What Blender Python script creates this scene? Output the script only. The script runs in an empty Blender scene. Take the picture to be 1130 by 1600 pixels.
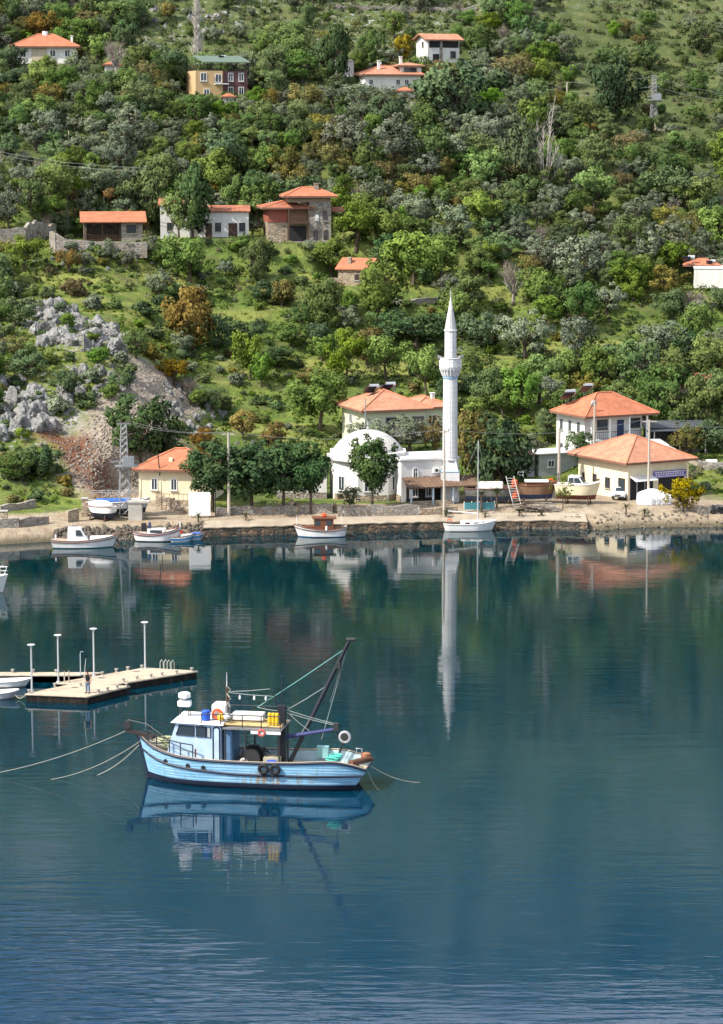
import bpy, bmesh, math, random
import numpy as np
from mathutils import Vector, Matrix

# ------------------------------------------------------------------ camera
SC = bpy.context.scene
COL = SC.collection
FPX = 4200.0                    # focal length in pixels of the 1130 x 1600 photograph
CAMZ = 44.0
PITCH = math.atan(600.0/FPX)    # horizon at pixel row 200
cam_d = bpy.data.cameras.new('camera'); cam = bpy.data.objects.new('camera', cam_d); COL.objects.link(cam)
cam_d.sensor_fit = 'VERTICAL'; cam_d.sensor_height = 36.0; cam_d.lens = FPX/1600.0*36.0
cam_d.clip_start = 1.0; cam_d.clip_end = 6000.0
cam.location = (0, 0, CAMZ); cam.rotation_euler = (math.pi/2-PITCH, 0, 0)
SC.camera = cam
# ------------------------------------------------------------------ world and sun
SUN_EL = math.radians(46); SUN_AZ = math.radians(-118)      # azimuth clockwise from +Y: from the left, a little behind the camera
SUN_DIR = Vector((math.sin(SUN_AZ)*math.cos(SUN_EL), math.cos(SUN_AZ)*math.cos(SUN_EL), math.sin(SUN_EL)))
W = bpy.data.worlds.new('World'); SC.world = W; W.use_nodes = True
nt = W.node_tree; nt.nodes.clear()
sky = nt.nodes.new('ShaderNodeTexSky'); sky.sky_type = 'NISHITA'; sky.sun_disc = False
sky.sun_elevation = SUN_EL; sky.sun_rotation = SUN_AZ; sky.altitude = 50; sky.air_density = 1.0; sky.dust_density = 2.6; sky.ozone_density = 1.5
bg = nt.nodes.new('ShaderNodeBackground'); bg.inputs[1].default_value = 0.15
ow = nt.nodes.new('ShaderNodeOutputWorld')
# scattered fair-weather clouds all over the sky
tc = nt.nodes.new('ShaderNodeTexCoord'); mp = nt.nodes.new('ShaderNodeMapping'); mp.inputs['Scale'].default_value = (1, 1, 2.2); cn = nt.nodes.new('ShaderNodeTexNoise'); cn.inputs['Scale'].default_value = 2.6; cn.inputs['Detail'].default_value = 6; cn.inputs['Roughness'].default_value = 0.55
cr = nt.nodes.new('ShaderNodeMapRange'); cr.inputs[1].default_value = 0.45; cr.inputs[2].default_value = 0.62; cr.inputs[4].default_value = 0.85; cx_ = nt.nodes.new('ShaderNodeMix'); cx_.data_type = 'RGBA'; cx_.inputs[7].default_value = (9.6, 9.8, 10.3, 1)
nt.links.new(tc.outputs['Generated'], mp.inputs[0]); nt.links.new(mp.outputs[0], cn.inputs['Vector']); nt.links.new(cn.outputs['Fac'], cr.inputs[0]); nt.links.new(cr.outputs[0], cx_.inputs[0]); nt.links.new(sky.outputs[0], cx_.inputs[6])
nt.links.new(cx_.outputs[2], bg.inputs[0]); nt.links.new(bg.outputs[0], ow.inputs[0])
sun_d = bpy.data.lights.new('sun', 'SUN'); sun_d.energy = 5.0; sun_d.angle = math.radians(0.53); sun_d.color = (1.0, 0.945, 0.85)
sun = bpy.data.objects.new('sun', sun_d); COL.objects.link(sun); sun.location = (-200, -50, 300)
sun.rotation_euler = (-SUN_DIR).to_track_quat('-Z', 'Y').to_euler()
SC.view_settings.view_transform = 'Standard'; SC.view_settings.look = 'None'
SC.view_settings.gamma = 1.0; SC.view_settings.exposure = 0.5; SC.view_settings.use_curve_mapping = False
SC.render.engine = 'CYCLES'
SC.cycles.max_bounces = 6; SC.cycles.diffuse_bounces = 2; SC.cycles.glossy_bounces = 3; SC.cycles.transmission_bounces = 3
SC.cycles.transparent_max_bounces = 4; SC.cycles.caustics_reflective = False; SC.cycles.caustics_refractive = False
SC.cycles.use_denoising = True
rng = np.random.default_rng(7); random.seed(7)
PI = math.pi; R = math.radians

# ------------------------------------------------------------------ numeric helpers
def _hash(ix, iy, seed):
    n = (ix.astype(np.int64)*374761393 + iy.astype(np.int64)*668265263 + seed*1442695041) & 0xffffffff
    n = ((n ^ (n >> 13))*1274126177) & 0xffffffff
    n = n ^ (n >> 16)
    return (n & 0xffffff)/float(0xffffff)
def vnoise(x, y, seed=0):
    x = np.asarray(x, float); y = np.asarray(y, float)
    ix = np.floor(x); iy = np.floor(y); fx = x-ix; fy = y-iy
    fx = fx*fx*(3-2*fx); fy = fy*fy*(3-2*fy)
    a = _hash(ix, iy, seed); b = _hash(ix+1, iy, seed); c = _hash(ix, iy+1, seed); d = _hash(ix+1, iy+1, seed)
    return (a*(1-fx)+b*fx)*(1-fy)+(c*(1-fx)+d*fx)*fy
def fbm(x, y, seed=0, oct=4):
    s = 0; a = 1.0; t = 0
    for k in range(oct):
        s = s+a*(vnoise(x*2**k, y*2**k, seed+k*17)-0.5); t += a; a *= 0.5
    return s/t*2
def sstep(a, b, x):
    t = np.clip((np.asarray(x, float)-a)/(b-a), 0, 1); return t*t*(3-2*t)

def ray(u, v):
    xr = (u-565.0)/FPX; yr = (800.0-v)/FPX
    c, s = math.cos(PITCH), math.sin(PITCH)
    return np.array([xr, c+yr*s, -s+yr*c])
def at_z(u, v, z=0.0):                 # point on a level plane seen at a pixel
    d = ray(u, v); t = (z-CAMZ)/d[2]
    return Vector((d[0]*t, d[1]*t, z))
def at_y(u, v, y):                     # point at a given distance seen at a pixel
    d = ray(u, v); t = y/d[1]
    return Vector((d[0]*t, y, CAMZ+d[2]*t))
def EL(v, y): return at_y(565, v, y).z
def proj(p):
    x, y, z = p[0], p[1], p[2]-CAMZ
    c, s = math.cos(PITCH), math.sin(PITCH)
    dep = y*c-z*s; up = y*s+z*c
    return 565+FPX*x/dep, 800-FPX*up/dep, dep

# ------------------------------------------------------------------ mesh builder
class MB:
    def __init__(s): s.v = []; s.f = []
    def add(s, vs, fs):
        o = len(s.v); s.v += [tuple(p) for p in vs]; s.f += [tuple(i+o for i in f) for f in fs]; return s
    def box(s, x0, x1, y0, y1, z0, z1, m=None):
        vs = [Vector(p) for p in ((x0,y0,z0),(x1,y0,z0),(x1,y1,z0),(x0,y1,z0),(x0,y0,z1),(x1,y0,z1),(x1,y1,z1),(x0,y1,z1))]
        if m: vs = [m @ p for p in vs]
        return s.add(vs, [(0,3,2,1),(4,5,6,7),(0,1,5,4),(1,2,6,5),(2,3,7,6),(3,0,4,7)])
    def cyl(s, p0, p1, r0, r1=None, n=8, cap=True):
        r1 = r0 if r1 is None else r1
        p0 = Vector(p0); p1 = Vector(p1); d = (p1-p0)
        if d.length < 1e-6: return s
        q = d.to_track_quat('Z', 'Y'); vs = []
        for p, r in ((p0, r0), (p1, r1)):
            for i in range(n):
                a = 2*PI*i/n; vs.append(p+q @ Vector((math.cos(a)*r, math.sin(a)*r, 0)))
        fs = [(i, (i+1) % n, n+(i+1) % n, n+i) for i in range(n)]
        if cap: fs += [tuple(range(n-1, -1, -1)), tuple(range(n, 2*n))]
        return s.add(vs, fs)
    def tube(s, pts, r, n=6, cap=True):
        pts = [Vector(p) for p in pts]; vs = []; fs = []; m = len(pts)
        rr = r if isinstance(r, (list, tuple)) else [r]*m
        for k, p in enumerate(pts):
            d = (pts[min(k+1, m-1)]-pts[max(k-1, 0)]).normalized()
            ref = Vector((0, 0, 1)) if abs(d.z) < 0.9 else Vector((1, 0, 0))
            a = d.cross(ref).normalized(); b = a.cross(d).normalized()
            for i in range(n):
                t = 2*PI*i/n; vs.append(p+(a*math.cos(t)+b*math.sin(t))*rr[k])
        for k in range(m-1):
            for i in range(n):
                fs.append((k*n+i, k*n+(i+1) % n, (k+1)*n+(i+1) % n, (k+1)*n+i))
        if cap: fs += [tuple(range(n-1, -1, -1)), tuple(range((m-1)*n, m*n))]
        return s.add(vs, fs)
    def lathe(s, prof, n=24, cx=0, cy=0, cap=True):
        vs = []; fs = []; m = len(prof)
        for (r, z) in prof:
            for i in range(n):
                a = 2*PI*(i+0.5)/n; vs.append((cx+r*math.cos(a), cy+r*math.sin(a), z))
        for k in range(m-1):
            for i in range(n):
                fs.append((k*n+i, k*n+(i+1) % n, (k+1)*n+(i+1) % n, (k+1)*n+i))
        if cap: fs += [tuple(range(n-1, -1, -1)), tuple(range((m-1)*n, m*n))]
        return s.add(vs, fs)
    def torus(s, c, Rm, r, axis='Y', n=20, k=8):
        vs = []; fs = []
        for i in range(n):
            a = 2*PI*i/n
            for j in range(k):
                b = 2*PI*j/k; q = Rm+r*math.cos(b); h = r*math.sin(b)
                p = {'Y': (q*math.cos(a), h, q*math.sin(a)), 'Z': (q*math.cos(a), q*math.sin(a), h), 'X': (h, q*math.cos(a), q*math.sin(a))}[axis]
                vs.append((c[0]+p[0], c[1]+p[1], c[2]+p[2]))
        for i in range(n):
            for j in range(k):
                fs.append((i*k+j, ((i+1) % n)*k+j, ((i+1) % n)*k+(j+1) % k, i*k+(j+1) % k))
        return s.add(vs, fs)
    def prism(s, poly, z0, z1):
        n = len(poly); vs = [(p[0], p[1], z0) for p in poly]+[(p[0], p[1], z1) for p in poly]
        return s.add(vs, [tuple(range(n-1, -1, -1)), tuple(range(n, 2*n))]+[(i, (i+1) % n, n+(i+1) % n, n+i) for i in range(n)])
    def build(s, name, m, parent=None, smooth=False, bevel=0):
        me = bpy.data.meshes.new(name); me.from_pydata([tuple(p) for p in s.v], [], s.f); me.update()
        o = bpy.data.objects.new(name, me); COL.objects.link(o)
        if m is not None: me.materials.append(m)
        if parent is not None: o.parent = parent
        if smooth: me.polygons.foreach_set('use_smooth', [True]*len(me.polygons))
        if bevel:
            b = o.modifiers.new('bevel', 'BEVEL'); b.width = bevel; b.segments = 2; b.limit_method = 'ANGLE'
        return o
def tag(o, label=None, cat=None, group=None, kind=None):
    if label: o['label'] = label
    if cat: o['category'] = cat
    if group: o['group'] = group
    if kind: o['kind'] = kind
    return o
def thing(name, loc, label, cat, rz=0.0, group=None):
    o = bpy.data.objects.new(name, None); COL.objects.link(o); o.location = loc; o.rotation_euler = (0, 0, rz)
    o.empty_display_size = 0.3
    return tag(o, label, cat, group)
def copy_tree(o, parent=None):
    c = o.copy(); COL.objects.link(c); c.parent = parent
    for ch in o.children: copy_tree(ch, c)
    return c
def np_mesh(name, v, f):
    me = bpy.data.meshes.new(name)
    v = np.asarray(v, np.float32); f = np.asarray(f, np.int32); k = f.shape[1]
    me.vertices.add(len(v)); me.vertices.foreach_set('co', v.ravel())
    me.loops.add(f.size); me.loops.foreach_set('vertex_index', f.ravel())
    me.polygons.add(len(f)); me.polygons.foreach_set('loop_start', np.arange(0, f.size, k, dtype=np.int32))
    me.update(calc_edges=True); me.validate(); return me
def fattr(me, name, arr):
    a = me.attributes.new(name, 'FLOAT', 'FACE'); a.data.foreach_set('value', np.asarray(arr, np.float32))
def nattr(me, arr):
    a = me.attributes.new('nrm', 'FLOAT_VECTOR', 'FACE'); arr = np.asarray(arr, np.float32); arr = arr/np.maximum(np.linalg.norm(arr, axis=1, keepdims=True), 1e-6); a.data.foreach_set('vector', arr.ravel())
def vattr(me, name, arr):
    a = me.attributes.new(name, 'FLOAT', 'POINT'); a.data.foreach_set('value', np.asarray(arr, np.float32).ravel())

# ------------------------------------------------------------------ materials
class NT:
    def __init__(s, name):
        s.m = bpy.data.materials.new(name); s.m.use_nodes = True; s.t = s.m.node_tree; s.t.nodes.clear()
        s.out = s.t.nodes.new('ShaderNodeOutputMaterial')
    def n(s, typ, **kw):
        x = s.t.nodes.new(typ)
        for k, v in kw.items(): setattr(x, k, v)
        return x
    def set(s, sock, v):
        if isinstance(v, bpy.types.NodeSocket): s.t.links.new(v, sock)
        else: sock.default_value = v
    def coord(s, kind='Object', scale=(1, 1, 1)):
        c = s.n('ShaderNodeTexCoord'); mp = s.n('ShaderNodeMapping'); mp.inputs['Scale'].default_value = scale
        s.t.links.new(c.outputs[kind], mp.inputs['Vector']); return mp.outputs[0]
    def geo(s, scale=(1, 1, 1)):
        c = s.n('ShaderNodeNewGeometry'); mp = s.n('ShaderNodeMapping'); mp.inputs['Scale'].default_value = scale
        s.t.links.new(c.outputs['Position'], mp.inputs['Vector']); return mp.outputs[0]
    def noise(s, vec, scale, detail=3, rough=0.55, dist=0.0):
        x = s.n('ShaderNodeTexNoise'); s.set(x.inputs['Vector'], vec); x.inputs['Scale'].default_value = scale
        x.inputs['Detail'].default_value = detail; x.inputs['Roughness'].default_value = rough; x.inputs['Distortion'].default_value = dist
        return x.outputs['Fac']
    def ramp(s, fac, stops):
        x = s.n('ShaderNodeValToRGB'); e = x.color_ramp.elements
        while len(e) < len(stops): e.new(0.5)
        for i, (p, c) in enumerate(stops):
            e[i].position = p; e[i].color = (*c, 1) if len(c) == 3 else c
        s.set(x.inputs[0], fac); return x.outputs[0]
    def map(s, fac, a, b, c=0.0, d=1.0):
        x = s.n('ShaderNodeMapRange'); x.clamp = True
        for i, v in enumerate((fac, a, b, c, d)): s.set(x.inputs[i], v)
        return x.outputs[0]
    def mix(s, fac, a, b, mode='MIX'):
        x = s.n('ShaderNodeMix', data_type='RGBA', blend_type=mode)
        cc = lambda q: (*q, 1) if isinstance(q, tuple) and len(q) == 3 else q
        s.set(x.inputs[0], fac); s.set(x.inputs[6], cc(a)); s.set(x.inputs[7], cc(b)); return x.outputs[2]
    def math(s, op, a, b=0.0):
        x = s.n('ShaderNodeMath', operation=op); s.set(x.inputs[0], a); s.set(x.inputs[1], b); return x.outputs[0]
    def attr(s, name):
        x = s.n('ShaderNodeAttribute'); x.attribute_name = name; return x.outputs['Fac']
    def bump(s, h, strength=0.5, dist=0.05):
        x = s.n('ShaderNodeBump'); s.set(x.inputs['Height'], h); x.inputs['Strength'].default_value = strength; x.inputs['Distance'].default_value = dist
        return x.outputs[0]
    def bsdf(s, col, rough=0.7, metal=0.0, normal=None, spec=0.4):
        b = s.n('ShaderNodeBsdfPrincipled')
        s.set(b.inputs['Base Color'], (*col, 1) if isinstance(col, tuple) and len(col) == 3 else col)
        s.set(b.inputs['Roughness'], rough); b.inputs['Metallic'].default_value = metal
        b.inputs['Specular IOR Level'].default_value = spec
        if normal is not None: s.set(b.inputs['Normal'], normal)
        s.t.links.new(b.outputs[0], s.out.inputs[0]); return b
def hsv(c, k): return tuple(max(0.0, min(1.0, x*k)) for x in c)
_M = {}
def mat(name, col, rough=0.7, var=0.18, scale=1.5, metal=0.0, dirt=None, dirt_amt=0.0, bump=0.0, bscale=12.0, spec=0.35, joints=0.0):
    if name in _M: return _M[name]
    t = NT(name); vec = t.coord('Object')
    n1 = t.noise(vec, scale, 4)
    c = t.mix(t.map(n1, 0.3, 0.7), hsv(col, 1-var), hsv(col, 1+var*0.5))
    if dirt:
        n2 = t.noise(t.coord('Object', (1, 1, 0.25)), scale*1.7, 5, 0.65)
        c = t.mix(t.map(n2, 0.5, 0.75, 0, dirt_amt), c, dirt)
    if joints:
        w = t.n('ShaderNodeTexWave', wave_type='BANDS', bands_direction='Z'); t.set(w.inputs['Vector'], vec); w.inputs['Scale'].default_value = joints
        c = t.mix(t.map(w.outputs['Fac'], 0.0, 0.10, 0.35, 0.0), c, hsv(col, 0.55))
    nm = t.bump(t.noise(vec, bscale, 3), 0.5, bump) if bump else None
    t.bsdf(c, rough, metal, nm, spec); _M[name] = t.m; return t.m
def m_roof(name, col, rows=3.2):
    if name in _M: return _M[name]
    t = NT(name); vec = t.coord('Object')
    w = t.n('ShaderNodeTexWave', wave_type='BANDS', bands_direction='Z', wave_profile='SAW'); t.set(w.inputs['Vector'], vec)
    w.inputs['Scale'].default_value = rows; w.inputs['Distortion'].default_value = 0.25; w.inputs['Detail'].default_value = 1
    wx = t.n('ShaderNodeTexWave', wave_type='BANDS', bands_direction='X'); t.set(wx.inputs['Vector'], vec); wx.inputs['Scale'].default_value = 1.3
    wy = t.n('ShaderNodeTexWave', wave_type='BANDS', bands_direction='Y'); t.set(wy.inputs['Vector'], vec); wy.inputs['Scale'].default_value = 1.3
    g = t.n('ShaderNodeNewGeometry')
    vor = t.n('ShaderNodeTexVoronoi'); t.set(vor.inputs['Vector'], t.coord('Object', (3.4, 3.4, 6))); vor.inputs['Scale'].default_value = 1.0
    n1 = t.noise(vec, 0.7, 4, 0.6)
    c = t.mix(t.map(n1, 0.3, 0.72), hsv(col, 0.66), hsv(col, 1.15))
    sep = t.n('ShaderNodeSeparateColor'); t.set(sep.inputs[0], vor.outputs['Color'])
    c = t.mix(t.map(sep.outputs[0], 0, 1, 0, 0.5), c, hsv(col, 0.5))
    c = t.mix(t.map(w.outputs['Fac'], 0.0, 0.22, 0.45, 0.0), c, hsv(col, 0.4))
    n2 = t.noise(vec, 2.2, 5, 0.7)
    c = t.mix(t.map(n2, 0.52, 0.72, 0, 0.6), c, (0.20, 0.15, 0.10))
    h = t.math('ADD', w.outputs['Fac'], t.math('MULTIPLY', t.math('ADD', wx.outputs['Fac'], wy.outputs['Fac']), 0.5))
    t.bsdf(c, 0.8, 0, t.bump(h, 0.6, 0.05), 0.2); _M[name] = t.m; return t.m
def m_stone(name, col, sc=2.4, mortar=(0.42, 0.39, 0.34)):
    if name in _M: return _M[name]
    t = NT(name); vec = t.coord('Object', (1, 1, 1.5))
    vo = t.n('ShaderNodeTexVoronoi', feature='DISTANCE_TO_EDGE'); t.set(vo.inputs['Vector'], vec); vo.inputs['Scale'].default_value = sc
    vc = t.n('ShaderNodeTexVoronoi'); t.set(vc.inputs['Vector'], vec); vc.inputs['Scale'].default_value = sc
    sep = t.n('ShaderNodeSeparateColor'); t.set(sep.inputs[0], vc.outputs['Color'])
    c = t.mix(sep.outputs[0], hsv(col, 0.6), hsv(col, 1.25))
    c = t.mix(t.map(sep.outputs[1], 0.6, 1.0, 0, 0.5), c, (0.35, 0.22, 0.13))
    c = t.mix(t.map(vo.outputs['Distance'], 0.0, 0.07, 0.8, 0), c, hsv(mortar, 0.6))
    t.bsdf(c, 0.9, 0, t.bump(t.map(vo.outputs['Distance'], 0, 0.15), 0.8, 0.08), 0.2); _M[name] = t.m; return t.m
def m_glass(name='window_glass', col=(0.03, 0.045, 0.06)):
    if name in _M: return _M[name]
    t = NT(name); t.bsdf(col, 0.08, 0, None, 0.6); _M[name] = t.m; return t.m
def leaf_normal(t, d):
    """leaves shade mostly with the outward direction of their clump, so a crown reads as soft masses"""
    a = t.n('ShaderNodeAttribute'); a.attribute_name = 'nrm'; vt = t.n('ShaderNodeVectorTransform', vector_type='NORMAL', convert_from='OBJECT', convert_to='WORLD'); t.set(vt.inputs[0], a.outputs['Vector'])
    g = t.n('ShaderNodeNewGeometry'); mx = t.n('ShaderNodeMix', data_type='VECTOR'); mx.inputs[0].default_value = 0.68
    t.set(mx.inputs[4], g.outputs['Normal']); t.set(mx.inputs[5], vt.outputs[0]); nz = t.n('ShaderNodeVectorMath', operation='NORMALIZE'); t.set(nz.inputs[0], mx.outputs[1]); t.set(d.inputs['Normal'], nz.outputs[0])
def m_leaf(name, col, col2, transl=0.35, var=0.28, hue=(0.475, 0.52)):
    if name in _M: return _M[name]
    t = NT(name)
    cv = t.attr('cv'); oi = t.n('ShaderNodeObjectInfo')
    c = t.mix(cv, col, col2)
    hs = t.n('ShaderNodeHueSaturation'); t.set(hs.inputs['Color'], c)
    t.set(hs.inputs['Hue'], t.map(oi.outputs['Random'], 0, 1, hue[0], hue[1]))
    rnd2 = t.math('FRACT', t.math('MULTIPLY', oi.outputs['Random'], 7.31))
    t.set(hs.inputs['Value'], t.map(rnd2, 0, 1, 1-var, 1+var))
    rnd3 = t.math('FRACT', t.math('MULTIPLY', oi.outputs['Random'], 13.7))
    t.set(hs.inputs['Saturation'], t.map(rnd3, 0, 1, 0.8, 1.1))
    d = t.n('ShaderNodeBsdfDiffuse'); tr = t.n('ShaderNodeBsdfTranslucent'); mx = t.n('ShaderNodeMixShader'); mx.inputs[0].default_value = transl
    leaf_normal(t, d)
    t.set(d.inputs[0], hs.outputs[0]); t.set(tr.inputs[0], hs.outputs[0])
    t.t.links.new(d.outputs[0], mx.inputs[1]); t.t.links.new(tr.outputs[0], mx.inputs[2]); t.t.links.new(mx.outputs[0], t.out.inputs[0])
    _M[name] = t.m; return t.m
# ------------------------------------------------------------------ terrain
def interp_smooth(x, xs, ys):
    xs = np.array(xs, float); ys = np.array(ys, float); h = np.diff(xs); dl = np.diff(ys)/h
    m = np.zeros(len(xs)); m[0] = dl[0]; m[-1] = dl[-1]
    for i in range(1, len(xs)-1):
        m[i] = 0 if dl[i-1]*dl[i] <= 0 else 2*dl[i-1]*dl[i]/(dl[i-1]+dl[i])
    x = np.clip(x, xs[0], xs[-1]); k = np.clip(np.searchsorted(xs, x)-1, 0, len(xs)-2)
    t = (x-xs[k])/h[k]; t2 = t*t; t3 = t2*t
    return (2*t3-3*t2+1)*ys[k]+(t3-2*t2+t)*h[k]*m[k]+(-2*t3+3*t2)*ys[k+1]+(t3-t2)*h[k]*m[k+1]
# the waterline traced along the shore: pixel -> world
SH = [at_z(u, v, 0.0) for u, v in ((-400, 866), (-150, 856), (0, 851), (80, 846), (190, 843), (320, 838), (460, 834), (580, 831), (700, 827.5), (860, 825), (940, 828), (1010, 824), (1130, 823), (1400, 818))]
SHX = np.array([p.x for p in SH]); SHY = np.array([p.y for p in SH])
def shore(x): return np.interp(x, SHX, SHY)
PADS = []        # levelled building plots: (x, y, radius, height)
def base_height(x, y):
    x = np.asarray(x, float); y = np.asarray(y, float)
    d = y-shore(x)                                     # metres inland
    e = interp_smooth(d, [-60, -6, -1.5, 0, 1.2, 3.0, 9, 14, 36, 66, 91, 116, 156, 191, 226, 400, 640, 800, 1000, 1400],
                      [-9, -1.6, -0.5, 0.0, 0.7, 1.25, 1.5, 1.9, 5.4, 11.0, 18.0, 28.0, 45.0, 57.0, 70.0, 150, 268, 285, 240, 120])
    ew = np.clip((d-30)/60, 0, 1)
    e = e+ew*(fbm(x/60, y/60, 3, 3)*4.0+fbm(x/17, y/17, 9, 3)*0.9)
    # rocky spur on the left
    sp = sstep(-15, -31, x+0.10*(y-320))
    rk = interp_smooth(d, [6, 14, 24, 36, 48, 62, 80, 110, 140], [0, 1.0, 3.4, 6.6, 8.2, 7.6, 5.0, 1.2, 0])
    e = e+sp*rk*(0.9+0.25*fbm(x/14, y/14, 21, 3))
    e = e+sp*sstep(12, 25, d)*sstep(70, 45, d)*fbm(x/5, y/5, 33, 4)*1.2
    # terraces
    tw = sstep(28, 45, d)*sstep(160, 110, d)*(1-0.85*sp)
    st = 2.1; k = e/st+0.25*fbm(x/40, y/40, 51, 2); fr = k-np.floor(k)
    te = (np.floor(k)+sstep(0.55, 0.95, fr))*st-0.25*st*fbm(x/40, y/40, 51, 2)
    e = e+tw*0.75*(te-e)
    tw2 = sstep(170, 200, d)*sstep(420, 330, d)*0.45
    st = 1.5; k = e/st+0.6*fbm(x/30, y/30, 52, 2); fr = k-np.floor(k)
    te = (np.floor(k)+sstep(0.5, 0.95, fr))*st-0.6*st*fbm(x/30, y/30, 52, 2)
    e = e+tw2*(te-e)
    e = e+sstep(16, 60, d)*fbm(x/2.6, y/2.6, 71, 3)*0.22
    return e
def height(x, y):
    e = base_height(x, y)
    for (px, py, pr, pe) in PADS:
        r = np.hypot(np.asarray(x)-px, np.asarray(y)-py)
        e = e+(pe-e)*sstep(pr*1.35, pr, r)*sstep(2.5, 6.0, np.asarray(y)-shore(x))
    return e
_T = np.arange(260, 1000, 0.4)
def at_ground(u, v, fn=None):
    d = ray(u, v); ts = _T/d[1]; xs = d[0]*ts; zs = CAMZ+d[2]*ts
    hh = (fn or height)(xs, _T); k = np.argmax(hh >= zs)
    if hh[k] < zs[k]: k = len(_T)-1
    y = _T[k]
    if k > 0:
        a = zs[k-1]-hh[k-1]; b = zs[k]-hh[k]; y = _T[k-1]+(_T[k]-_T[k-1])*a/(a-b+1e-9)
    t = y/d[1]
    return Vector((d[0]*t, y, CAMZ+d[2]*t))
def gz(x, y): return float(height(np.array([x]), np.array([y]))[0])
def pad(u, v, r, dy=0.0):
    p = at_ground(u, v, base_height); PADS.append((p.x, p.y+dy, r, p.z)); return p
# building plots, front foot of each building as seen in the photograph
PL = {}
for key, u, v, r, dy in (('house_ul', 70, 100, 9, 4), ('green_roof', 347, 148, 7, 4), ('house_ur', 693, 98, 5.5, 3), ('house_um', 614, 141, 7, 4), ('hut', 538, 120, 3, 1),
                         ('tower', 470, 378, 8, 4), ('long', 320, 371, 9, 4), ('pavilion', 165, 377, 9, 4), ('ruin', 552, 446, 4.5, 3), ('right_mid', 1110, 450, 6, 3),
                         ('green_house', 618, 694, 8, 4), ('white_house', 958, 712, 10, 5), ('cream_left', 262, 782, 7, 4), ('shed', 1085, 612, 3, 1.5)):
    PL[key] = pad(u, v, r, dy)
PADS.append((26.5, 307, 11, 1.75))      # the yard in front of the cream workshop
PADS.append((3.5, 306, 12, 1.75))       # the mosque's plot

def seg_dist(x, y, pts):
    best = np.full(np.shape(x), 1e9)
    for a, b in zip(pts[:-1], pts[1:]):
        ax, ay, bx, by = a[0], a[1], b[0], b[1]; L = (bx-ax)**2+(by-ay)**2
        t = np.clip(((x-ax)*(bx-ax)+(y-ay)*(by-ay))/L, 0, 1)
        best = np.minimum(best, np.hypot(x-(ax+t*(bx-ax)), y-(ay+t*(by-ay))))
    return best
gx = np.unique(np.concatenate([np.linspace(-900, -95, 30), np.arange(-95, 95.01, 0.62), np.linspace(95, 900, 30)]))
gy = np.unique(np.concatenate([np.linspace(235, 276, 8), np.arange(276, 345, 0.45), np.arange(345, 545, 0.75), np.linspace(545, 1500, 70)]))
GX, GY = np.meshgrid(gx, gy); GZ = height(GX, GY)
nx, ny = len(gx), len(gy)
idx = np.arange(nx*ny).reshape(ny, nx)
quads = np.stack([idx[:-1, :-1], idx[:-1, 1:], idx[1:, 1:], idx[1:, :-1]], -1).reshape(-1, 4)
me = np_mesh('hillside', np.stack([GX, GY, GZ], -1).reshape(-1, 3), quads)
D = GY-shore(GX)
GP = lambda u, v: (lambda p: (p.x, p.y))(at_ground(u, v))
def gz(x, y):                                       # quick lookup on the finished grid
    i = min(max(int(np.searchsorted(gx, x))-1, 0), nx-2); j = min(max(int(np.searchsorted(gy, y))-1, 0), ny-2)
    a = (x-gx[i])/(gx[i+1]-gx[i]); b = (y-gy[j])/(gy[j+1]-gy[j])
    return float((GZ[j, i]*(1-a)+GZ[j, i+1]*a)*(1-b)+(GZ[j+1, i]*(1-a)+GZ[j+1, i+1]*a)*b)
def height_grid(x, y):
    x = np.clip(np.asarray(x, float), gx[0], gx[-1]); y = np.clip(np.asarray(y, float), gy[0], gy[-1])
    i = np.clip(np.searchsorted(gx, x)-1, 0, nx-2); j = np.clip(np.searchsorted(gy, y)-1, 0, ny-2)
    a = (x-gx[i])/(gx[i+1]-gx[i]); b = (y-gy[j])/(gy[j+1]-gy[j])
    return (GZ[j, i]*(1-a)+GZ[j, i+1]*a)*(1-b)+(GZ[j+1, i]*(1-a)+GZ[j+1, i+1]*a)*b
height = height_grid
# what the ground is made of, zone by zone
scree_line = [GP(262, 602), GP(215, 645), GP(180, 690), GP(165, 740), GP(170, 775)]
red_line = [GP(60, 665), GP(95, 690), GP(130, 720), GP(160, 755), GP(178, 782)]
nzz = fbm(GX/4, GY/4, 81, 4); nzl = fbm(GX/22, GY/22, 82, 3)
scree = sstep(6.5, 3.2, seg_dist(GX, GY, scree_line)+2.2*nzz)
red = sstep(4.2, 0.8, seg_dist(GX, GY, red_line)+1.8*nzz)
dirt = sstep(10.5, 8.5, D+1.2*nzz)*sstep(-0.6, 0.0, D)
yard = sstep(13, 9, np.hypot((GX-25.5)*0.75, (GY-305.5)*1.3)+2.0*nzz)
track = sstep(2.6, 1.4, seg_dist(GX, GY, [GP(215, 812), GP(240, 800), GP(262, 797), GP(235, 786), GP(200, 776)])+0.8*nzz)
lane = sstep(2.0, 1.2, seg_dist(GX, GY, [GP(1085, 723), GP(1105, 727), GP(1160, 733), GP(1250, 740)])+0.4*nzz)
dirt = np.maximum.reduce([dirt, yard, track, lane])
lush = np.clip(sstep(150, 100, D+16*nzl)*0.9+0.15*nzl, 0, 1)
rocky = np.clip(sstep(175, 235, D+30*nzl)*0.45+sstep(0.15, 0.5, nzl)*sstep(110, 150, D)*0.5, 0, 1)
spm = sstep(-15, -31, GX+0.10*(GY-320))*sstep(16, 24, D)*sstep(64, 48, D)
rocky = np.maximum(rocky, spm*0.8)
crag = np.zeros_like(D)
for line_, r_ in (([(52, 505), (85, 500), (120, 525), (160, 540), (195, 552)], 4.2), ([(-15, 640), (30, 635), (85, 660)], 5.0)):
    crag = np.maximum(crag, sstep(r_, r_*0.5, seg_dist(GX, GY, [GP(*q_) for q_ in line_])+2.0*nzz))
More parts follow.
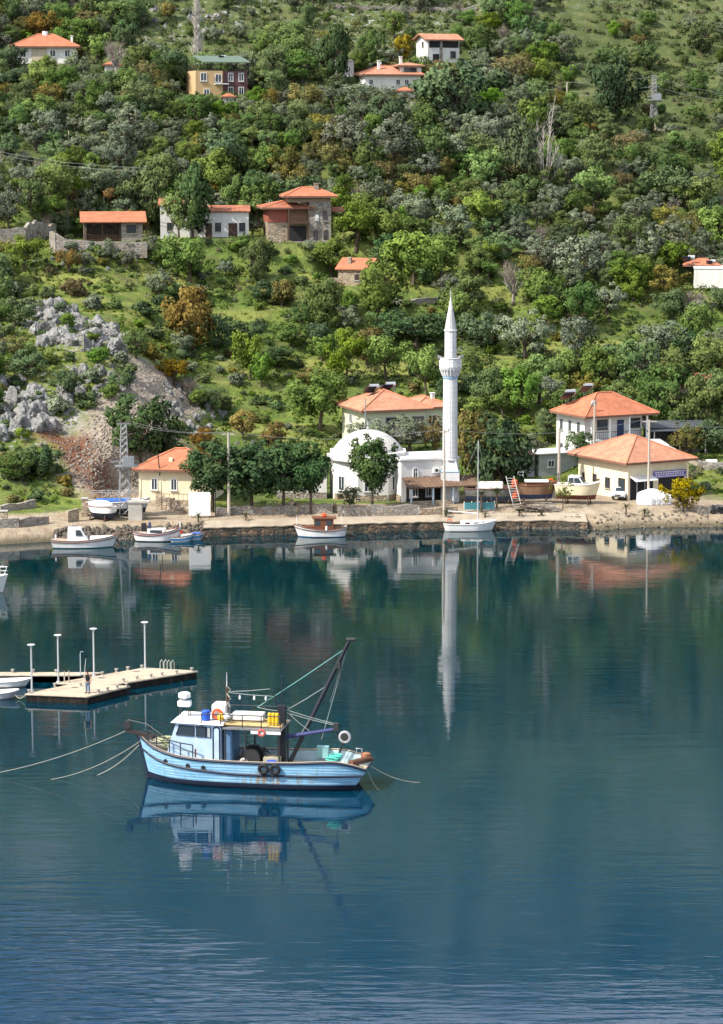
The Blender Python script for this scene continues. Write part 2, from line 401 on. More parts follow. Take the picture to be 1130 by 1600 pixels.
CRAG = [[GP(*q_) for q_ in l_] for l_ in ([(52, 505), (85, 500), (120, 525), (160, 540), (195, 552)], [(-15, 640), (30, 635), (85, 660)])]
wood = sstep(225, 260, D+25*nzl); rocky = rocky*(1-0.8*wood)
under = sstep(0.9, 0.1, GZ)
for n_, a_ in (('scree', scree), ('red', red), ('dirt', dirt), ('lush', lush), ('rocky', rocky), ('wet', under), ('wood', wood), ('crag', crag)): vattr(me, n_, a_)
me.polygons.foreach_set('use_smooth', [True]*len(me.polygons))
t = NT('hillside_ground'); P = t.geo()
nA = t.noise(P, 0.11, 5, 0.6); nB = t.noise(P, 0.9, 4, 0.65); nC = t.noise(P, 4.0, 3, 0.6); nD = t.noise(P, 0.35, 4, 0.6)
grass = t.ramp(nA, [(0.28, (0.055, 0.10, 0.018)), (0.45, (0.10, 0.155, 0.027)), (0.6, (0.165, 0.21, 0.042)), (0.78, (0.22, 0.23, 0.06))])
grass = t.mix(t.map(nB, 0.40, 0.62, 0, 0.75), grass, (0.05, 0.085, 0.022))
grass = t.mix(t.map(t.noise(P, 0.3, 4, 0.6), 0.52, 0.66, 0, 0.7), grass, (0.13, 0.115, 0.05))
grass = t.mix(t.map(nC, 0.45, 0.7, 0, 0.6), grass, (0.075, 0.10, 0.03))
grass = t.mix(t.map(t.noise(t.geo((0.25, 1, 1)), 0.16, 4, 0.6), 0.5, 0.62, 0, 0.65), grass, (0.27, 0.27, 0.075))
scrub = t.ramp(nD, [(0.25, (0.04, 0.06, 0.02)), (0.5, (0.08, 0.105, 0.034)), (0.7, (0.135, 0.14, 0.052)), (0.85, (0.20, 0.175, 0.08))])
scrub = t.mix(t.map(nC, 0.4, 0.7, 0, 0.6), scrub, (0.06, 0.075, 0.03))
rockc = t.ramp(nB, [(0.3, (0.13, 0.125, 0.11)), (0.55, (0.27, 0.26, 0.24)), (0.8, (0.40, 0.38, 0.35))])
c = t.mix(t.attr('lush'), scrub, grass)
far = t.ramp(t.noise(t.geo((1, 0.3, 1)), 0.032, 6, 0.7), [(0.36, (0.02, 0.038, 0.016)), (0.46, (0.045, 0.078, 0.030)), (0.54, (0.08, 0.12, 0.055)), (0.66, (0.17, 0.18, 0.14))])
c = t.mix(t.attr('wood'), c, far)
c = t.mix(t.math('MULTIPLY', t.attr('rocky'), t.map(nB, 0.54, 0.64)), c, rockc)
c = t.mix(t.math('MULTIPLY', t.attr('crag'), t.map(nB, 0.38, 0.5)), c, rockc)
scc = t.ramp(t.noise(P, 2.6, 5, 0.75), [(0.3, (0.13, 0.105, 0.08)), (0.5, (0.27, 0.225, 0.175)), (0.72, (0.43, 0.39, 0.33))])
c = t.mix(t.attr('scree'), c, scc)
redc = t.ramp(t.noise(P, 1.8, 5, 0.75), [(0.3, (0.075, 0.034, 0.019)), (0.5, (0.15, 0.07, 0.04)), (0.68, (0.21, 0.12, 0.08)), (0.8, (0.3, 0.23, 0.17))])
c = t.mix(t.attr('red'), c, redc)
dc = t.ramp(t.noise(P, 0.8, 5, 0.65), [(0.25, (0.22, 0.165, 0.115)), (0.55, (0.33, 0.27, 0.195)), (0.8, (0.41, 0.35, 0.27))])
dc = t.mix(t.map(t.noise(P, 0.25, 3), 0.52, 0.66, 0, 0.55), dc, (0.27, 0.19, 0.12))
c = t.mix(t.attr('dirt'), c, dc)
c = t.mix(t.attr('wet'), c, (0.10, 0.085, 0.055))
hb = t.math('ADD', t.math('MULTIPLY', nB, 0.4), t.math('MULTIPLY', nC, 0.16))
t.bsdf(c, 0.95, 0, t.bump(hb, 0.9, 1.0), 0.15)
me.materials.append(t.m)
hill = bpy.data.objects.new('hillside', me); COL.objects.link(hill)
tag(hill, 'terraced green hillside rising behind the village and its shore', None, None, 'structure')

# ------------------------------------------------------------------ water
wv = []; wxs = np.linspace(-900, 900, 4)
wm = MB(); wm.add([(-900, -250, 0), (900, -250, 0), (900, 330, 0), (-900, 330, 0)], [(0, 1, 2, 3)])
t = NT('bay_water'); 
fine = t.noise(t.geo((0.55, 2.1, 1)), 1.0, 3, 0.55, 0.4)
swell = t.noise(t.geo((0.09, 0.5, 1)), 1.0, 3, 0.5, 0.6)
big = t.noise(t.geo((0.30, 1.5, 1)), 1.0, 2, 0.5, 0.3)
sepP = t.n('ShaderNodeSeparateXYZ'); t.set(sepP.inputs[0], t.geo())
gust = t.noise(t.geo((0.02, 0.05, 1)), 1.0, 3, 0.55, 0.5)
breeze = t.map(t.math('ADD', t.math('MULTIPLY', t.math('ADD', sepP.outputs[1], t.math('MULTIPLY', sepP.outputs[0], 1.2)), -0.012), t.math('MULTIPLY', gust, 0.7)), -1.22, -1.04)   # a breeze ruffles the near water
near = t.map(sepP.outputs[1], 250, 125)
near = t.math('MULTIPLY', near, near)
med = t.noise(t.geo((0.28, 1.25, 1)), 1.0, 3, 0.5, 0.35)
h = t.math('ADD', t.math('MULTIPLY', fine, 0.0040), t.math('MULTIPLY', swell, 0.012))
calm = t.map(t.noise(t.geo((0.006, 0.03, 1)), 1.0, 3, 0.6), 0.35, 0.7, 0.55, 1.5)
h = t.math('ADD', h, t.math('MULTIPLY', med, t.math('ADD', 0.003, t.math('MULTIPLY', near, 0.010))))
h = t.math('MULTIPLY', h, calm)
h = t.math('ADD', h, t.math('MULTIPLY', t.math('MULTIPLY', big, breeze), 0.10))
nb = t.bump(h, 1.0, 1.0)
bs = t.bsdf((0.002, 0.028, 0.045), 0.03, 0, nb, 0.5); bs.inputs['IOR'].default_value = 1.333; bs.inputs['Subsurface Weight'].default_value = 1.0; bs.inputs['Subsurface Radius'].default_value = (1.5, 3.0, 4.0); bs.inputs['Subsurface Scale'].default_value = 1.0
wcol = t.mix(t.map(sepP.outputs[1], 130, 230), (0.0004, 0.025, 0.066), (0.0006, 0.018, 0.026))  # near blue paints in reflected sky; shoreward end is shallower, greener water
t.set(bs.inputs['Base Color'], wcol)
water = wm.build('bay_water', t.m); tag(water, 'calm blue green bay water mirroring the hillside', None, None, 'structure')
# ------------------------------------------------------------------ buildings
KEEP = []          # image boxes of the buildings with their distance, so that the wood leaves them in view
white_w = mat('white_render', (0.68, 0.67, 0.64), 0.85, 0.07, 0.8, dirt=(0.46, 0.42, 0.36), dirt_amt=0.5)
mosque_w = mat('mosque_white', (0.66, 0.65, 0.63), 0.8, 0.05, 0.7, dirt=(0.5, 0.47, 0.42), dirt_amt=0.5)
cream_w = mat('cream_render', (0.78, 0.68, 0.48), 0.85, 0.08, 0.7, dirt=(0.5, 0.38, 0.24), dirt_amt=0.35)
green_w = mat('pale_green_render', (0.64, 0.66, 0.48), 0.85, 0.08, 0.7, dirt=(0.4, 0.4, 0.3), dirt_amt=0.3)
yellow_w = mat('yellow_render', (0.52, 0.36, 0.19), 0.85, 0.1, 0.7)
maroon_w = mat('maroon_render', (0.13, 0.065, 0.07), 0.85, 0.15, 0.7)
brick_w = mat('red_brick_panel', (0.30, 0.09, 0.06), 0.85, 0.2, 2.0)
roof_r = m_roof('roof_terracotta', (0.54, 0.195, 0.105))
roof_o = m_roof('roof_terracotta_pale', (0.56, 0.265, 0.165))
roof_old = m_roof('roof_terracotta_old', (0.42, 0.16, 0.095))
roof_brown = m_roof('roof_brown', (0.20, 0.125, 0.085))
ridge_m = mat('ridge_tile', (0.50, 0.19, 0.10), 0.85, 0.2, 3)
stone_g = m_stone('stone_grey', (0.30, 0.28, 0.25)); stone_w = m_stone('stone_warm', (0.36, 0.29, 0.21), 2.0)
conc = mat('concrete', (0.42, 0.40, 0.36), 0.9, 0.2, 1.2, dirt=(0.2, 0.18, 0.15), dirt_amt=0.4, bump=0.01)
eave_m = mat('eave_wood', (0.20, 0.10, 0.07), 0.8, 0.2, 2)
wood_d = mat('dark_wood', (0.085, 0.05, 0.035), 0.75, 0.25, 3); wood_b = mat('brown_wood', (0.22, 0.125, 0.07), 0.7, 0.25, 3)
metal_g = mat('grey_metal', (0.40, 0.41, 0.42), 0.45, 0.12, 2, metal=0.6); metal_d = mat('dark_metal', (0.035, 0.037, 0.04), 0.5, 0.2, 3)
steel = mat('tank_steel', (0.62, 0.62, 0.62), 0.35, 0.1, 2, metal=0.7); green_roof_m = mat('green_sheet_roof', (0.12, 0.165, 0.125), 0.5, 0.12, 1)
sheet_m = mat('pale_sheet_roof', (0.55, 0.55, 0.54), 0.5, 0.12, 1); glass = m_glass(); white_p = mat('white_paint', (0.78, 0.78, 0.76), 0.5, 0.05, 1)
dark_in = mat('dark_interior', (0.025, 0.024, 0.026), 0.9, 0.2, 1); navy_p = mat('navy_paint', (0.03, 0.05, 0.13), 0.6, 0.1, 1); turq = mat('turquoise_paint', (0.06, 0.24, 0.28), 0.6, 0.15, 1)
pv_m = mat('solar_panel', (0.02, 0.025, 0.05), 0.2, 0.1, 1, spec=0.6)

def face_m(face, w, d):
    """matrix taking (along wall, outward, up) to the house frame, wall centre at its foot"""
    if face == 'F': return Matrix.Translation((0, 0, 0)) @ Matrix.Rotation(0, 4, 'Z')
    if face == 'L': return Matrix.Translation((-w/2, d/2, 0)) @ Matrix.Rotation(-PI/2, 4, 'Z')
    if face == 'R': return Matrix.Translation((w/2, d/2, 0)) @ Matrix.Rotation(PI/2, 4, 'Z')
    return Matrix.Translation((0, d, 0)) @ Matrix.Rotation(PI, 4, 'Z')
def window(root, M, x, z, ww, hh, name='window', fm=None, pm=None, sill=True, bars=1, door=False):
    """frame standing proud of the wall, pane set back in it, sill below"""
    f = MB(); t_ = 0.09; o = -0.07
    f.box(x-ww/2, x-ww/2+t_, o, 0.0, z-hh/2, z+hh/2, M); f.box(x+ww/2-t_, x+ww/2, o, 0.0, z-hh/2, z+hh/2, M)
    f.box(x-ww/2+t_, x+ww/2-t_, o, 0.0, z+hh/2-t_, z+hh/2, M); f.box(x-ww/2+t_, x+ww/2-t_, o, 0.0, z-hh/2, z-hh/2+t_, M)
    for k in range(bars):
        xx = x-ww/2+ww*(k+1)/(bars+1); f.box(xx-0.03, xx+0.03, o+0.01, 0.0, z-hh/2+t_, z+hh/2-t_, M)
    fo = f.build(name, fm or white_p, root)
    MB().box(x-ww/2+t_*0.5, x+ww/2-t_*0.5, o+0.03, 0.01, z-hh/2+t_*0.5, z+hh/2-t_*0.5, M).build('pane' if not door else 'leaf_panel', pm or glass, fo)
    if sill and not door: MB().box(x-ww/2-0.08, x+ww/2+0.08, -0.16, 0.0, z-hh/2-0.1, z-hh/2-0.003, M).build('sill', conc, fo)
    return fo
def hip_roof(root, w, d, z, h, ov, m, y0=0.0, x0=0.0, caps=True, name='roof'):
    W2, D2 = w/2+ov, d/2+ov; cy = y0+d/2; th = 0.16; b = MB()
    if w >= d: r0, r1 = (x0-(W2-D2), cy), (x0+(W2-D2), cy)
    else: r0, r1 = (x0, cy-(D2-W2)), (x0, cy+(D2-W2))
    zt = z+h
    c = [(x0-W2, cy-D2), (x0+W2, cy-D2), (x0+W2, cy+D2), (x0-W2, cy+D2)]
    vs = [(p[0], p[1], z) for p in c]+[(p[0], p[1], z+th) for p in c]+[(r0[0], r0[1], zt), (r1[0], r1[1], zt)]
    if w >= d: fs = [(4, 5, 9, 8), (6, 7, 8, 9), (5, 6, 9), (7, 4, 8)]
    else: fs = [(4, 5, 8), (6, 7, 9), (5, 6, 9, 8), (7, 4, 8, 9)]
    b.add(vs, fs+[(0, 3, 2, 1), (0, 1, 5, 4), (1, 2, 6, 5), (2, 3, 7, 6), (3, 0, 4, 7)])
    ro = b.build(name, m, root)
    if caps:
        cp = MB()
        near = [0, 1, 1, 0] if w >= d else [0, 0, 1, 1]
        for i in range(4):
            q = (r0, r1)[near[i]]; cp.tube([(c[i][0], c[i][1], z+th+0.02), (q[0], q[1], zt+0.03)], 0.09, 6)
        if abs(w-d) > 0.1: cp.tube([(r0[0], r0[1], zt+0.04), (r1[0], r1[1], zt+0.04)], 0.10, 6)
        cp.build('ridge_tiles', ridge_m, ro)
    MB().box(x0-W2+0.03, x0+W2-0.03, cy-D2-0.015, cy-D2+0.03, z-0.10, z+th*0.8).box(x0-W2-0.015, x0-W2+0.028, cy-D2+0.032, cy+D2-0.03, z-0.10, z+th*0.8).box(x0+W2-0.028, x0+W2+0.015, cy-D2+0.032, cy+D2-0.03, z-0.10, z+th*0.8).build('fascia', eave_m, ro)
    return ro
def gable_roof(root, w, d, z, h, ov, m, y0=0.0, x0=0.0, along='x', name='roof'):
    th = 0.18; b = MB(); a = w/2+ov; c = d/2+ov
    L, S = (a, c) if along == 'x' else (c, a)
    prof = [(-S, 0), (0, h), (S, 0), (S, -th), (0, h-th), (-S, -th)]
    vs = []
    for e in (-L, L):
        for (s_, zz) in prof: vs.append((e, s_, zz) if along == 'x' else (s_, e, zz))
    vs = [(x0+p[0], y0+d/2+p[1], z+th+p[2]) for p in vs]
    b.add(vs, [(0, 1, 7, 6), (1, 2, 8, 7), (2, 3, 9, 8), (3, 4, 10, 9), (4, 5, 11, 10), (5, 0, 6, 11), (0, 5, 4, 1), (1, 4, 3, 2), (6, 7, 10, 11), (7, 8, 9, 10)])
    return b.build(name, m, root)
def shed_roof(root, x0, x1, y0, y1, z0, z1, m, th=0.15, name='roof'):
    b = MB(); vs = [(x0, y0, z0), (x1, y0, z0), (x1, y1, z1), (x0, y1, z1)]
    b.add([(p[0], p[1], p[2]+th) for p in vs]+vs, [(0, 1, 2, 3), (7, 6, 5, 4), (4, 5, 1, 0), (5, 6, 2, 1), (6, 7, 3, 2), (7, 4, 0, 3)])
    return b.build(name, m, root)
def railing(root, pts, z, h=0.95, m=None, step=0.45, name='railing'):
    b = MB()
    for p, q in zip(pts[:-1], pts[1:]):
        p = Vector((p[0], p[1], z)); q = Vector((q[0], q[1], z)); n = max(1, int((q-p).length/step))
        b.cyl(p+Vector((0, 0, h)), q+Vector((0, 0, h)), 0.035, n=5); b.cyl(p+Vector((0, 0, 0.15)), q+Vector((0, 0, 0.15)), 0.025, n=4)
        for k in range(n+1):
            r = p.lerp(q, k/n); b.cyl(r, r+Vector((0, 0, h)), 0.022, n=4)
    return b.build(name, m or metal_d, root)
def solar(root, x, y, z, s=1.0, rz=0.0):
    M = Matrix.Translation((x, y, z)) @ Matrix.Rotation(rz, 4, 'Z')
    t_ = MB(); q = lambda p: M @ Vector(p)
    t_.cyl(q((-0.62*s, 0, 0.85*s)), q((0.62*s, 0, 0.85*s)), 0.34*s, n=16); to = t_.build('water_tank', steel, root)
    b = MB()
    for sx in (-0.5, 0.5):
        for sy in (-0.3, 0.3): b.cyl(q((sx*s, sy*s, -0.5)), q((sx*s, sy*0.6*s, 0.85*s)), 0.03, n=4)
    b.box(-.55*s, .55*s, -.2*s, .2*s, .45*s, .5*s, M)
    b.build('stand', metal_g, to)
    p = MB(); pm = M @ Matrix.Translation((-0.75*s, -0.2*s, 0.1*s)) @ Matrix.Rotation(R(-35), 4, 'X')
    p.box(-0.9*s, 0.6*s, -1.5*s, 0.1*s, 0, 0.07*s, pm); p.build('collector_panel', pv_m, to)
def keep(p, w, h, d, rz=0, top=0.0, shrink=0.0):
    us, vs = [], []
    for sx in (-w/2, w/2):
        for sy in (0, d):
            for z in (0.9, h):
                q = Vector((sx, sy, z)); q.rotate(Matrix.Rotation(rz, 3, 'Z')); u, v, _ = proj(Vector(p)+q); us.append(u); vs.append(v)
    KEEP.append((min(us)+shrink, min(vs), max(us)-shrink, max(vs), p[1]))
def walls(root, w, d, h, m, y0=0, x0=0, z0=-2.5, name='wall'): return MB().box(x0-w/2, x0+w/2, y0, y0+d, z0, h).build(name, m, root)
def chimney(root, x, y, z0, z1, m, s=0.45, pot=True):
    c = MB().box(x-s/2, x+s/2, y-s/2, y+s/2, z0, z1).box(x-s/2-0.07, x+s/2+0.07, y-s/2-0.07, y+s/2+0.07, z1, z1+0.12).build('chimney', m, root)
    return c
S_ = lambda p: proj(p)[2]/FPX          # metres per photograph pixel at p

# --- white house with a red hip roof, top left
p = PL['house_ul']; s = S_(p); rz = R(4); o = thing('villa', p, 'white house with broad red hip roof at the top left of the hill', 'house', rz)
w, d, h = 98*s, 8.0, 26*s; walls(o, w, d, h, white_w); hip_roof(o, w, d, h, 2.3, 0.7, roof_r); keep(p, w, h+2, d, rz)
for x, z in ((-3.6, 1.7), (1.4, 1.8), (3.9, 1.8)): window(o, face_m('F', w, d), x, z, 1.0, 1.2)
MB().box(-2.2, 0.4, -0.12, 0.0, -0.3, 2.7).build('wall_panel', mat('plaster_bare', (0.5, 0.42, 0.32), 0.9, 0.2, 1), o); MB().cyl((0, 4, h+2.0), (0, 4, h+2.8), 0.5, n=12).build('water_tank', white_p, o); chimney(o, 4.6, 1.5, h, h+1.9, white_w, 0.4)
# --- yellow and maroon house with a green roof
p = PL['green_roof']; s = S_(p); rz = R(16); o = thing('apartment_house', p, 'yellow and maroon house with flat green roof over its terrace', 'house', rz)
w, d, h = 84*s, 7.5, 37*s
MB().box(-w/2, w*0.02, 0, d, -2.5, h).build('wall', yellow_w, o, ); MB().box(w*0.02+0.003, w/2, 0.5, d, -2.5, h-0.003).build('wall', maroon_w, o)['label'] = 'maroon right half of the facade'
keep(p, w, h+3, d, rz)
for x, z in ((-3.1, 2.9), (-0.6, 2.7)): window(o, face_m('F', w, d), x, z, 1.1, 1.4)
Mx = Matrix.Translation((0, 0.5, 0))
for x, z in ((1.6, 2.9), (3.4, 2.9), (1.6, 0.6), (3.4, 0.6)): window(o, Mx, x, z, 0.9, 1.4)
window(o, face_m('F', w, d), -2.6, 0.3, 1.0, 1.3)
MB().box(-1.3, 1.0, -0.9, -0.003, 1.7, 1.85).build('balcony', white_p, o); railing(o, [(-1.25, -0.02), (-1.25, -0.85), (0.95, -0.85), (0.95, 0.4)], 1.85, 0.9)
railing(o, [(-w/2+.1, d-.1), (-w/2+.1, .1), (w/2-.1, .6), (w/2-.1, d-.1)], h, 1.0, metal_d, 0.6)
for x in (-w/2+.2, -w/6, w/6, w/2-.2):
    for y in (0.6, d-.3): MB().cyl((x, y, h), (x, y, h+1.55), 0.06, n=5).build('roof_post', metal_d, o)
shed_roof(o, -w*0.36, w/2+.5, 0.0, d+.2, h+1.3, h+2.5, green_roof_m)
solar(o, w*0.2, d-1.2, h+2.0, 0.6)
# --- white gabled house, upper right
p = PL['house_ur']; s = S_(p); rz = R(22); o = thing('gabled_house', p, 'white gabled house with dark wooden porch high on the slope', 'house', rz)
w, d, h = 54*s, 5.0, 34*s; walls(o, w, d, h, white_w); keep(p, w+1, h+1.5, d, rz); gable_roof(o, w, d, h, 1.1, 0.7, roof_o)
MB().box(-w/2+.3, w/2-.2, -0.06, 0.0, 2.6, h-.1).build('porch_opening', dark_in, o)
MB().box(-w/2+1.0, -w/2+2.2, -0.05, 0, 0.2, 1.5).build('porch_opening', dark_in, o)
MB().box(-w/2+2.3, -w/2+2.8, -0.16, -0.01, -1, h).build('pillar', stone_g, o); railing(o, [(-w/2+2.8, -0.12), (w/2-.2, -0.12)], 2.65, 0.8, wood_d)
window(o, face_m('F', w, d), w/2-1.2, 1.4, 1.0, 1.2, fm=wood_d); window(o, face_m('L', w, d), 0.4, 3.2, 0.7, 0.9, fm=wood_d)
v_ = MB(); v_.add([(-w/2-.002, 0, h), (-w/2-.002, d, h), (-w/2-.002, d/2, h+1.0), (-w/2+.2, 0, h), (-w/2+.2, d, h), (-w/2+.2, d/2, h+1.0)], [(0, 2, 1), (3, 4, 5), (0, 3, 5, 2), (1, 2, 5, 4), (0, 1, 4, 3)]); v_.build('gable_wall', white_w, o)
# --- long white house with red roofs
p = PL['house_um']; s = S_(p); rz = R(14); o = thing('bungalow', p, 'long low white house with two red roofs and chimneys', 'house', rz)
w, d, h = 90*s, 7.0, 15*s+.9; walls(o, w, d, h, white_w); hip_roof(o, w, d, h, 1.6, 0.6, roof_o); keep(p, w, h+2, d, rz)
MB().box(w*0.16, w/2+0.3, 0.6, d-1, h, h+1.5).build('upper_wall', white_w, o); hip_roof(o, w*0.40, d-1.4, h+1.5, 0.7, 0.5, roof_o, 0.5, w*0.34, False, 'upper_roof')
for x in (-3.8, 0.9, 2.4, 3.8): window(o, face_m('F', w, d), x, 1.35, 0.8, 1.0)
window(o, Matrix.Translation((w*.33, 0.6, 0)), 0, h+0.8, 2.2, 0.9, bars=3, fm=wood_d)
chimney(o, -w*0.2, 2.0, h, h+2.4, white_w); chimney(o, w*0.22, 3.0, h+1, h+3.1, white_w); solar(o, -w*0.12, 5.0, h+1.4, 0.7)
# --- small white hut behind the tall tree
p = PL['hut']; s = S_(p); o = thing('hut', p, 'small plain white hut behind the tall dark tree', 'hut', R(10)); walls(o, 30*s, 3, 24*s, white_w); shed_roof(o, -16*s, 16*s, -.2, 3.2, 24*s, 24*s+.2, conc, 0.12); keep(p, 26*s, 24*s, 3); window(o, face_m('F', 30*s, 3), 0.5, 1.5, 0.6, 0.7); 
# --- stone house with a tower
p = PL['tower']; s = S_(p); rz = R(8); o = thing('stone_house', p, 'stone house with red brick upper floor and square tower', 'house', rz)
w, d, h = 62*s, 7.0, 52*s; x0 = -20*s
MB().box(x0-w/2, x0+w/2, 0, d, -2.5, 2.9).build('stone_storey', stone_w, o); MB().box(x0-w/2, x0-w/2+2.8, -.05, d, 2.9, h).build('brick_storey', brick_w, o)
MB().box(x0-w/2+2.803, x0+w/2, 0.25, d, 2.9, h).build('timber_storey', wood_b, o); ro = hip_roof(o, w, d, h, 1.1, 0.9, roof_old, 0, x0)
MB().box(x0-w/2+2.9, x0+w/2+0.2, -1.3, 0.2, 2.75, 2.9).build('balcony', wood_d, o); railing(o, [(x0-w/2+2.9, -1.25), (x0+w/2+.2, -1.25)], 2.9, 0.9, wood_d, 0.3)
for x in (x0-w/2+3.0, x0, x0+w/2): MB().cyl((x, -1.2, -1), (x, -1.2, h+.1), 0.09, n=6).build('post', wood_d, o)
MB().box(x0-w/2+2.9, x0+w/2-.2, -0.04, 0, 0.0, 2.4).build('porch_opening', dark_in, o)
tw = 34*s; tx = 30*s; th = 70*s
MB().box(tx-tw/2, tx+tw/2, -0.6, 3.6, -2.5, th-.8).build('tower_wall', stone_g, o); MB().box(tx-tw/2-3.2, tx+tw/2, -.55, 3.55, th-.8, th).build('tower_top', mat('lantern_storey', (0.32, 0.24, 0.18), 0.9, 0.2, 2), o)
hip_roof(o, tw+3.4, 4.6, th, 1.4, 0.7, roof_r, -0.8, tx-1.5, True, 'tower_roof'); chimney(o, tx-0.4, 0.8, th+.3, th+1.9, stone_g, 0.6)
Mt = Matrix.Translation((tx, -0.6, 0))
for x, z in ((-0.7, 1.0), (0.8, 1.0), (0.7, 3.9)): window(o, Mt, x, z, 0.6, 1.5, fm=wood_d)
window(o, Mt, -0.5, 3.6, 0.5, 0.9, fm=white_p, pm=white_p)
shed_roof(o, tx+tw/2, tx+tw/2+2.2, -0.3, 3.0, h-0.5, h, roof_old); MB().cyl((tx+tw/2+2, 0, -1), (tx+tw/2+2, 0, h-.4), .08, n=6).build('post', wood_d, o)
keep(p, 118*s, th+1.2, d, rz)
q = p+Vector((0.5, -1.6, 0)); b = thing('terrace_wall', q, 'low dry stone terrace wall below the stone tower house', 'wall', R(4)); MB().box(-4.5, 5.2, -0.25, 0.25, -2.5, 0.15).build('wall', stone_g, b)
# --- white long house behind trees
p = PL['long']; s = S_(p); rz = R(3); o = thing('farmhouse', p, 'long white house half hidden behind green trees', 'house', rz)
w, d, h = 138*s, 6.0, 42*s; MB().box(-w/2, -w*0.17, 0, d, -2.5, h+0.7).build('wall', white_w, o); MB().box(-w*0.17+.003, w/2, 0.6, d, -2.5, h-.3).build('wall', white_w, o)
gable_roof(o, w*0.33, d, h+0.7, 0.8, 0.3, roof_old, 0, -w*0.335); gable_roof(o, w*0.66, d-.6, h-.3, 0.8, 0.3, roof_old, 0.6, w*0.165)
Mx = Matrix.Translation((0, 0.6, 0))
for x in (-0.6, 2.0, 5.6): window(o, Mx, x, 1.5, 0.9, 1.3, fm=wood_d)
window(o, Mx, 0.6, 1.05, 1.0, 2.1, 'door', wood_d, wood_d, door=True); window(o, Mx, 4.2, 1.05, 1.3, 2.1, 'door', wood_d, wood_d, door=True); window(o, face_m('F', w, d), -5.2, 1.6, 0.8, 1.2, fm=wood_d)
KEEP.append((300, 340, 345, 368, p.y)); KEEP.append((252, 318, 268, 368, p.y)); KEEP.append((375, 340, 388, 368, p.y))
# --- stone pavilion with round bastion
p = PL['pavilion']; s = S_(p); rz = R(6); o = thing('stone_pavilion', p, 'open stone pavilion with red single pitch roof', 'pavilion', rz)
w, d, h = 92*s, 6.0, 30*s; x0 = 12*s
MB().box(x0+w*0.14, x0+w/2, 0, d, -2.5, h-.1).build('wall', stone_g, o); MB().box(x0-w/2, x0+w*0.14, d-.5, d, -2.5, h+.6).build('back_wall', stone_g, o)
MB().box(x0-w/2, x0-w/2+.4, 0.4, d-.5, -2.5, h).build('side_wall', stone_g, o)
for x in (x0-w/2+.2, x0-w*.18, x0+w*.12): MB().cyl((x, 0.1, -1), (x, 0.1, h), 0.11, n=7).build('post', wood_d, o)
window(o, face_m('F', w, d), x0+w*0.31, 1.75, 1.4, 1.2, fm=wood_d)
shed_roof(o, x0-w/2-.5, x0+w/2+.6, -0.8, d+.3, h-.1, h+1.2, roof_r); railing(o, [(x0-w/2, -.1), (x0+w*.1, -.1)], 0.1, 0.9, wood_d, 0.3)
MB().box(x0-w/2+.6, x0+w*.1, 1.5, d-.6, -.5, 0.9).build('furniture_shadow_mass', wood_d, o)  # dark block standing in for furniture and shadow inside the pavilion
keep(p, w*1.05, h+1.2, d, rz); KEEP.append((84, 350, 135, 376, p.y-2))
b = thing('bastion_wall', at_ground(128, 381), 'curved dry stone wall in front of the stone pavilion', 'wall')
q = MB(); pts = [Vector((-4.2, 3.2, 0)), Vector((-4.6, 1.6, 0)), Vector((-4.3, 0.2, 0)), Vector((-3.5, -.8, 0)), Vector((-2.2, -1.0, 0)), Vector((2.0, -1.0, 0)), Vector((9.4, -.3, 0))]; hts = [1.7, 1.7, 1.6, 1.5, .7, .4, .2]
for a_, c_, h0, h1 in zip(pts[:-1], pts[1:], hts[:-1], hts[1:]):
    n_ = (c_-a_).cross(Vector((0, 0, 1))).normalized()*0.25
    q.add([a_-n_+Vector((0, 0, -2)), c_-n_+Vector((0, 0, -2)), c_+n_+Vector((0, 0, -2)), a_+n_+Vector((0, 0, -2)), a_-n_+Vector((0, 0, h0)), c_-n_+Vector((0, 0, h1)), c_+n_+Vector((0, 0, h1)), a_+n_+Vector((0, 0, h0))], [(0, 3, 2, 1), (4, 5, 6, 7), (0, 1, 5, 4), (1, 2, 6, 5), (2, 3, 7, 6), (3, 0, 4, 7)])
q.build('wall', stone_g, b)
def stone_wall(pts_px, h, label, mtl=None, th=0.5, step=1.0):
    """dry stone wall following the ground between two pixels, a little uneven on top"""
    P_ = [at_ground(u, v) for u, v in pts_px]; o = thing('stone_wall', P_[0], label, 'wall', group='dry stone walls'); b = MB(); rs = random.Random(len(label))
    for a_, c_ in zip(P_[:-1], P_[1:]):
        n = max(1, int((c_-a_).length/step)); nn = (c_-a_).cross(Vector((0, 0, 1))).normalized()*th/2; pr = None
        for k in range(n+1):
            q = a_.lerp(c_, k/n); g = gz(q.x, q.y); top = g+h*rs.uniform(0.8, 1.15); L = [q-nn, q+nn]
            cur = [Vector((L[0].x, L[0].y, g-1)), Vector((L[1].x, L[1].y, g-1)), Vector((L[1].x, L[1].y, top)), Vector((L[0].x, L[0].y, top))]
            cur = [e-P_[0] for e in cur]
            if pr: b.add(pr+cur, [(0, 4, 5, 1), (1, 5, 6, 2), (2, 6, 7, 3), (3, 7, 4, 0), (0, 1, 2, 3), (7, 6, 5, 4)])
            pr = cur
    b.build('masonry', mtl or stone_g, o); return o
KEEP.append((0, 352, 84, 375, at_ground(40, 376).y))
stone_wall([(-40, 377), (40, 376), (86, 374)], 2.2, 'dry stone retaining wall left of the pavilion')
stone_wall([(-30, 312), (20, 308), (62, 304), (92, 306)], 1.7, 'broken pale stone wall behind the left olive', stone_w); stone_wall([(98, 308), (122, 312)], 1.3, 'short ruined wall piece above the pavilion', stone_w)
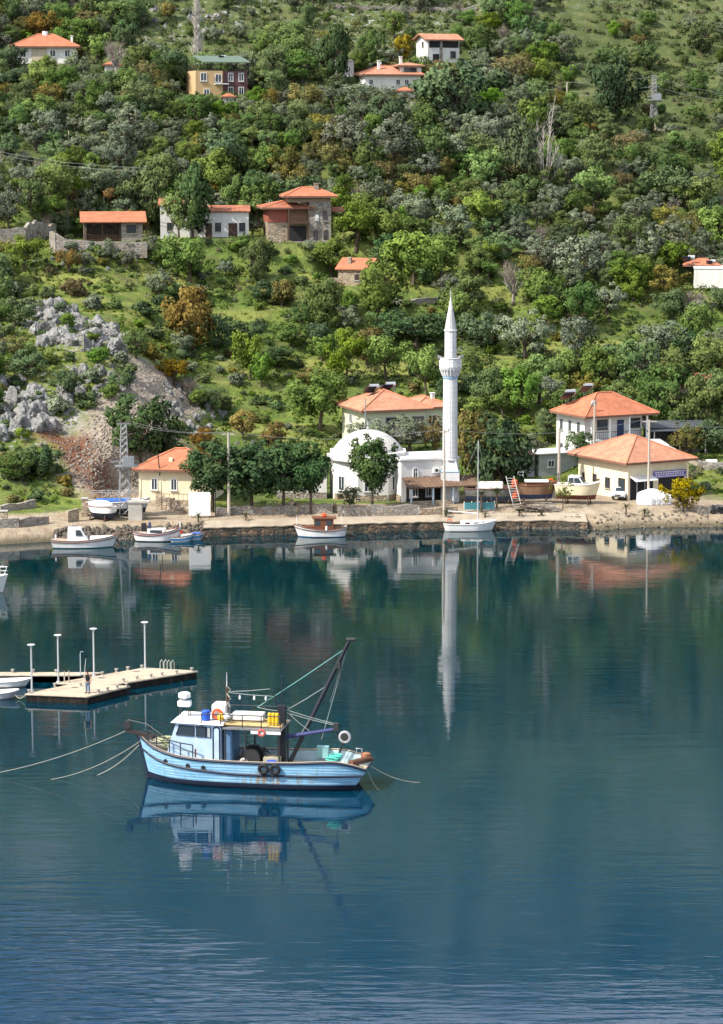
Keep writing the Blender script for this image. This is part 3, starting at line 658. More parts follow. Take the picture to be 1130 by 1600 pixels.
# --- ruined cottage
p = PL['ruin']; s = S_(p); rz = R(-24); o = thing('ruined_cottage', p, 'ruined stone cottage with patched red roof', 'cottage', rz)
w, d, h = 52*s, 4.5, 24*s; walls(o, w, d, h, stone_w); gable_roof(o, w, d, h, 1.5, 0.35, roof_r); keep(p, w*1.05, h+1.6, d, rz); MB().box(-w/2-2, -w/2-.003, 0.5, 0.9, -2, 1.0).build('broken_wall', stone_w, o)
window(o, face_m('F', w, d), 0.6, 1.2, 0.7, 0.9, fm=wood_d, pm=dark_in); chimney(o, -w*.2, 1.0, h, h+1.7, stone_w, .5)
# --- pale walled house at the right edge
p = PL['right_mid']; s = S_(p); rz = R(-6); o = thing('flat_roofed_house', p, 'pale walled house with flat parapet at the right edge', 'house', rz)
w, d, h = 84*s, 6, 30*s; walls(o, w, d, h, white_w, x0=1.6); MB().box(-w/2+1.6-.1, w/2+1.7, -.1, d+.1, h, h+.25).build('parapet', white_p, o); hip_roof(o, 5, 4, h+.25, 1.1, .3, roof_r, 3.0, -1.2, False)
for x in (2.4, 3.2, 4.0): window(o, face_m('F', w, d), x, 2.2, 0.5, 0.9)
solar(o, -2.8, 3.0, h+.9, 0.8); solar(o, 0.4, 3.4, h+.5, 0.6); KEEP.append((1070, 412, 1130, 448, p.y))
# --- small roofs peeping out of the wood
for u, v, wpx, hpx, lb in ((176, 112, 24, 10, 'tiny red roofed hut under the bare tree'), (358, 160, 18, 8, 'little orange roof below the yellow house'), (635, 152, 26, 9, 'low red roof just below the long white house')):
    p = at_ground(u, v); s = S_(p); o = thing('small_house', p, lb, 'house', R(8)); walls(o, wpx*s, 2.6, hpx*s, white_w); hip_roof(o, wpx*s, 2.6, hpx*s, 0.8, 0.3, roof_r, caps=False); keep(p, wpx*s*.8, hpx*s+.8, 2.6); window(o, face_m('F', wpx*s, 2.6), 0.2, hpx*s*.55, 0.5, 0.5)
# --- pale green house behind the mosque
p = PL['green_house']; s = S_(p); rz = R(20); o = thing('green_walled_house', p, 'pale green house with red hip roof behind the mosque', 'house', rz)
w, d, h = 100*s, 8.5, EL(641, p.y)-p.z; walls(o, w, d, h, green_w); hip_roof(o, w, d, h, 2.2, 0.8, roof_o); keep(p, w, h+2, d, rz)
MB().box(w/2+.003, w/2+3.2, 1.6, d-.5, -2.5, h-.05).build('side_wing', green_w, o); hip_roof(o, 4.2, d-2.6, h-.04, 1.2, 0.6, roof_o, 1.6, w/2+1.6, True, 'wing_roof')
for x, ww in ((-0.4, 1.8), (3.0, 1.6)): window(o, face_m('F', w, d), x, h-1.5, ww, 1.3, bars=2, fm=mat('grey_frame', (.2, .2, .2)))
window(o, Matrix.Translation((w/2+1.6, 1.6, 0)), 0, h-1.5, 1.2, 1.2); window(o, face_m('L', w, d), -1, h-1.4, 1, 1.2)
MB().box(-1.0, w/2, -1.1, -.003, h-3.2, h-3.05).build('balcony', conc, o); railing(o, [(-1, -1.05), (w/2, -1.05)], h-3.05, .9)
solar(o, -0.9, 5.2, h+1.7, 0.95, R(0)); solar(o, 1.3, 5.2, h+1.9, 0.95); chimney(o, w/2+2.2, 3.2, h+.5, h+1.6, white_w)
# --- white two storey house
p = PL['white_house']; s = S_(p); rz = R(27); o = thing('white_villa', p, 'white two storey house with orange roof and blue balcony', 'house', rz)
w, d = 8.2, 6.6; h = EL(648, p.y)-p.z; walls(o, w, d, h, white_w); hip_roof(o, w+.6, d, h, 2.5, 0.9, roof_r, -0.9, 0.2); keep(p, w, h+2.3, d, rz)
MB().box(-w/2, w/2, -1.5, -.003, h-3.05, h-2.85).build('balcony', white_p, o); railing(o, [(-w/2+.1, -.05), (-w/2+.1, -1.42), (w/2-.1, -1.42), (w/2-.1, -.05)], h-2.85, 0.95, metal_d, 0.28)
for x in (-w/2+.15, -w*.17, w*.17, w/2-.15): MB().box(x-.1, x+.1, -1.48, -1.28, -2, h-.003).build('post', white_p, o)
F = face_m('F', w, d)
for x in (-1.6, 3.1): window(o, F, x, h-1.15, 1.5, 1.2, fm=wood_d)
window(o, F, 1.0, h-1.75, 0.95, 2.15, 'door', navy_p, navy_p, door=True)
for x in (-2.2, 1.8): window(o, F, x, h-4.4, 1.5, 1.2, fm=wood_d)
L_ = face_m('L', w, d)
for x in (-2.1, -0.1, 1.9): window(o, L_, x, h-1.5, 0.6, 1.3, fm=mat('grey_frame', (.2, .2, .2)))
for x in (-2.0, 1.6): window(o, L_, x, h-4.4, 0.6, 1.2, fm=mat('grey_frame', (.2, .2, .2)))
solar(o, -3.0, 5.2, h+1.6, 1.0); solar(o, -0.2, 5.6, h+2.3, 0.9)
MB().torus((-3.4, -0.9, h+1.6), 0.3, 0.12, 'Y', 14, 6).build('satellite_dish', metal_g, o)
shed_roof(o, -0.2, 5.6, -6.4, -1.6, h-4.3, h-3.1, sheet_m, 0.1, 'canopy'); shed_roof(o, -3.2, 3.4, -8.2, -3.8, h-5.7, h-5.2, sheet_m, 0.1, 'canopy')
for x, y in ((0, -6.2), (2.8, -6.2), (5.4, -6.2)): MB().cyl((x, y, -2), (x, y, h-4.25), .06, n=5).build('canopy_post', metal_d, o)
q = p+Vector((7.6, 1.5, 0)); b = thing('dark_barn', q, 'low dark shed right of the white two storey house', 'shed', R(6)); MB().box(-3.0, 3.4, 0, 4, -1, 3.2).build('wall', dark_in, b); shed_roof(b, -3.6, 4.4, -.8, 4.4, 2.9, 3.6, mat('dark_sheet', (.06, .07, .08), .5), .1)
for x in (-2.6, 0.6, 3.8): MB().cyl((x, -.6, -1), (x, -.6, 3.0), .07, n=5).build('post', conc, b)
q = at_ground(868, 742); b = thing('grey_shed', q, 'flat roofed grey shed beside the workshop', 'shed', R(22)); MB().box(-2.2, 3.4, 0, 3, -1, 2.6).build('wall', mat('shed_grey', (.33, .36, .34), .8), b); shed_roof(b, -2.5, 3.8, -.4, 3.3, 2.6, 2.75, sheet_m, .1); window(b, face_m('F', 5, 3), -.6, 1.4, .9, .9)
# --- cream workshop on the right
cx = at_ground(981, 782); rz = R(30)
p = Vector((cx.x, cx.y, 1.75)); o = thing('workshop', p, 'single storey cream workshop with wide terracotta roof and sign', 'workshop', rz)
w, d = 8.2, 10.0; y_ = p.y+2; h = EL(724, p.y)-p.z; x0 = 4.1
walls(o, 8.2, d, h, cream_w, 0.0, x0); hip_roof(o, 8.2, d, h, 2.5, 0.95, roof_o, 0, x0); keep(p+Vector((3.4, 1.5, 0)), 8.2, h+2, d, rz)
Mf = Matrix.Translation((x0, 0, 0)); Ml = Matrix.Translation((x0-4.1, d/2, 0)) @ Matrix.Rotation(-PI/2, 4, 'Z')
for x, ww, hh, zz in ((-3.9, 0.45, 0.7, 1.9), (-1.6, 0.75, 1.2, 1.75), (1.0, 0.95, 1.25, 1.6)): window(o, Ml, x, zz, ww, hh, fm=wood_d)
window(o, Ml, 3.8, 1.25, 1.3, 2.4, 'door', wood_d, glass, door=True)
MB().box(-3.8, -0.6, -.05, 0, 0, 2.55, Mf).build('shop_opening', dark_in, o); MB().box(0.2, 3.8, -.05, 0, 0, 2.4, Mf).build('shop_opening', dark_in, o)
for x in (-2.9, -1.8): MB().box(x-.05, x+.05, -.12, -.055, 0, 2.5, Mf).build('door_post', metal_g, o)
for x0_, x1_ in ((-3.9, -2.4), (-2.3, -.8)): MB().add([tuple(Mf @ Vector(q_)) for q_ in ((x0_, -.1, 2.7), (x1_, -.1, 2.7), (x1_, -1.3, 2.25), (x0_, -1.3, 2.25), (x0_, -.1, 2.76), (x1_, -.1, 2.76), (x1_, -1.3, 2.31), (x0_, -1.3, 2.31))], [(0, 3, 2, 1), (4, 5, 6, 7), (0, 1, 5, 4), (1, 2, 6, 5), (2, 3, 7, 6), (3, 0, 4, 7)]).build('awning', white_p, o)
sg = MB().box(-0.6, 4.0, -.2, -.1, 2.35, 3.15, Mf).build('sign_banner', mat('sign_violet', (0.16, 0.13, 0.38), .6, .1), o); sg['label'] = 'violet and white sign banner over the shop front'
MB().box(-0.5, 3.9, -.215, -.203, 2.92, 3.05, Mf).box(-0.5, 3.9, -.215, -.203, 2.45, 2.55, Mf).build('sign_stripe', mat('sign_white', (.6, .58, .68), .6), sg)
for k in range(12): 
    xx = -0.35+k*0.34; MB().box(xx, xx+.2, -.214, -.203, 2.64, 2.84, Mf).build('sign_letter', mat('sign_white', (.6, .58, .68), .6), sg)
MB().cyl((x0+3.8, -.7, -1), (x0+3.8, -.7, h), .12, n=8).build('post', cream_w, o)
# --- cream house on the left
p = PL['cream_left']; s = S_(p); rz = R(-8); o = thing('cream_house', p, 'cream house with red hip roof above the rough track', 'house', rz)
w, d = 8.4, 7; h = EL(735, p.y)-p.z; x0 = 0.9; walls(o, w, d, h, cream_w, 0, x0); hip_roof(o, w, d, h, 2.1, 0.6, roof_r, 0, x0); keep(p, 5, h+2, d, rz)
Mf = Matrix.Translation((x0, 0, 0))
for x in (-2.4, -0.15): window(o, Mf, x, h-1.6, 0.75, 1.35)
MB().tube([(x0-1.7, -.35, h-.6), (x0-1.7, -.35, h-.1), (x0-1.9, -.35, h+1.9)], .07, 6).build('flue_pipe', metal_d, o); MB().box(x0-.9, x0-.5, .9, 1.3, h+.4, h+1.3).build('chimney', cream_w, o)
MB().box(-0.9, 4.6, -2.6, -.003, -2.5, 0.1).build('terrace', stone_w, o); railing(o, [(-.8, -.1), (-.8, -2.5), (4.4, -2.5)], .1, 1.0, wood_b, .5)
stone_wall([(246, 790), (272, 797), (300, 803)], 1.3, 'stone retaining wall under the cream house terrace', stone_w)
# --- small shed in the trees, right
p = PL['shed']; s = S_(p); o = thing('tin_shed', p, 'small rusty roofed shed among the trees at the right', 'shed', R(-10)); walls(o, 4.4, 3, 1.5, wood_b); shed_roof(o, -2.6, 2.8, -.5, 3.2, 1.5, 2.1, mat('rust_sheet', (.24, .10, .06), .8, .3)); MB().box(-2.4, 3.2, -1.2, -.8, -1, .5).build('low_wall', stone_w, o); KEEP.append((1070, 588, 1125, 612, p.y))

# --- mosque
BZ = 1.7; mc = at_ground(575, 790); MY = 308.5
mo = thing('mosque', (at_y(575, 780, MY).x, MY, BZ), 'white village mosque with shallow dome and brown porch', 'mosque', 0)
X = lambda u, y: at_y(u, 780, y).x-mo.location.x
Yv = lambda y: y-MY
Hh = EL(716, MY)-BZ
octo = [(4.55*math.cos(2*PI*(i+.5)/8+R(8)), 4.55*math.sin(2*PI*(i+.5)/8+R(8))) for i in range(8)]
MB().prism(octo, -2, Hh).build('prayer_hall', mosque_w, mo)
MB().lathe([(5.05, Hh), (5.15, Hh+.12), (5.15, Hh+.34), (4.8, Hh+.42), (4.6, Hh+.42), (4.6, Hh+.85), (4.72, Hh+.95), (4.2, Hh+1.02)], 8).build('cornice', mosque_w, mo)
rise = EL(671, MY)-(BZ+Hh+.95); Rb = 4.1; Rs = (Rb*Rb+rise*rise)/(2*rise); prof = []
for k in range(13):
    a = math.asin(Rb/Rs)*(1-k/12); prof.append((max(Rs*math.sin(a), .02), Hh+.95+Rs*math.cos(a)-(Rs-rise)))
MB().lathe(prof, 40).build('dome', mat('dome_plaster', (.52, .505, .475), .85, .10, .9, dirt=(.36, .34, .30), dirt_amt=.5), mo, True); MB().lathe([(.12, Hh+.9+rise), (.2, Hh+1.1+rise), (.05, Hh+1.3+rise), (.12, Hh+1.5+rise), (.02, Hh+1.9+rise)], 8).build('dome_finial', metal_g, mo)
for i, zz in ((4, 2.0), (5, 2.0), (6, 2.0)):
    a = 2*PI*(i+1)/8+R(8); r = 4.55*math.cos(PI/8)
    M = Matrix.Translation((r*math.cos(a), r*math.sin(a), 0)) @ Matrix.Rotation(a+PI/2, 4, 'Z'); window(mo, M, -0.6, zz, 0.9, 1.7, fm=white_p, bars=1); MB().box(-1.6, 1.6, -.08, 0.02, -1, .75, M).build('stone_plinth', stone_w, mo)
# annexe
ya = 303.6; ax = X(627, ya); aw, ad, ahh = 6.9, 6.2, EL(720, ya)-BZ; arz = R(17)
A = Matrix.Translation((ax, Yv(ya), 0)) @ Matrix.Rotation(arz, 4, 'Z')
MB().box(0, aw, 0, ad, -2, ahh, A).build('annexe', mosque_w, mo); MB().box(-.2, aw+.15, -.2, ad+.2, ahh, ahh+.2, A).build('annexe_roof', mosque_w, mo)
MB().box(-2.9, -.003, 2.0, ad, -2, ahh-.005, A).build('annexe', mosque_w, mo); MB().box(-3.1, -.205, 1.8, ad+.1, ahh-.003, ahh+.19, A).build('annexe_roof', mosque_w, mo)
def arch_window(root, M, x, z, ww, hh):
    n = 9; o_, i_ = [], []
    for k in range(n+1):
        a = PI*k/n; o_.append((x+math.cos(a)*ww/2, z+hh/2-ww/2+math.sin(a)*ww/2)); i_.append((x+math.cos(a)*(ww/2-.1), z+hh/2-ww/2+math.sin(a)*(ww/2-.1)))
    o_ = [(x+ww/2, z-hh/2)]+o_+[(x-ww/2, z-hh/2)]; i_ = [(x+ww/2-.1, z-hh/2)]+i_+[(x-ww/2+.1, z-hh/2)]; m_ = len(o_); b = MB()
    vs = [M @ Vector((q[0], -.09, q[1])) for q in o_]+[M @ Vector((q[0], -.09, q[1])) for q in i_]+[M @ Vector((q[0], .02, q[1])) for q in o_]+[M @ Vector((q[0], .02, q[1])) for q in i_]
    b.add(vs, [(k, k+1, m_+k+1, m_+k) for k in range(m_-1)]+[(m_+k, m_+k+1, 3*m_+k+1, 3*m_+k) for k in range(m_-1)]+[(2*m_+k, 2*m_+k+1, k+1, k) for k in range(m_-1)])
    f = b.build('window', white_p, root); g = MB(); g.add([M @ Vector((q[0], -.03, q[1])) for q in i_]+[M @ Vector((q[0], .02, q[1])) for q in i_], [tuple(range(m_))]+[(k, (k+1) % m_, m_+(k+1) % m_, m_+k) for k in range(m_)]); g.build('pane', glass, f)
    MB().box(x-.03, x+.03, -.07, -.031, z-hh/2, z+hh/2-.1, M).box(x-ww/2+.1, x+ww/2-.1, -.068, -.032, z+.1, z+.16, M).build('glazing_bar', white_p, f)
for x in (1.7, 5.0): arch_window(mo, A, x, 3.35, 0.65, 1.35)
MB().box(3.75, 4.45, -.32, -.003, 3.3, 3.9, A).build('air_conditioner', white_p, mo); MB().cyl(A @ Vector((4.15, -.33, 3.6)), A @ Vector((4.15, -.335, 3.6)), .2, n=14).build('fan_grille', metal_d, mo)
MB().box(2.6, 3.2, -.04, -.003, 2.9, 3.0, A).build('name_plate', metal_g, mo)
Al = Matrix.Translation((ax, Yv(ya), 0)) @ Matrix.Rotation(arz, 4, 'Z') @ Matrix.Rotation(-PI/2, 4, 'Z')
MB().box(-6.1, -.1, -.1, -.003, -1, .8, Matrix.Translation((ax, Yv(ya), 0)) @ Matrix.Rotation(arz-PI/2, 4, 'Z')).build('stone_plinth', stone_w, mo)
MB().box(-2.9, -.1, 1.9, 1.997, -1, .8, A).build('stone_plinth', stone_w, mo)
# porch
pz0, pz1 = EL(768, ya-3)-BZ, 2.75
vs = [(-.3, -3.4, 2.0), (aw+1.9, -3.4, 2.0), (aw+1.7, -.01, 2.75), (0.1, -.01, 2.75)]
b = MB(); b.add([A @ Vector((q[0], q[1], q[2]+.14)) for q in vs]+[A @ Vector(q) for q in vs], [(0, 1, 2, 3), (7, 6, 5, 4), (4, 5, 1, 0), (5, 6, 2, 1), (6, 7, 3, 2), (7, 4, 0, 3)]); b.build('porch_roof', roof_brown, mo)
for k in range(16):
    xx = 0.1+k*0.53; b = MB(); b.tube([A @ Vector((xx-.15*(1-k/16), -3.42, 2.16)), A @ Vector((xx+.05, -.05, 2.91))], .05, 5); b.build('roof_batten', roof_brown, mo)
for x in (0.2, 2.8, 5.2, 8.0): MB().cyl(A @ Vector((x, -3.1, -1)), A @ Vector((x, -3.1, 2.05)), .13, n=10).build('porch_column', mat('column_pale_blue', (.50, .60, .66), .7), mo)
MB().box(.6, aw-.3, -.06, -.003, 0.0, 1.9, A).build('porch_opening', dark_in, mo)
for x in (1.5, 3.4): window(mo, A @ Matrix.Translation((0, -.06, 0)), x, 1.2, 1.0, 1.2, bars=2)
MB().box(0.2, 2.6, -3.3, -3.0, -1, .55, A).box(2.9, 5.0, -3.3, -3.0, -1, .55, A).build('porch_parapet', stone_w, mo)
# low wing on the left
yb = 306.5; wx = X(470, yb)
b = MB().box(wx-2.8, wx+3.0, Yv(yb), Yv(yb)+4, -2, 3.2); b.build('side_wing', mosque_w, mo); MB().box(wx-3.0, wx+3.2, Yv(yb)-.15, Yv(yb)+4.1, 3.2, 3.4).build('side_wing_roof', mosque_w, mo)
Mw = Matrix.Translation((wx, Yv(yb), 0)); 
for x in (-1.7, 1.0): window(mo, Mw, x, 1.9, .8, 1.1)
MB().box(-2.8, 3.0, -.08, -.003, -1, .8, Mw).build('stone_plinth', stone_g, mo)
KEEP.append((500, 672, 745, 790, 303)); KEEP.append((690, 450, 716, 740, 304)); KEEP.append((427, 735, 505, 785, 306))
# minaret
yn = 304.6; mx = at_y(703, 780, yn).x; mi = thing('minaret', (mx, yn, BZ), 'tall white minaret with one balcony and grey cone beside the mosque', 'minaret')
E = lambda v: EL(v, yn)-BZ
sm = mat('minaret_white', (0.67, 0.67, 0.67), .75, .05, .8, dirt=(.50, .48, .45), dirt_amt=.6, joints=.55)
pxm = 1/13.6
MB().box(-1.05, 1.05, -1.05, 1.05, -2, E(737)).build('plinth', sm, mi)
b = MB(); n = 12
sq = [(-1.05, -1.05), (1.05, -1.05), (1.05, 1.05), (-1.05, 1.05)]
MB().lathe([(1.36, E(737)), (.92, E(718))], 4).build('transition', sm, mi)
MB().lathe([(.92, E(718)), (.86, E(716)), (.80, E(590))], 12).build('shaft', sm, mi)
for k in range(12):
    a = 2*PI*k/12; MB().tube([(.84*math.cos(a), .84*math.sin(a), E(714)), (.78*math.cos(a), .78*math.sin(a), E(592))], .022, 5).build('flute', sm, mi)
blue = mat('blue_band', (.25, .42, .62), .7)
MB().lathe([(.87, E(591)), (.90, E(590.5)), (.90, E(589)), (.86, E(588.5))], 12).build('blue_ring', blue, mi); MB().lathe([(1.5, E(736.2)), (1.5, E(735))], 4).build('blue_ring', blue, mi)
MB().lathe([(.86, E(588)), (.98, E(584)), (1.05, E(580)), (1.2, E(577)), (1.26, E(574))], 16).build('balcony_corbel', mat('corbel_grey', (.62, .62, .63), .8, .12, 2), mi)
for k in range(20):
    a = 2*PI*k/20; MB().tube([(.90*math.cos(a), .90*math.sin(a), E(587)), (1.1*math.cos(a), 1.1*math.sin(a), E(580)), (1.26*math.cos(a), 1.26*math.sin(a), E(574.5))], .05, 4).build('corbel_rib', sm, mi)
MB().lathe([(1.26, E(574)), (1.30, E(573)), (1.28, E(561)), (1.33, E(559)), (1.2, E(558.5)), (1.18, E(572))], 16, cap=False).build('balcony_parapet', sm, mi); MB().lathe([(.3, E(573)), (1.25, E(572.5))], 16, cap=False).build('balcony_floor', sm, mi)
MB().lathe([(.69, E(574)), (.68, E(517))], 12).build('upper_shaft', sm, mi); MB().lathe([(.70, E(517.5)), (.77, E(517)), (.77, E(515.5)), (.70, E(515))], 12).build('cone_ring', sm, mi)
lead = mat('lead_grey', (.46, .46, .45), .6, .12, 2); MB().lathe([(.70, E(515)), (.42, E(492)), (.27, E(483))], 12).build('cone', lead, mi); MB().lathe([(.27, E(483)), (.03, E(463))], 12).build('cone_tip', sm, mi)
MB().lathe([(.03, E(463)), (.15, E(461.5)), (.03, E(460)), (.12, E(458)), (.03, E(456.5)), (.08, E(455)), (.02, E(454)), (.015, E(449))], 10).build('finial', metal_g, mi)
for k, (dx, dy) in enumerate(((-1.15, -.3), (.95, -.7), (1.15, .2))):
    b = MB(); a = math.atan2(dy, dx); q = Vector((dx, dy, E(557))); b.cyl(q-Vector((math.cos(a), math.sin(a), 0))*.15, q+Vector((math.cos(a), math.sin(a), 0))*.3, .06, .2, 10); b.build('loudspeaker', metal_g, mi)
# ------------------------------------------------------------------ rocks
def m_rock(name, lo, hi, stain):
    t = NT(name); P_ = t.coord('Object'); oi = t.n('ShaderNodeObjectInfo')
    c = t.ramp(t.noise(P_, 1.6, 6, 0.7), [(0.3, lo), (0.52, tuple((a+b)/2 for a, b in zip(lo, hi))), (0.72, hi)])
    c = t.mix(t.map(t.noise(P_, 0.8, 4, 0.6), 0.55, 0.72, 0, 0.6), c, stain)
    c = t.mix(t.map(oi.outputs['Random'], 0, 1, 0, 0.35), c, lo)
    vo = t.n('ShaderNodeTexVoronoi', feature='DISTANCE_TO_EDGE'); t.set(vo.inputs['Vector'], P_); vo.inputs['Scale'].default_value = 1.3
    crack = t.map(vo.outputs['Distance'], 0, 0.06); h_ = t.math('ADD', t.math('MULTIPLY', crack, 0.5), t.noise(P_, 5, 5, 0.7))
    t.bsdf(c, 0.92, 0, t.bump(h_, 0.9, 0.18), 0.2); return t.m
rock_m = m_rock('limestone', (0.11, 0.11, 0.105), (0.43, 0.425, 0.41), (0.23, 0.19, 0.15)); wet_rock = m_rock('shore_stone', (0.06, 0.055, 0.045), (0.22, 0.19, 0.15), (0.10, 0.085, 0.06))
def rock_mesh(seed, m, sub=3, sq=(1, 1, 1)):
    rs = np.random.default_rng(seed); bm = bmesh.new(); bmesh.ops.create_icosphere(bm, subdivisions=sub, radius=1.0)
    v = np.array([q.co[:] for q in bm.verts]); f = [[q.index for q in fc.verts] for fc in bm.faces]; bm.free()
    for k in range(14):                                  # plane cuts make facets
        n = rs.normal(size=3)*np.array([1, 1, .6]); n /= np.linalg.norm(n); d = rs.uniform(0.38, 0.8); e = v @ n-d; v = v-np.outer(np.maximum(e, 0)*0.9, n)
    v = v*(1+0.16*fbm(v[:, 0]*1.7+seed, v[:, 1]*1.7+v[:, 2]*1.3, seed, 3)[:, None])*np.array(sq)
    rid = 1-np.abs(fbm(v[:, 0]*3.1+seed, v[:, 1]*3.1+v[:, 2]*.6, seed+5, 3))*2
    if sub > 2: v *= (1-0.30*np.clip(rid, 0, 1)**3)[:, None]; v[:, 2] += 0.35*fbm(v[:, 0]*2.5, v[:, 1]*2.5+seed, seed+9, 3)*(v[:, 2] > 0)
    me = np_mesh('rock', v, f); me.materials.append(m); return me
ROCKS = [rock_mesh(500+k, rock_m, 4, (1, 0.9, [0.6, 0.85, 1.0, 0.7][k % 4])) for k in range(10)]
def outcrop(label, spots, seed):
    rs = random.Random(seed); u, v, r = spots[0]; p = at_ground(u, v)
    c = bpy.data.objects.new('rock_outcrop', None); COL.objects.link(c); c.location = p; tag(c, label, 'rock outcrop', 'rock outcrops on the left slope')
    for i, (u, v, r) in enumerate(spots):
        q = at_ground(u, v); s = r*S_(q)*(1.3 if i % 3 else 1.0)
        o = bpy.data.objects.new('rock', ROCKS[rs.randrange(10)]); COL.objects.link(o); o.parent = c
        o.location = q+Vector((0, 0, s*0.08))-p; o.scale = (s*rs.uniform(.85, 1.3), s*rs.uniform(.8, 1.1), s*rs.uniform(.8, 1.25)); o.rotation_euler = (rs.uniform(-.35, .35), rs.uniform(-.35, .35), rs.uniform(0, 6.3))
def fill_spots(poly, n, r0, r1, seed):
    rs = random.Random(seed); us = [q[0] for q in poly]; vs = [q[1] for q in poly]; out = []
    def ins(x, y):
        c = False; j = len(poly)-1
        for i in range(len(poly)):
            (xi, yi), (xj, yj) = poly[i], poly[j]
            if (yi > y) != (yj > y) and x < (xj-xi)*(y-yi)/(yj-yi)+xi: c = not c
            j = i
        return c
    while len(out) < n:
        u = rs.uniform(min(us), max(us)); v = rs.uniform(min(vs), max(vs))
        if ins(u, v): out.append((u, v, r0+(r1-r0)*rs.random()**2))
    return sorted(out, key=lambda q: -q[2])
outcrop('grey limestone crag at the top of the left slope', fill_spots([(48, 500), (62, 474), (105, 476), (135, 510), (180, 510), (200, 530), (192, 560), (150, 560), (110, 540), (60, 540)], 130, 5, 20, 1), 1)
outcrop('pale grey rock mass above the red earth', fill_spots([(-10, 600), (30, 596), (60, 610), (88, 640), (88, 665), (40, 680), (-10, 690)], 90, 6, 22, 2), 2)
outcrop('broken grey rocks along the left edge of the gravel slide', fill_spots([(85, 600), (150, 560), (210, 580), (205, 605), (150, 630), (100, 640)], 60, 4, 13, 3), 3)
outcrop('small crag at the head of the gravel slide', fill_spots([(252, 600), (295, 592), (302, 625), (262, 640)], 16, 6, 15, 4), 4)
outcrop('scattered white rocks between the gravel slide and the ochre bushes', fill_spots([(235, 640), (300, 625), (360, 650), (440, 690), (430, 715), (330, 680), (250, 690)], 30, 3, 12, 5), 5)
outcrop('rocks on the scrub at the upper left of the hill', fill_spots([(140, 40), (190, 10), (340, 20), (400, 40), (330, 60), (230, 40)], 34, 2, 10, 6), 6)
outcrop('rocks lying between the trees below the palm', fill_spots([(110, 230), (200, 215), (330, 225), (330, 260), (240, 250), (120, 245)], 30, 3, 9, 7), 7)
outcrop('rubble stones on the grass below the pavilion', fill_spots([(20, 395), (240, 392), (250, 420), (60, 425)], 16, 3, 8, 8), 8)
def rubble(name, n, seed, fn, size, m, label, cat):
    rs = np.random.default_rng(seed); base = [rock_mesh(600+k, m, 2) for k in range(3)]; V = []; F = []; off = 0
    for i in range(n):
        b = base[i % 3]; v = np.empty(len(b.vertices)*3, np.float32); b.vertices.foreach_get('co', v); v = v.reshape(-1, 3)
        f = np.empty(len(b.polygons)*3, np.int32); b.polygons.foreach_get('vertices', f); s = rs.uniform(*size)*(1+.4*rs.random(3)); a = rs.uniform(0, 6.3); c_, s_ = math.cos(a), math.sin(a)
        v = v*s; v = np.stack([v[:, 0]*c_-v[:, 1]*s_, v[:, 0]*s_+v[:, 1]*c_, v[:, 2]], 1)+np.array(fn(rs)); V.append(v); F.append(f.reshape(-1, 3)+off); off += len(v)
    me = np_mesh(name, np.concatenate(V), np.concatenate(F)); me.materials.append(m); o = bpy.data.objects.new(name, me); COL.objects.link(o); tag(o, label, cat, None, 'stuff'); return o
def along_shore(u0, u1, lo, hi):
    x0, x1 = at_z(u0, 838).x, at_z(u1, 826).x
    def fn(rs):
        x = rs.uniform(x0, x1); d = rs.uniform(lo, hi); y = float(shore(x))+d; return (x, y, max(gz(x, y), -.1)+rs.uniform(-.05, .15))
    return fn
rubble('shore_rubble', 420, 5, along_shore(90, 330, -0.6, 2.0), (.14, .38), wet_rock, 'heaped stones along the water below the left road', 'stones')
rubble('breakwater_stones', 420, 6, along_shore(690, 920, -0.7, 1.6), (.14, .4), wet_rock, 'dark stones along the foot of the right quay', 'stones')
rubble('beach_stones', 170, 7, along_shore(900, 1180, -0.5, 3.0), (.05, .2), m_rock('beach_stone', (0.13, 0.11, 0.085), (0.36, 0.31, 0.24), (0.2, 0.16, 0.11)), 'pebbles and stones on the right beach', 'stones')
def on_scree(rs):
    k = rs.integers(0, len(scree_line)-1); t_ = rs.random(); a_, b_ = scree_line[k], scree_line[k+1]; x = a_[0]+(b_[0]-a_[0])*t_+rs.normal()*2.2; y = a_[1]+(b_[1]-a_[1])*t_+rs.normal()*2.0
    return (x, y, gz(x, y)+.02)
scree_m = m_rock('scree_stone', (0.20, 0.17, 0.14), (0.46, 0.42, 0.36), (0.24, 0.15, 0.10))
rubble('scree_gravel', 2200, 8, on_scree, (.05, .2), scree_m, 'loose gravel and stones of the slide', 'gravel')
def on_red(rs):
    k = rs.integers(0, len(red_line)-1); t_ = rs.random(); a_, b_ = red_line[k], red_line[k+1]; x = a_[0]+(b_[0]-a_[0])*t_+rs.normal()*1.6; y = a_[1]+(b_[1]-a_[1])*t_+rs.normal()*1.6
    return (x, y, gz(x, y)+.02)
rubble('red_rubble', 220, 9, on_red, (.05, .24), m_rock('red_stone', (0.12, 0.07, 0.05), (0.34, 0.26, 0.2), (0.17, 0.06, 0.035)), 'rubble lying in the red earth cut', 'rubble')
rp = at_ground(500, 798); 
rubble('rock_heap', 90, 12, lambda rs: (rp.x+rs.normal()*2.6, rp.y+rs.normal()*.4, gz(rp.x, rp.y)+abs(rs.normal())*.35), (.16, .42), m_rock('tan_stone', (0.28, 0.19, 0.11), (0.58, 0.48, 0.35), (0.3, 0.2, 0.12)), 'heap of tan stones between the pines and the mosque', 'stones')

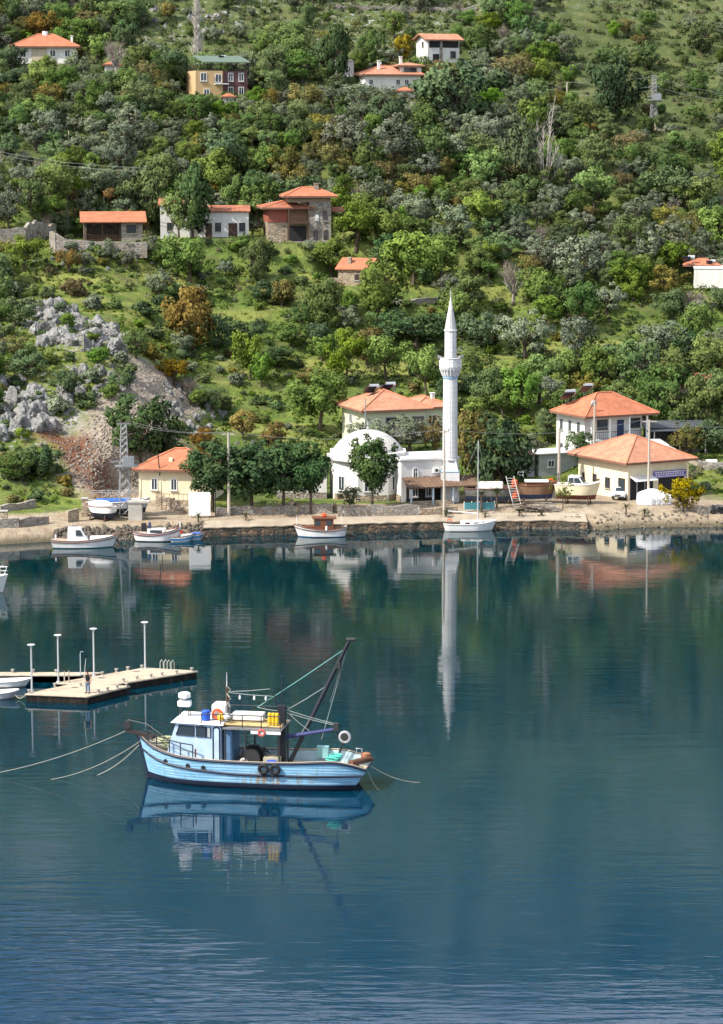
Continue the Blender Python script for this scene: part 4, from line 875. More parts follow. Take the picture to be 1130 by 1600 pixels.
# ------------------------------------------------------------------ quay, walls along the road
qm = m_stone('quay_stone_shaded', (0.085, 0.075, 0.06), 1.7, (0.10, 0.09, 0.075))  # stone colour lowered to carry the shade on the wall face
def quay(u0, u1, label, h=0.92):
    x0, x1 = at_z(u0, 838).x, at_z(u1, 828).x; o = thing('quay_wall', (x0, float(shore(x0)), 0), label, 'quay'); n = int((x1-x0)/.7); b = MB(); c = MB(); rs = random.Random(3); pr = pc = None
    for k in range(n+1):
        x = x0+(x1-x0)*k/n; y = float(shore(x)); f = y-.35+rs.uniform(-.10, .10); t_ = h+rs.uniform(-.05, .05)
        cur = [Vector((x-x0, f-y+(y-float(shore(x0)))-.12, -1.5)), Vector((x-x0, y+2.6-float(shore(x0)), -1.5)), Vector((x-x0, y+2.6-float(shore(x0)), t_)), Vector((x-x0, f-float(shore(x0)), t_))]
        if pr: b.add(pr+cur, [(0, 4, 5, 1), (1, 5, 6, 2), (2, 6, 7, 3), (3, 7, 4, 0), (0, 1, 2, 3), (7, 6, 5, 4)])
        cc = [Vector((x-x0, f-.06-float(shore(x0)), t_+.004)), Vector((x-x0, y+2.9-float(shore(x0)), t_+.004)), Vector((x-x0, y+2.9-float(shore(x0)), 1.32)), Vector((x-x0, f-.06-float(shore(x0)), t_+.10))]
        if pc: c.add(pc+cc, [(0, 4, 5, 1), (1, 5, 6, 2), (2, 6, 7, 3), (3, 7, 4, 0), (0, 1, 2, 3), (7, 6, 5, 4)])
        pr, pc = cur, cc
    b.build('masonry', qm, o); c.build('coping', mat('quay_top', (0.36, 0.30, 0.225), .95, .2, .6, dirt=(.25, .19, .13), dirt_amt=.5), o)
quay(318, 705, 'shade darkened stone quay wall below the pines and the mosque'); quay(707, 918, 'lower stone quay wall right of the white yacht', 0.85)
stone_wall([(338, 806), (372, 804), (450, 803), (520, 802)], 0.95, 'grey garden wall beside the road below the pines'); stone_wall([(528, 806), (600, 806), (655, 805)], 1.15, 'stone garden wall in front of the mosque'); stone_wall([(660, 805), (690, 804), (715, 803)], 0.9, 'tan wall below the mosque porch', stone_w)
stone_wall([(-30, 826), (30, 824), (75, 818)], 0.9, 'low roadside wall at the left edge'); stone_wall([(105, 816), (122, 814)], 1.5, 'short stub of stone wall beside the laid up boats', stone_w); stone_wall([(1090, 803), (1150, 800)], 0.9, 'low stone wall beside the road at the right edge'); stone_wall([(1090, 732), (1170, 738)], 1.0, 'field wall behind the workshop'); stone_wall([(700, 474), (640, 478), (600, 474)], 0.9, 'terrace wall left of the minaret tip')
stone_wall([(0, 800), (40, 795), (54, 792)], 0.8, 'mossy field wall above the road at the left')
stone_wall([(520, 14), (600, 16), (680, 18), (745, 16)], 0.8, 'long terrace wall at the top of the hill'); stone_wall([(725, 104), (790, 106)], 1.0, 'terrace wall right of the gabled house')
# road blocks, concrete stumps
for u, v, h, lb in ((7, 822, 1.6, 'concrete stump at the left end of the road'), (133, 806, 1.9, 'grey stone pillar stub beside the hauled out boat')):
    p = at_ground(u, v); o = thing('stone_pillar', p, lb, 'pillar'); MB().box(-.35, .35, -.3, .3, -.5, h).build('shaft', stone_w, o); MB().box(-.42, .42, -.37, .37, h, h+.12).build('cap', conc, o)
p = at_ground(212, 812); o = thing('transformer_plinth', p, 'grey concrete block at the foot of the quay pylon', 'block'); MB().box(-.75, .75, -.5, .5, -.5, 1.9).build('block', conc, o); MB().box(-.85, 1.6, -.6, .6, 1.9, 2.1).build('slab', conc, o)
# white board
p = at_ground(312, 809); o = thing('billboard', p, 'blank white board standing by the quay road', 'board', R(3)); hb = EL(769, p.y)-p.z
MB().box(-1.2, 1.2, -.06, .0, .25, hb).build('panel', mat('board_white', (.82, .82, .82), .6, .03), o)
for x in (-.9, .9): MB().box(x-.06, x+.06, .003, .12, -.5, hb-.1).build('leg', metal_g, o)

# ------------------------------------------------------------------ poles, pylons, wires
conc_p = mat('pole_concrete', (0.46, 0.41, 0.34), .9, .12, 2)
def pole(u, v0, v1, label, r=.14, arm=None, name='utility_pole', m=None, grp='utility poles'):
    p = at_ground(u, v0); H = EL(v1, p.y)-p.z; o = thing(name, p, label, 'pole', group=grp); MB().cyl((0, 0, -.5), (0, 0, H), r, r*.62, 8).build('shaft', m or conc_p, o)
    if arm:
        a = MB().box(-arm, arm, -.06, .06, H-.25, H-.12).build('cross_arm', conc_p, o)
        for x in (-arm*.9, 0, arm*.9): MB().cyl((x, 0, H-.12), (x, 0, H+.12), .05, .03, 6).build('insulator', metal_d, a)
    return o, p, H
pole(358, 806, 676, 'concrete pole with cross arm behind the first pines', .2, .75)
po, pp, pH = pole(694, 806, 672, 'tall concrete pole standing in front of the mosque porch', .17, .5)
for z, a in ((.62, .9), (.75, -.7)): MB().tube([(0, 0, pH*z), (a*.5, 0, pH*z+.3), (a, 0, pH*z+.25)], .03, 5).build('lamp_bracket', metal_g, po)
pole(873, 775, 668, 'thick pale concrete pole left of the white house', .22); pole(928, 728, 626, 'thin pole in front of the white house corner', .15); pole(1013, 786, 656, 'concrete pole with cross arm in front of the workshop', .16, .8)
pole(571, 700, 622, 'steel pole before the pale green house', .1, m=metal_g); pole(747, 800, 722, 'slim grey pole behind the yacht mast', .07, m=metal_g); pole(775, 775, 712, 'old wooden pole in the dark tree by the boats', .09, m=wood_b); pole(337, 806, 742, 'thin dark lamp pole at the pines', .06, m=metal_d); pole(253, 797, 752, 'thin dark post before the cream house', .05, m=metal_d); pole(222, 790, 750, 'dark fence post left of the cream house', .05, m=metal_d)
pole(886, 160, 128, 'pale pole carrying wires left of the upper pylon', .16, m=conc_p); pole(108, 240, 204, 'slim pole in the wood below the top left house', .12); pole(398, 118, 86, 'steel mast right of the yellow house', .09, m=metal_g); pole(391, 120, 90, 'second thin mast right of the yellow house', .09, m=metal_g); pole(106, 374, 306, 'thin pole on the pavilion bastion', .07, m=metal_d); pole(163, 340, 302, 'lamp pole behind the pavilion', .08, m=metal_g)
def pylon(u, v0, v1, w0, label, m, arms, tf=False):
    p = at_ground(u, v0); H = EL(v1, p.y)-p.z; o = thing('lattice_pylon', p, label, 'pylon', R(12)); w1 = w0*.45
    wz = lambda z: w0+(w1-w0)*z/H
    for sx in (-1, 1):
        for sy in (-1, 1): MB().cyl((sx*w0/2, sy*w0/2, -.4), (sx*w1/2, sy*w1/2, H), .045, .04, 5).build('leg', m, o)
    b = MB(); z = 0; k = 0
    while z < H-.5:
        z2 = min(z+wz(z)*.95, H); a, c = wz(z)/2, wz(z2)/2
        for sx, sy, tx, ty in ((-1, -1, 1, -1), (1, -1, 1, 1), (1, 1, -1, 1), (-1, 1, -1, -1)):
            q0 = Vector((sx*a, sy*a, z)); q1 = Vector((tx*c, ty*c, z2)); b.cyl(q0, q1, .02, n=4); b.cyl(Vector((tx*a, ty*a, z)), Vector((sx*c, sy*c, z2)), .02, n=4); b.cyl(Vector((sx*a, sy*a, z)), Vector((tx*a, ty*a, z)), .02, n=4)
        z = z2
    b.build('lattice', m, o)
    for z_, L in arms:
        a = MB().box(-L, L, -.07, .07, H*z_-.08, H*z_+.08).build('cross_arm', m, o)
        for x in (-L*.9, -L*.3, L*.3, L*.9): MB().lathe([(.05, H*z_+.08), (.09, H*z_+.16), (.05, H*z_+.24), (.08, H*z_+.32), (.03, H*z_+.4)], 6, x).build('insulator', wood_d, a)
    if tf:
        MB().box(-.2, 1.0, -.9, -.35, H*.56, H*.56+1.0).build('transformer', metal_g, o); MB().box(-1.0, 1.4, -1.0, .3, H*.56-.15, H*.56-.01).build('platform', m, o)
        for x in (.0, .4, .8): MB().cyl((x, -.6, H*.56+1.0), (x, -.6, H*.56+1.4), .06, .04, 6).build('bushing', wood_d, o)
    return o, p, H
gal = mat('galvanised', (.30, .31, .32), .5, .12, 2, metal=.4)
py1 = pylon(195, 808, 662, 1.25, 'grey lattice pylon with transformer beside the quay road', gal, ((1.0, .75), (.86, .3), (.6, 1.5)), True)
py2 = pylon(1021, 203, 118, 1.1, 'lattice pylon on the upper right slope', gal, ((1.0, .5), (.8, .9), (.62, 1.0)), True)
p = at_ground(1030, 204); o = thing('transformer_hut', p, 'tiny pale box hut at the foot of the upper pylon', 'hut'); MB().box(-.7, .9, 0, 1.2, -.4, 1.3).build('wall', cream_w, o); MB().box(-.8, 1, -.1, 1.3, 1.3, 1.4).build('roof', conc, o)
wire_m = mat('wire', (.20, .20, .20), .5, .05)
def wire(a, b, sag, label, r=.022):
    a, b = Vector(a), Vector(b); o = MB(); o.tube([a.lerp(b, k/14)-Vector((0, 0, sag*4*(k/14)*(1-k/14)))-a for k in range(15)], r, 4, False); w_ = o.build('power_line', wire_m); w_.location = a; tag(w_, label, 'wire', 'overhead wires'); return w_
A1 = py2[1]+Vector((0, 0, py2[2]))
for dz, va, lb in ((0, 129, 'top wire running left from the upper pylon'), (-1.6, 143, 'middle wire running left from the upper pylon'), (-2.2, 149, 'lowest wire running left from the upper pylon')):
    e = at_ground(886, 160); wire(A1+Vector((0, 0, dz-.2)), (e.x, e.y, EL(va, e.y)), .25, lb, .03)
for dz, va, lb in ((-.3, 150, 'upper wire running right from the upper pylon'), (-1.8, 160, 'lower wire running right from the upper pylon')): wire(A1+Vector((0, 0, dz)), at_y(1160, va, A1.y+4), .4, lb, .03)
for va, vb, lb in ((233, 262, 'upper wire crossing the left wood'), (238, 268, 'lower wire crossing the left wood')): wire(at_y(-20, va, 398), at_y(215, vb, 398), .5, lb, .03)
q1 = py1[1]+Vector((0, 0, py1[2]+.3)); e = pp+Vector((0, 0, pH)); e3 = at_y(358, 676, at_ground(358, 806).y)
for dx, lb in ((-.6, 'left wire from the quay pylon to the pine pole'), (.6, 'right wire from the quay pylon to the pine pole')): wire(q1+Vector((dx, 0, 0)), e3+Vector((dx, 0, .1)), .6, lb, .02)
wire(e3+Vector((.5, 0, 0)), e+Vector((-.4, 0, .1)), .9, 'wire from the pine pole to the pole before the mosque', .018); e4 = at_y(1013, 656, at_ground(1013, 786).y); wire(e+Vector((.4, 0, .1)), e4+Vector((-.6, 0, 0)), 1.0, 'wire from the mosque pole to the workshop pole', .018); wire(e4, at_y(1180, 664, e4.y), .5, 'wire leaving the workshop pole to the right', .018)
# ------------------------------------------------------------------ boats
def lerpa(xs, ys): return lambda t: float(interp_smooth(np.array([t]), xs, ys)[0])
class Hull:
    """stations t in 0..1 from bow to stern; x_g, x_w at gunwale and waterline, half beams, sheer height"""
    def __init__(s, xg, xw, bg, bw, zg, keel=-.45, pw=.7):
        s.xg, s.xw, s.bg, s.bw, s.zg, s.keel, s.pw = xg, xw, bg, bw, zg, keel, pw
    def pt(s, t, z, side):
        zg = s.zg(t)
        if z <= 0: return Vector((s.xw(t)-(z*.25 if t < .1 else 0), side*s.bw(t)*max(0.0, 1+z*.9), z))
        q = min(z/zg, 1.0); return Vector((s.xw(t)+(s.xg(t)-s.xw(t))*q, side*(s.bw(t)+(s.bg(t)-s.bw(t))*q**s.pw), z))
    def band(s, z0, z1, n=30, m=6, off=0.0):
        b = MB(); ts = [k/n for k in range(n+1)]
        for side in (-1, 1):
            vs = []
            for t in ts:
                a, c = z0(t), z1(t)
                for j in range(m+1):
                    p = s.pt(t, a+(c-a)*j/m, side); p.y += side*off; vs.append(p)
            fs = []
            for i in range(n):
                for j in range(m):
                    q = (i*(m+1)+j, (i+1)*(m+1)+j, (i+1)*(m+1)+j+1, i*(m+1)+j+1); fs.append(q if side < 0 else q[::-1])
            b.add(vs, fs)
        # transom
        a, c = z0(1), z1(1); L = [s.pt(1, a+(c-a)*j/m, -1) for j in range(m+1)]; Rr = [s.pt(1, a+(c-a)*j/m, 1) for j in range(m+1)]
        b.add(L+Rr, [(j, m+1+j, m+2+j, j+1) for j in range(m)]); return b
    def rail(s, zf, r, n=36, out=.0, sides=(-1, 1)):
        b = MB()
        for side in sides:
            pts = []
            for k in range(n+1):
                p = s.pt(k/n, zf(k/n), side); p.y += side*out; pts.append(p)
            b.tube(pts, r, 6)
        return b
    def deck(s, zf, shrink=.97, n=24, t0=.02, t1=.995):
        b = MB(); vs = []
        for k in range(n+1):
            t = t0+(t1-t0)*k/n; z = zf(t); a = s.pt(t, z, -1); c = s.pt(t, z, 1); a.y *= shrink; c.y *= shrink; vs += [a, c]
        b.add(vs+[v-Vector((0, 0, .06)) for v in vs], [(2*k, 2*k+2, 2*k+3, 2*k+1) for k in range(n)]); return b
TS = [0, .06, .14, .25, .4, .6, .8, .92, 1.0]
def simple_hull(L, B, h0, h1, h2, stern=.7, rake=.5, pw=.7):
    return Hull(lerpa([0, 1], [-L/2, L/2]), lerpa([0, .3, .8, 1], [-L/2+rake, -L*.2+rake*.2, L*.3, L/2-.25]), lerpa(TS, [0.03, .17*B, .31*B, .42*B, .49*B, .5*B, .47*B, .43*B, .5*stern*B]),
                lerpa(TS, [0.02, .08*B, .19*B, .32*B, .42*B, .44*B, .40*B, .34*B, .36*stern*B]), lerpa([0, .3, .65, 1], [h0, (h0+h1)/2*.92, h1, h2]), pw=pw)
pt_white = mat('boat_white', (.80, .80, .78), .4, .05, 1.5, dirt=(.5, .45, .36), dirt_amt=.3); pt_blue = mat('boat_sky_blue', (.14, .38, .66), .5, .12, 1.2); pt_red = mat('boat_red', (.40, .05, .03), .6, .2, 2); antifoul = mat('antifouling_brown', (.16, .055, .04), .85, .25, 2)
varnish = mat('varnished_wood', (.17, .065, .035), .45, .2, 2); pt_navy = mat('boat_navy', (.018, .026, .05), .5, .15, 2); deck_t = mat('deck_tan', (.52, .42, .30), .8, .15, 2); tarp_b = mat('tarpaulin_blue', (.03, .14, .50), .6, .15, 1); tarp_w = mat('tarpaulin_white', (.78, .78, .80), .7, .08, 1); rubber = mat('rubber', (.02, .02, .022), .8, .2, 4); rope_m = mat('rope', (.40, .37, .29), .9, .2, 4); cream_b = mat('boat_cream', (.72, .63, .43), .45, .06, 1); orange_p = mat('orange_plastic', (.75, .10, .02), .5, .1, 2); yellow_p = mat('yellow_plastic', (.75, .48, .03), .5, .1, 2); blue_p = mat('blue_plastic', (.02, .09, .50), .5, .1, 2)

# --- the blue trawler
bp = at_z(396, 1222, 0.0)
FB = thing('fishing_boat', bp, 'light blue wooden fishing trawler with wheelhouse moored in the bay', 'boat', R(-10))
S0 = [0, .05, .1, .18, .3, .45, .6, .75, .88, 1]
HX = Hull(lerpa([0, .1, 1], [-7.95, -6.6, 8.05]), lerpa([0, .1, .9, 1], [-7.25, -6.25, 5.9, 7.05]), lerpa(S0, [.06, .72, 1.22, 1.72, 2.02, 2.1, 2.1, 2.04, 1.9, 1.55]), lerpa(S0, [.05, .36, .72, 1.25, 1.72, 1.9, 1.9, 1.78, 1.5, 1.1]),
          lerpa([0, .05, .1, .15, .22, .34, .5, .7, .86, .93, 1], [2.95, 2.64, 2.38, 2.2, 2.0, 1.86, 1.82, 1.88, 2.02, 1.86, 1.5]))
zboot = lerpa([0, .2, 1], [.5, .40, .42]); zr = lerpa([0, .1, .15, .33, .5, .75, 1], [2.05, 1.62, 1.44, 1.14, 1.0, 1.02, 1.1])
def m_hull():
    t = NT('hull_light_blue'); P_ = t.coord('Object'); sx = t.n('ShaderNodeSeparateXYZ'); t.set(sx.inputs[0], P_)
    c = t.mix(t.map(t.noise(t.coord('Object', (.6, .6, 2.5)), 1.4, 5, .65), .3, .7), (.16, .40, .63), (.33, .57, .75))
    st = t.noise(t.coord('Object', (3.0, 3.0, .28)), 1.0, 4, .6)                 # rust runs down the planks amidships
    zone = t.math('MULTIPLY', t.map(sx.outputs[0], -1.5, .6), t.map(sx.outputs[0], 5.2, 3.2)); zone = t.math('MULTIPLY', zone, t.map(sx.outputs[2], 1.45, .9))
    c = t.mix(t.math('MULTIPLY', t.map(st, .45, .62), t.math('MULTIPLY', zone, .9)), c, (.30, .18, .06))
    s2 = t.noise(t.coord('Object', (4.5, 4.5, .22)), 1.0, 5, .7); c = t.mix(t.map(s2, .56, .70, 0, .55), c, (.20, .20, .16))
    g = t.noise(P_, 5, 5, .7); c = t.mix(t.map(g, .55, .7, 0, .6), c, (.46, .58, .62)); c = t.mix(t.map(t.noise(t.coord('Object', (2, 2, .5)), 1.6, 4, .7), .6, .78, 0, .45), c, (.10, .22, .34))
    w = t.n('ShaderNodeTexWave', wave_type='BANDS', bands_direction='Z', wave_profile='SIN'); t.set(w.inputs['Vector'], P_); w.inputs['Scale'].default_value = 1.6
    t.bsdf(c, .5, 0, t.bump(w.outputs['Fac'], .4, .03), .4); return t.m
hull_m = m_hull()
ho = HX.band(zboot, lambda t: HX.zg(t), 40, 8).build('hull', hull_m, FB, True); HX.band(lambda t: -.5, zboot, 40, 4, .004).build('boot_topping', pt_navy, FB, True)
HX.rail(lambda t: HX.zg(t), .095, 40, .01).build('gunwale', pt_navy, ho); HX.rail(zr, .085, 40, .03).build('rubbing_strake', pt_navy, ho); HX.rail(lambda t: HX.zg(t)+.07, .04, 40, -.06).build('cap_rail', deck_t, ho)
b = MB(); b.tube([HX.pt(0, z, 1)+Vector((-.03, -.03, 0)) for z in (-.4, .2, .8, 1.5, 2.2, 2.9, 3.1)], .17, 6); b.build('stem_post', pt_navy, ho)
b = MB(); b.tube([HX.pt(1, 1.55, -1), HX.pt(1, 1.6, 1)], .07, 6); b.build('transom_rail', pt_navy, ho)
# inner bulwark planking gives the side its thickness
inn = Hull(HX.xg, HX.xw, lambda t: max(HX.bg(t)-.11, .02), lambda t: max(HX.bw(t)-.11, .01), HX.zg); inn.band(lambda t: HX.zg(t)-.85 if t > .45 else HX.zg(t)-.3, lambda t: HX.zg(t), 40, 2).build('bulwark_lining', mat('bulwark_pale_blue', (.42, .58, .66), .6, .15, 2), ho)
HX.deck(lambda t: (HX.zg(t)-.28) if t < .45 else 1.15+.02*t, .95, 40).build('deck', mat('deck_weathered', (.58, .50, .36), .85, .2, 1.5), FB)
for x, z in ((-5.05, 1.58), (-3.4, 1.42), (-2.35, 1.36)):
    t_ = (x+7.4)/15.2; q = HX.pt(t_, z, -1); MB().cyl(q+Vector((0, -.05, 0)), q+Vector((0, .2, 0)), .13, n=12).build('porthole', rubber, ho); MB().torus(q+Vector((0, -.04, 0)), .13, .03, 'Y', 14, 5).build('porthole_ring', metal_d, ho)
# wheelhouse
zd, zt = 1.85, 4.25; yw = 1.42
wb = MB(); vs = []
for y in (-yw, yw):
    vs += [(-5.75, y, zd-.1), (-1.9, y, zd-.35), (-1.9, y, zt), (-5.0, y, zt), (-5.42, y, zd+1.15)]
wb.add(vs, [(0, 1, 2, 3, 4), (9, 8, 7, 6, 5), (0, 4, 9, 5), (4, 3, 8, 9), (3, 2, 7, 8), (2, 1, 6, 7), (1, 0, 5, 6)])
wh = wb.build('wheelhouse', mat('wheelhouse_blue', (.44, .60, .78), .55, .1, 1.5, dirt=(.6, .66, .7), dirt_amt=.5), FB)
rb = MB(); rb.add([(-5.35, -yw-.18, zt+.02), (-1.7, -yw-.18, zt-.06), (-1.7, yw+.18, zt-.06), (-5.35, yw+.18, zt+.02), (-5.15, -yw-.1, zt+.16), (-1.7, -yw-.1, zt+.09), (-1.7, yw+.1, zt+.09), (-5.15, yw+.1, zt+.16)], [(0, 3, 2, 1), (4, 5, 6, 7), (0, 1, 5, 4), (1, 2, 6, 5), (2, 3, 7, 6), (3, 0, 4, 7)]); rb.build('wheelhouse_roof', pt_white, wh)
def quadpane(pts, name, m, off, fr=None, par=None):
    q = MB(); n_ = Vector(off); q.add([Vector(p_) for p_ in pts]+[Vector(p_)+n_ for p_ in pts], [(4, 5, 6, 7), (0, 3, 2, 1), (0, 1, 5, 4), (1, 2, 6, 5), (2, 3, 7, 6), (3, 0, 4, 7)]); ob = q.build(name, m, par)
    if fr:
        b = MB(); P_ = [Vector(p_)+n_*1.2 for p_ in pts]; b.tube(P_+[P_[0]], .035, 4, False); b.build('frame', fr, ob)
    return ob
for sd in (-1, 1):
    y = sd*(yw+.003); o_ = (0, sd*.03, 0)
    quadpane([(-5.0, y, zt-.82), (-3.75, y, zt-.88), (-3.75, y, zt-.2), (-4.78, y, zt-.16)], 'window', glass, o_, pt_navy, wh); quadpane([(-3.6, y, zt-.9), (-2.95, y, zt-.92), (-2.95, y, zt-.22), (-3.6, y, zt-.2)], 'window', glass, o_, pt_navy, wh); quadpane([(-2.88, y, zt-.92), (-2.62, y, zt-.93), (-2.62, y, zt-.24), (-2.88, y, zt-.23)], 'window', mat('pale_pane', (.42, .46, .46), .3), o_, pt_navy, wh)
    d_ = MB(); dp = []
    for k in range(9): a = PI*k/8; dp.append((-2.22+math.cos(a)*.22, zt-.42+math.sin(a)*.22))
    dp = [(-2.0, zd-.1)]+dp+[(-2.44, zd-.1)]; d_.add([(q[0], y, q[1]) for q in dp]+[(q[0], y+sd*.03, q[1]) for q in dp], [tuple(range(len(dp), 2*len(dp)))[::(1 if sd < 0 else -1)]]+[(k, (k+1) % len(dp), len(dp)+(k+1) % len(dp), len(dp)+k) for k in range(len(dp))]); do = d_.build('door', mat('door_pale_blue', (.48, .62, .74), .5), wh)
    b = MB(); b.tube([(q[0], y+sd*.03, q[1]) for q in dp+[dp[0]]], .05, 5, False); b.build('door_frame', pt_navy, do)
for y0, y1 in ((-1.3, -.46), (-.40, .40), (.46, 1.3)):
    sl = lambda z: -5.42+(z-(zd+1.15))/(zt-zd-1.15)*.42-.02
    quadpane([(sl(zt-.8), y1, zt-.8), (sl(zt-.8), y0, zt-.8), (sl(zt-.2), y0, zt-.2), (sl(zt-.2), y1, zt-.2)], 'window', glass, (-.03, 0, .01), pt_navy, wh)
# radar scanners on the roof
rm = MB(); 
for dx, dy in ((-.32, -.2), (.32, -.2), (-.32, .25), (.32, .25)): rm.cyl((-4.75+dx*1.2, dy*1.2, zt), (-4.75+dx*.8, dy, zt+.85), .03, n=5)
ra = rm.build('radar_stand', metal_d, wh); MB().box(-5.2, -4.3, -.3, .3, zt+.82, zt+1.25).build('radar_drum', pt_white, ra, bevel=.1); MB().lathe([(.1, zt+1.25), (.1, zt+1.42), (.42, zt+1.45), (.42, zt+1.72), (.3, zt+1.8)], 16, -4.75, 0).build('radar_scanner', pt_white, ra); MB().cyl((-4.95, .2, zt+1.2), (-4.95, .2, zt+2.5), .025, n=5).build('aerial', metal_d, ra)
# aft canopy
cz = 3.95; MB().box(-1.75, 2.3, -1.6, 1.6, cz, cz+.12).build('canopy', mat('canopy_grey', (.20, .20, .20), .7), FB); MB().box(.2, 2.25, -1.66, -1.62, cz-.22, cz-.02).build('canopy_valance', pt_white, FB)
for x in (-1.6, -.2, 2.1):
    for y in (-1.5, 1.5): MB().cyl((x, y, 1.1), (x, y, cz), .06, n=6).build('canopy_post', metal_d, FB)
for k in range(9):
    y = -1.3+.3*k; MB().tube([(-2.1+.1*(k % 3), y, cz+.3-.02*k), (2.2, y*.9, cz+.2)], .07, 6).build('wooden_spar', mat('spar_wood', (.55, .38, .17), .7, .15, 3), FB)
b = MB()
for y in (-1.55, 1.55):
    for x in (-3.2, -1.9, -.4, .9, 2.2): b.cyl((x, y, cz+.1), (x, y, cz+1.0), .035, n=4)
    b.cyl((-3.2, y, cz+1.0), (2.2, y, cz+1.0), .035, n=4); b.cyl((-1.9, y, cz+.55), (2.2, y, cz+.55), .02, n=4)
b.build('roof_railing', metal_d, FB)
MB().box(-2.75, -1.75, -.6, .7, zt+.1, zt+1.15).build('liferaft_box', pt_white, FB, bevel=.12); MB().box(-1.4, .75, -.2, .6, cz+.35, cz+.85).build('ice_box', pt_white, FB, bevel=.05)
MB().lathe([(.26, zt+.1), (.3, zt+.2), (.3, zt+.75), (.24, zt+.82)], 14, -3.05, -.9).build('blue_drum', blue_p, FB)
MB().torus((-2.3, -.75, zt+.55), .3, .085, 'Y', 18, 7).build('lifebuoy', orange_p, FB); MB().torus((.95, -1.68, cz-.12), .2, .08, 'Y', 18, 7).build('lifebuoy', mat('faded_red', (.55, .12, .09), .6), FB)
MB().lathe([(.02, zt+.15), (.2, zt+.25), (.24, zt+.42), (.15, zt+.6), (.03, zt+.66)], 12, -2.0, -1.0).build('yellow_float', yellow_p, FB); MB().lathe([(.02, zt+.25), (.2, zt+.35), (.24, zt+.5), (.1, zt+.68)], 12, -1.55, -1.1).build('white_float', pt_white, FB)
for x in (1.35, 1.6, 1.85): MB().lathe([(.13, cz+.3), (.13, cz+1.05), (.1, cz+1.1)], 10, x, -.9).build('gas_bottle', yellow_p, FB)
# fore mast, main mast, booms
mast_m = mat('mast_black', (.02, .022, .03), .5, .2, 3); MB().cyl((-1.75, 0, zt), (-1.8, 0, zt+2.3), .10, .08, 8).build('fore_mast', wood_d, FB); MB().cyl((-1.8, 0, zt+2.3), (-1.8, 0, zt+3.3), .03, .015, 5).build('aerial', pt_white, FB)
b = MB(); b.tube([(-1.65+.12*math.sin(k*1.7), -.05+.12*math.cos(k*1.7), zt+.2+k*.16) for k in range(14)], .05, 5); b.build('mast_rope', rope_m, FB)
MB().box(1.74, 2.26, -.25, .25, .9, 5.4).build('main_mast', mast_m, FB); MB().cyl((2.0, 0, 5.3), (2.0, 0, 7.5), .05, .03, 6).build('topmast', mast_m, FB); MB().cyl((1.75, .1, 5.2), (1.3, .1, 6.6), .035, n=5).build('strut', mast_m, FB)
T0, T1 = Vector((2.4, .1, 1.2)), Vector((6.55, .6, 9.95)); bo = MB().cyl(T0, T1, .16, .12, 8).build('boom', mast_m, FB); MB().cyl(T1+Vector((-.25, 0, 0)), T1+Vector((.4, 0, .02)), .13, .13, 10).build('boom_head', metal_d, bo); MB().box(5.65, 5.95, .3, .7, 8.0, 8.4).build('block', metal_d, bo)
H0, H1 = Vector((2.1, 0, 3.2)), Vector((5.75, -.2, 3.95)); bo2 = MB().cyl(H0, H1, .15, .12, 8).build('derrick', mat('derrick_navy', (.03, .04, .14), .5), FB); MB().box(5.6, 5.95, -.4, .0, 3.85, 4.35).build('derrick_head', metal_d, bo2); MB().cyl((5.8, -.2, 3.9), (5.85, -.2, 3.0), .03, n=5).build('hook_line', metal_d, bo2)
line_m = mat('rigging_pale', (.30, .33, .31), .8, .1); 
for a, c, nm in (((-1.75, 0, zt+1.9), (1.3, 0, 6.0), 'rigging_line'), ((1.2, 0, 6.5), (-1.8, 0, zt+1.95), 'rigging_line'), ((.3, 0, 5.2), tuple(T0.lerp(T1, .93)), 'green_line'), ((2.2, 0, 5.0), tuple(T0.lerp(T1, .64)), 'rigging_line'), ((2.3, 0, 5.1), (5.7, -.2, 4.3), 'rigging_line'), ((2.3, 0, 4.9), (5.7, -.2, 4.2), 'rigging_line'), ((2.4, 0, 4.9), (3.9, 0, 3.7), 'rigging_line'), (tuple(T1), (4.6, .6, 3.0), 'rigging_line'), (tuple(T0.lerp(T1, .5)), (3.2, 0, 3.3), 'rigging_line'), (tuple(T0.lerp(T1, .97)), (5.2, .6, 5.6), 'rigging_line'), ((.3, 0, 5.2), (1.8, 0, 5.0), 'rigging_line')):
    MB().tube([a, tuple((Vector(a)+Vector(c))*.5-Vector((0, 0, .04))), c], .022, 4).build(nm, line_m if nm != 'green_line' else mat('rigging_green', (.20, .42, .37), .8), FB)
for x in (-.9, .1, .9): MB().lathe([(.06, zt+1.45), (.08, zt+1.6), (.03, zt+1.75)], 8, x, 0).build('deck_lamp', pt_white, FB)
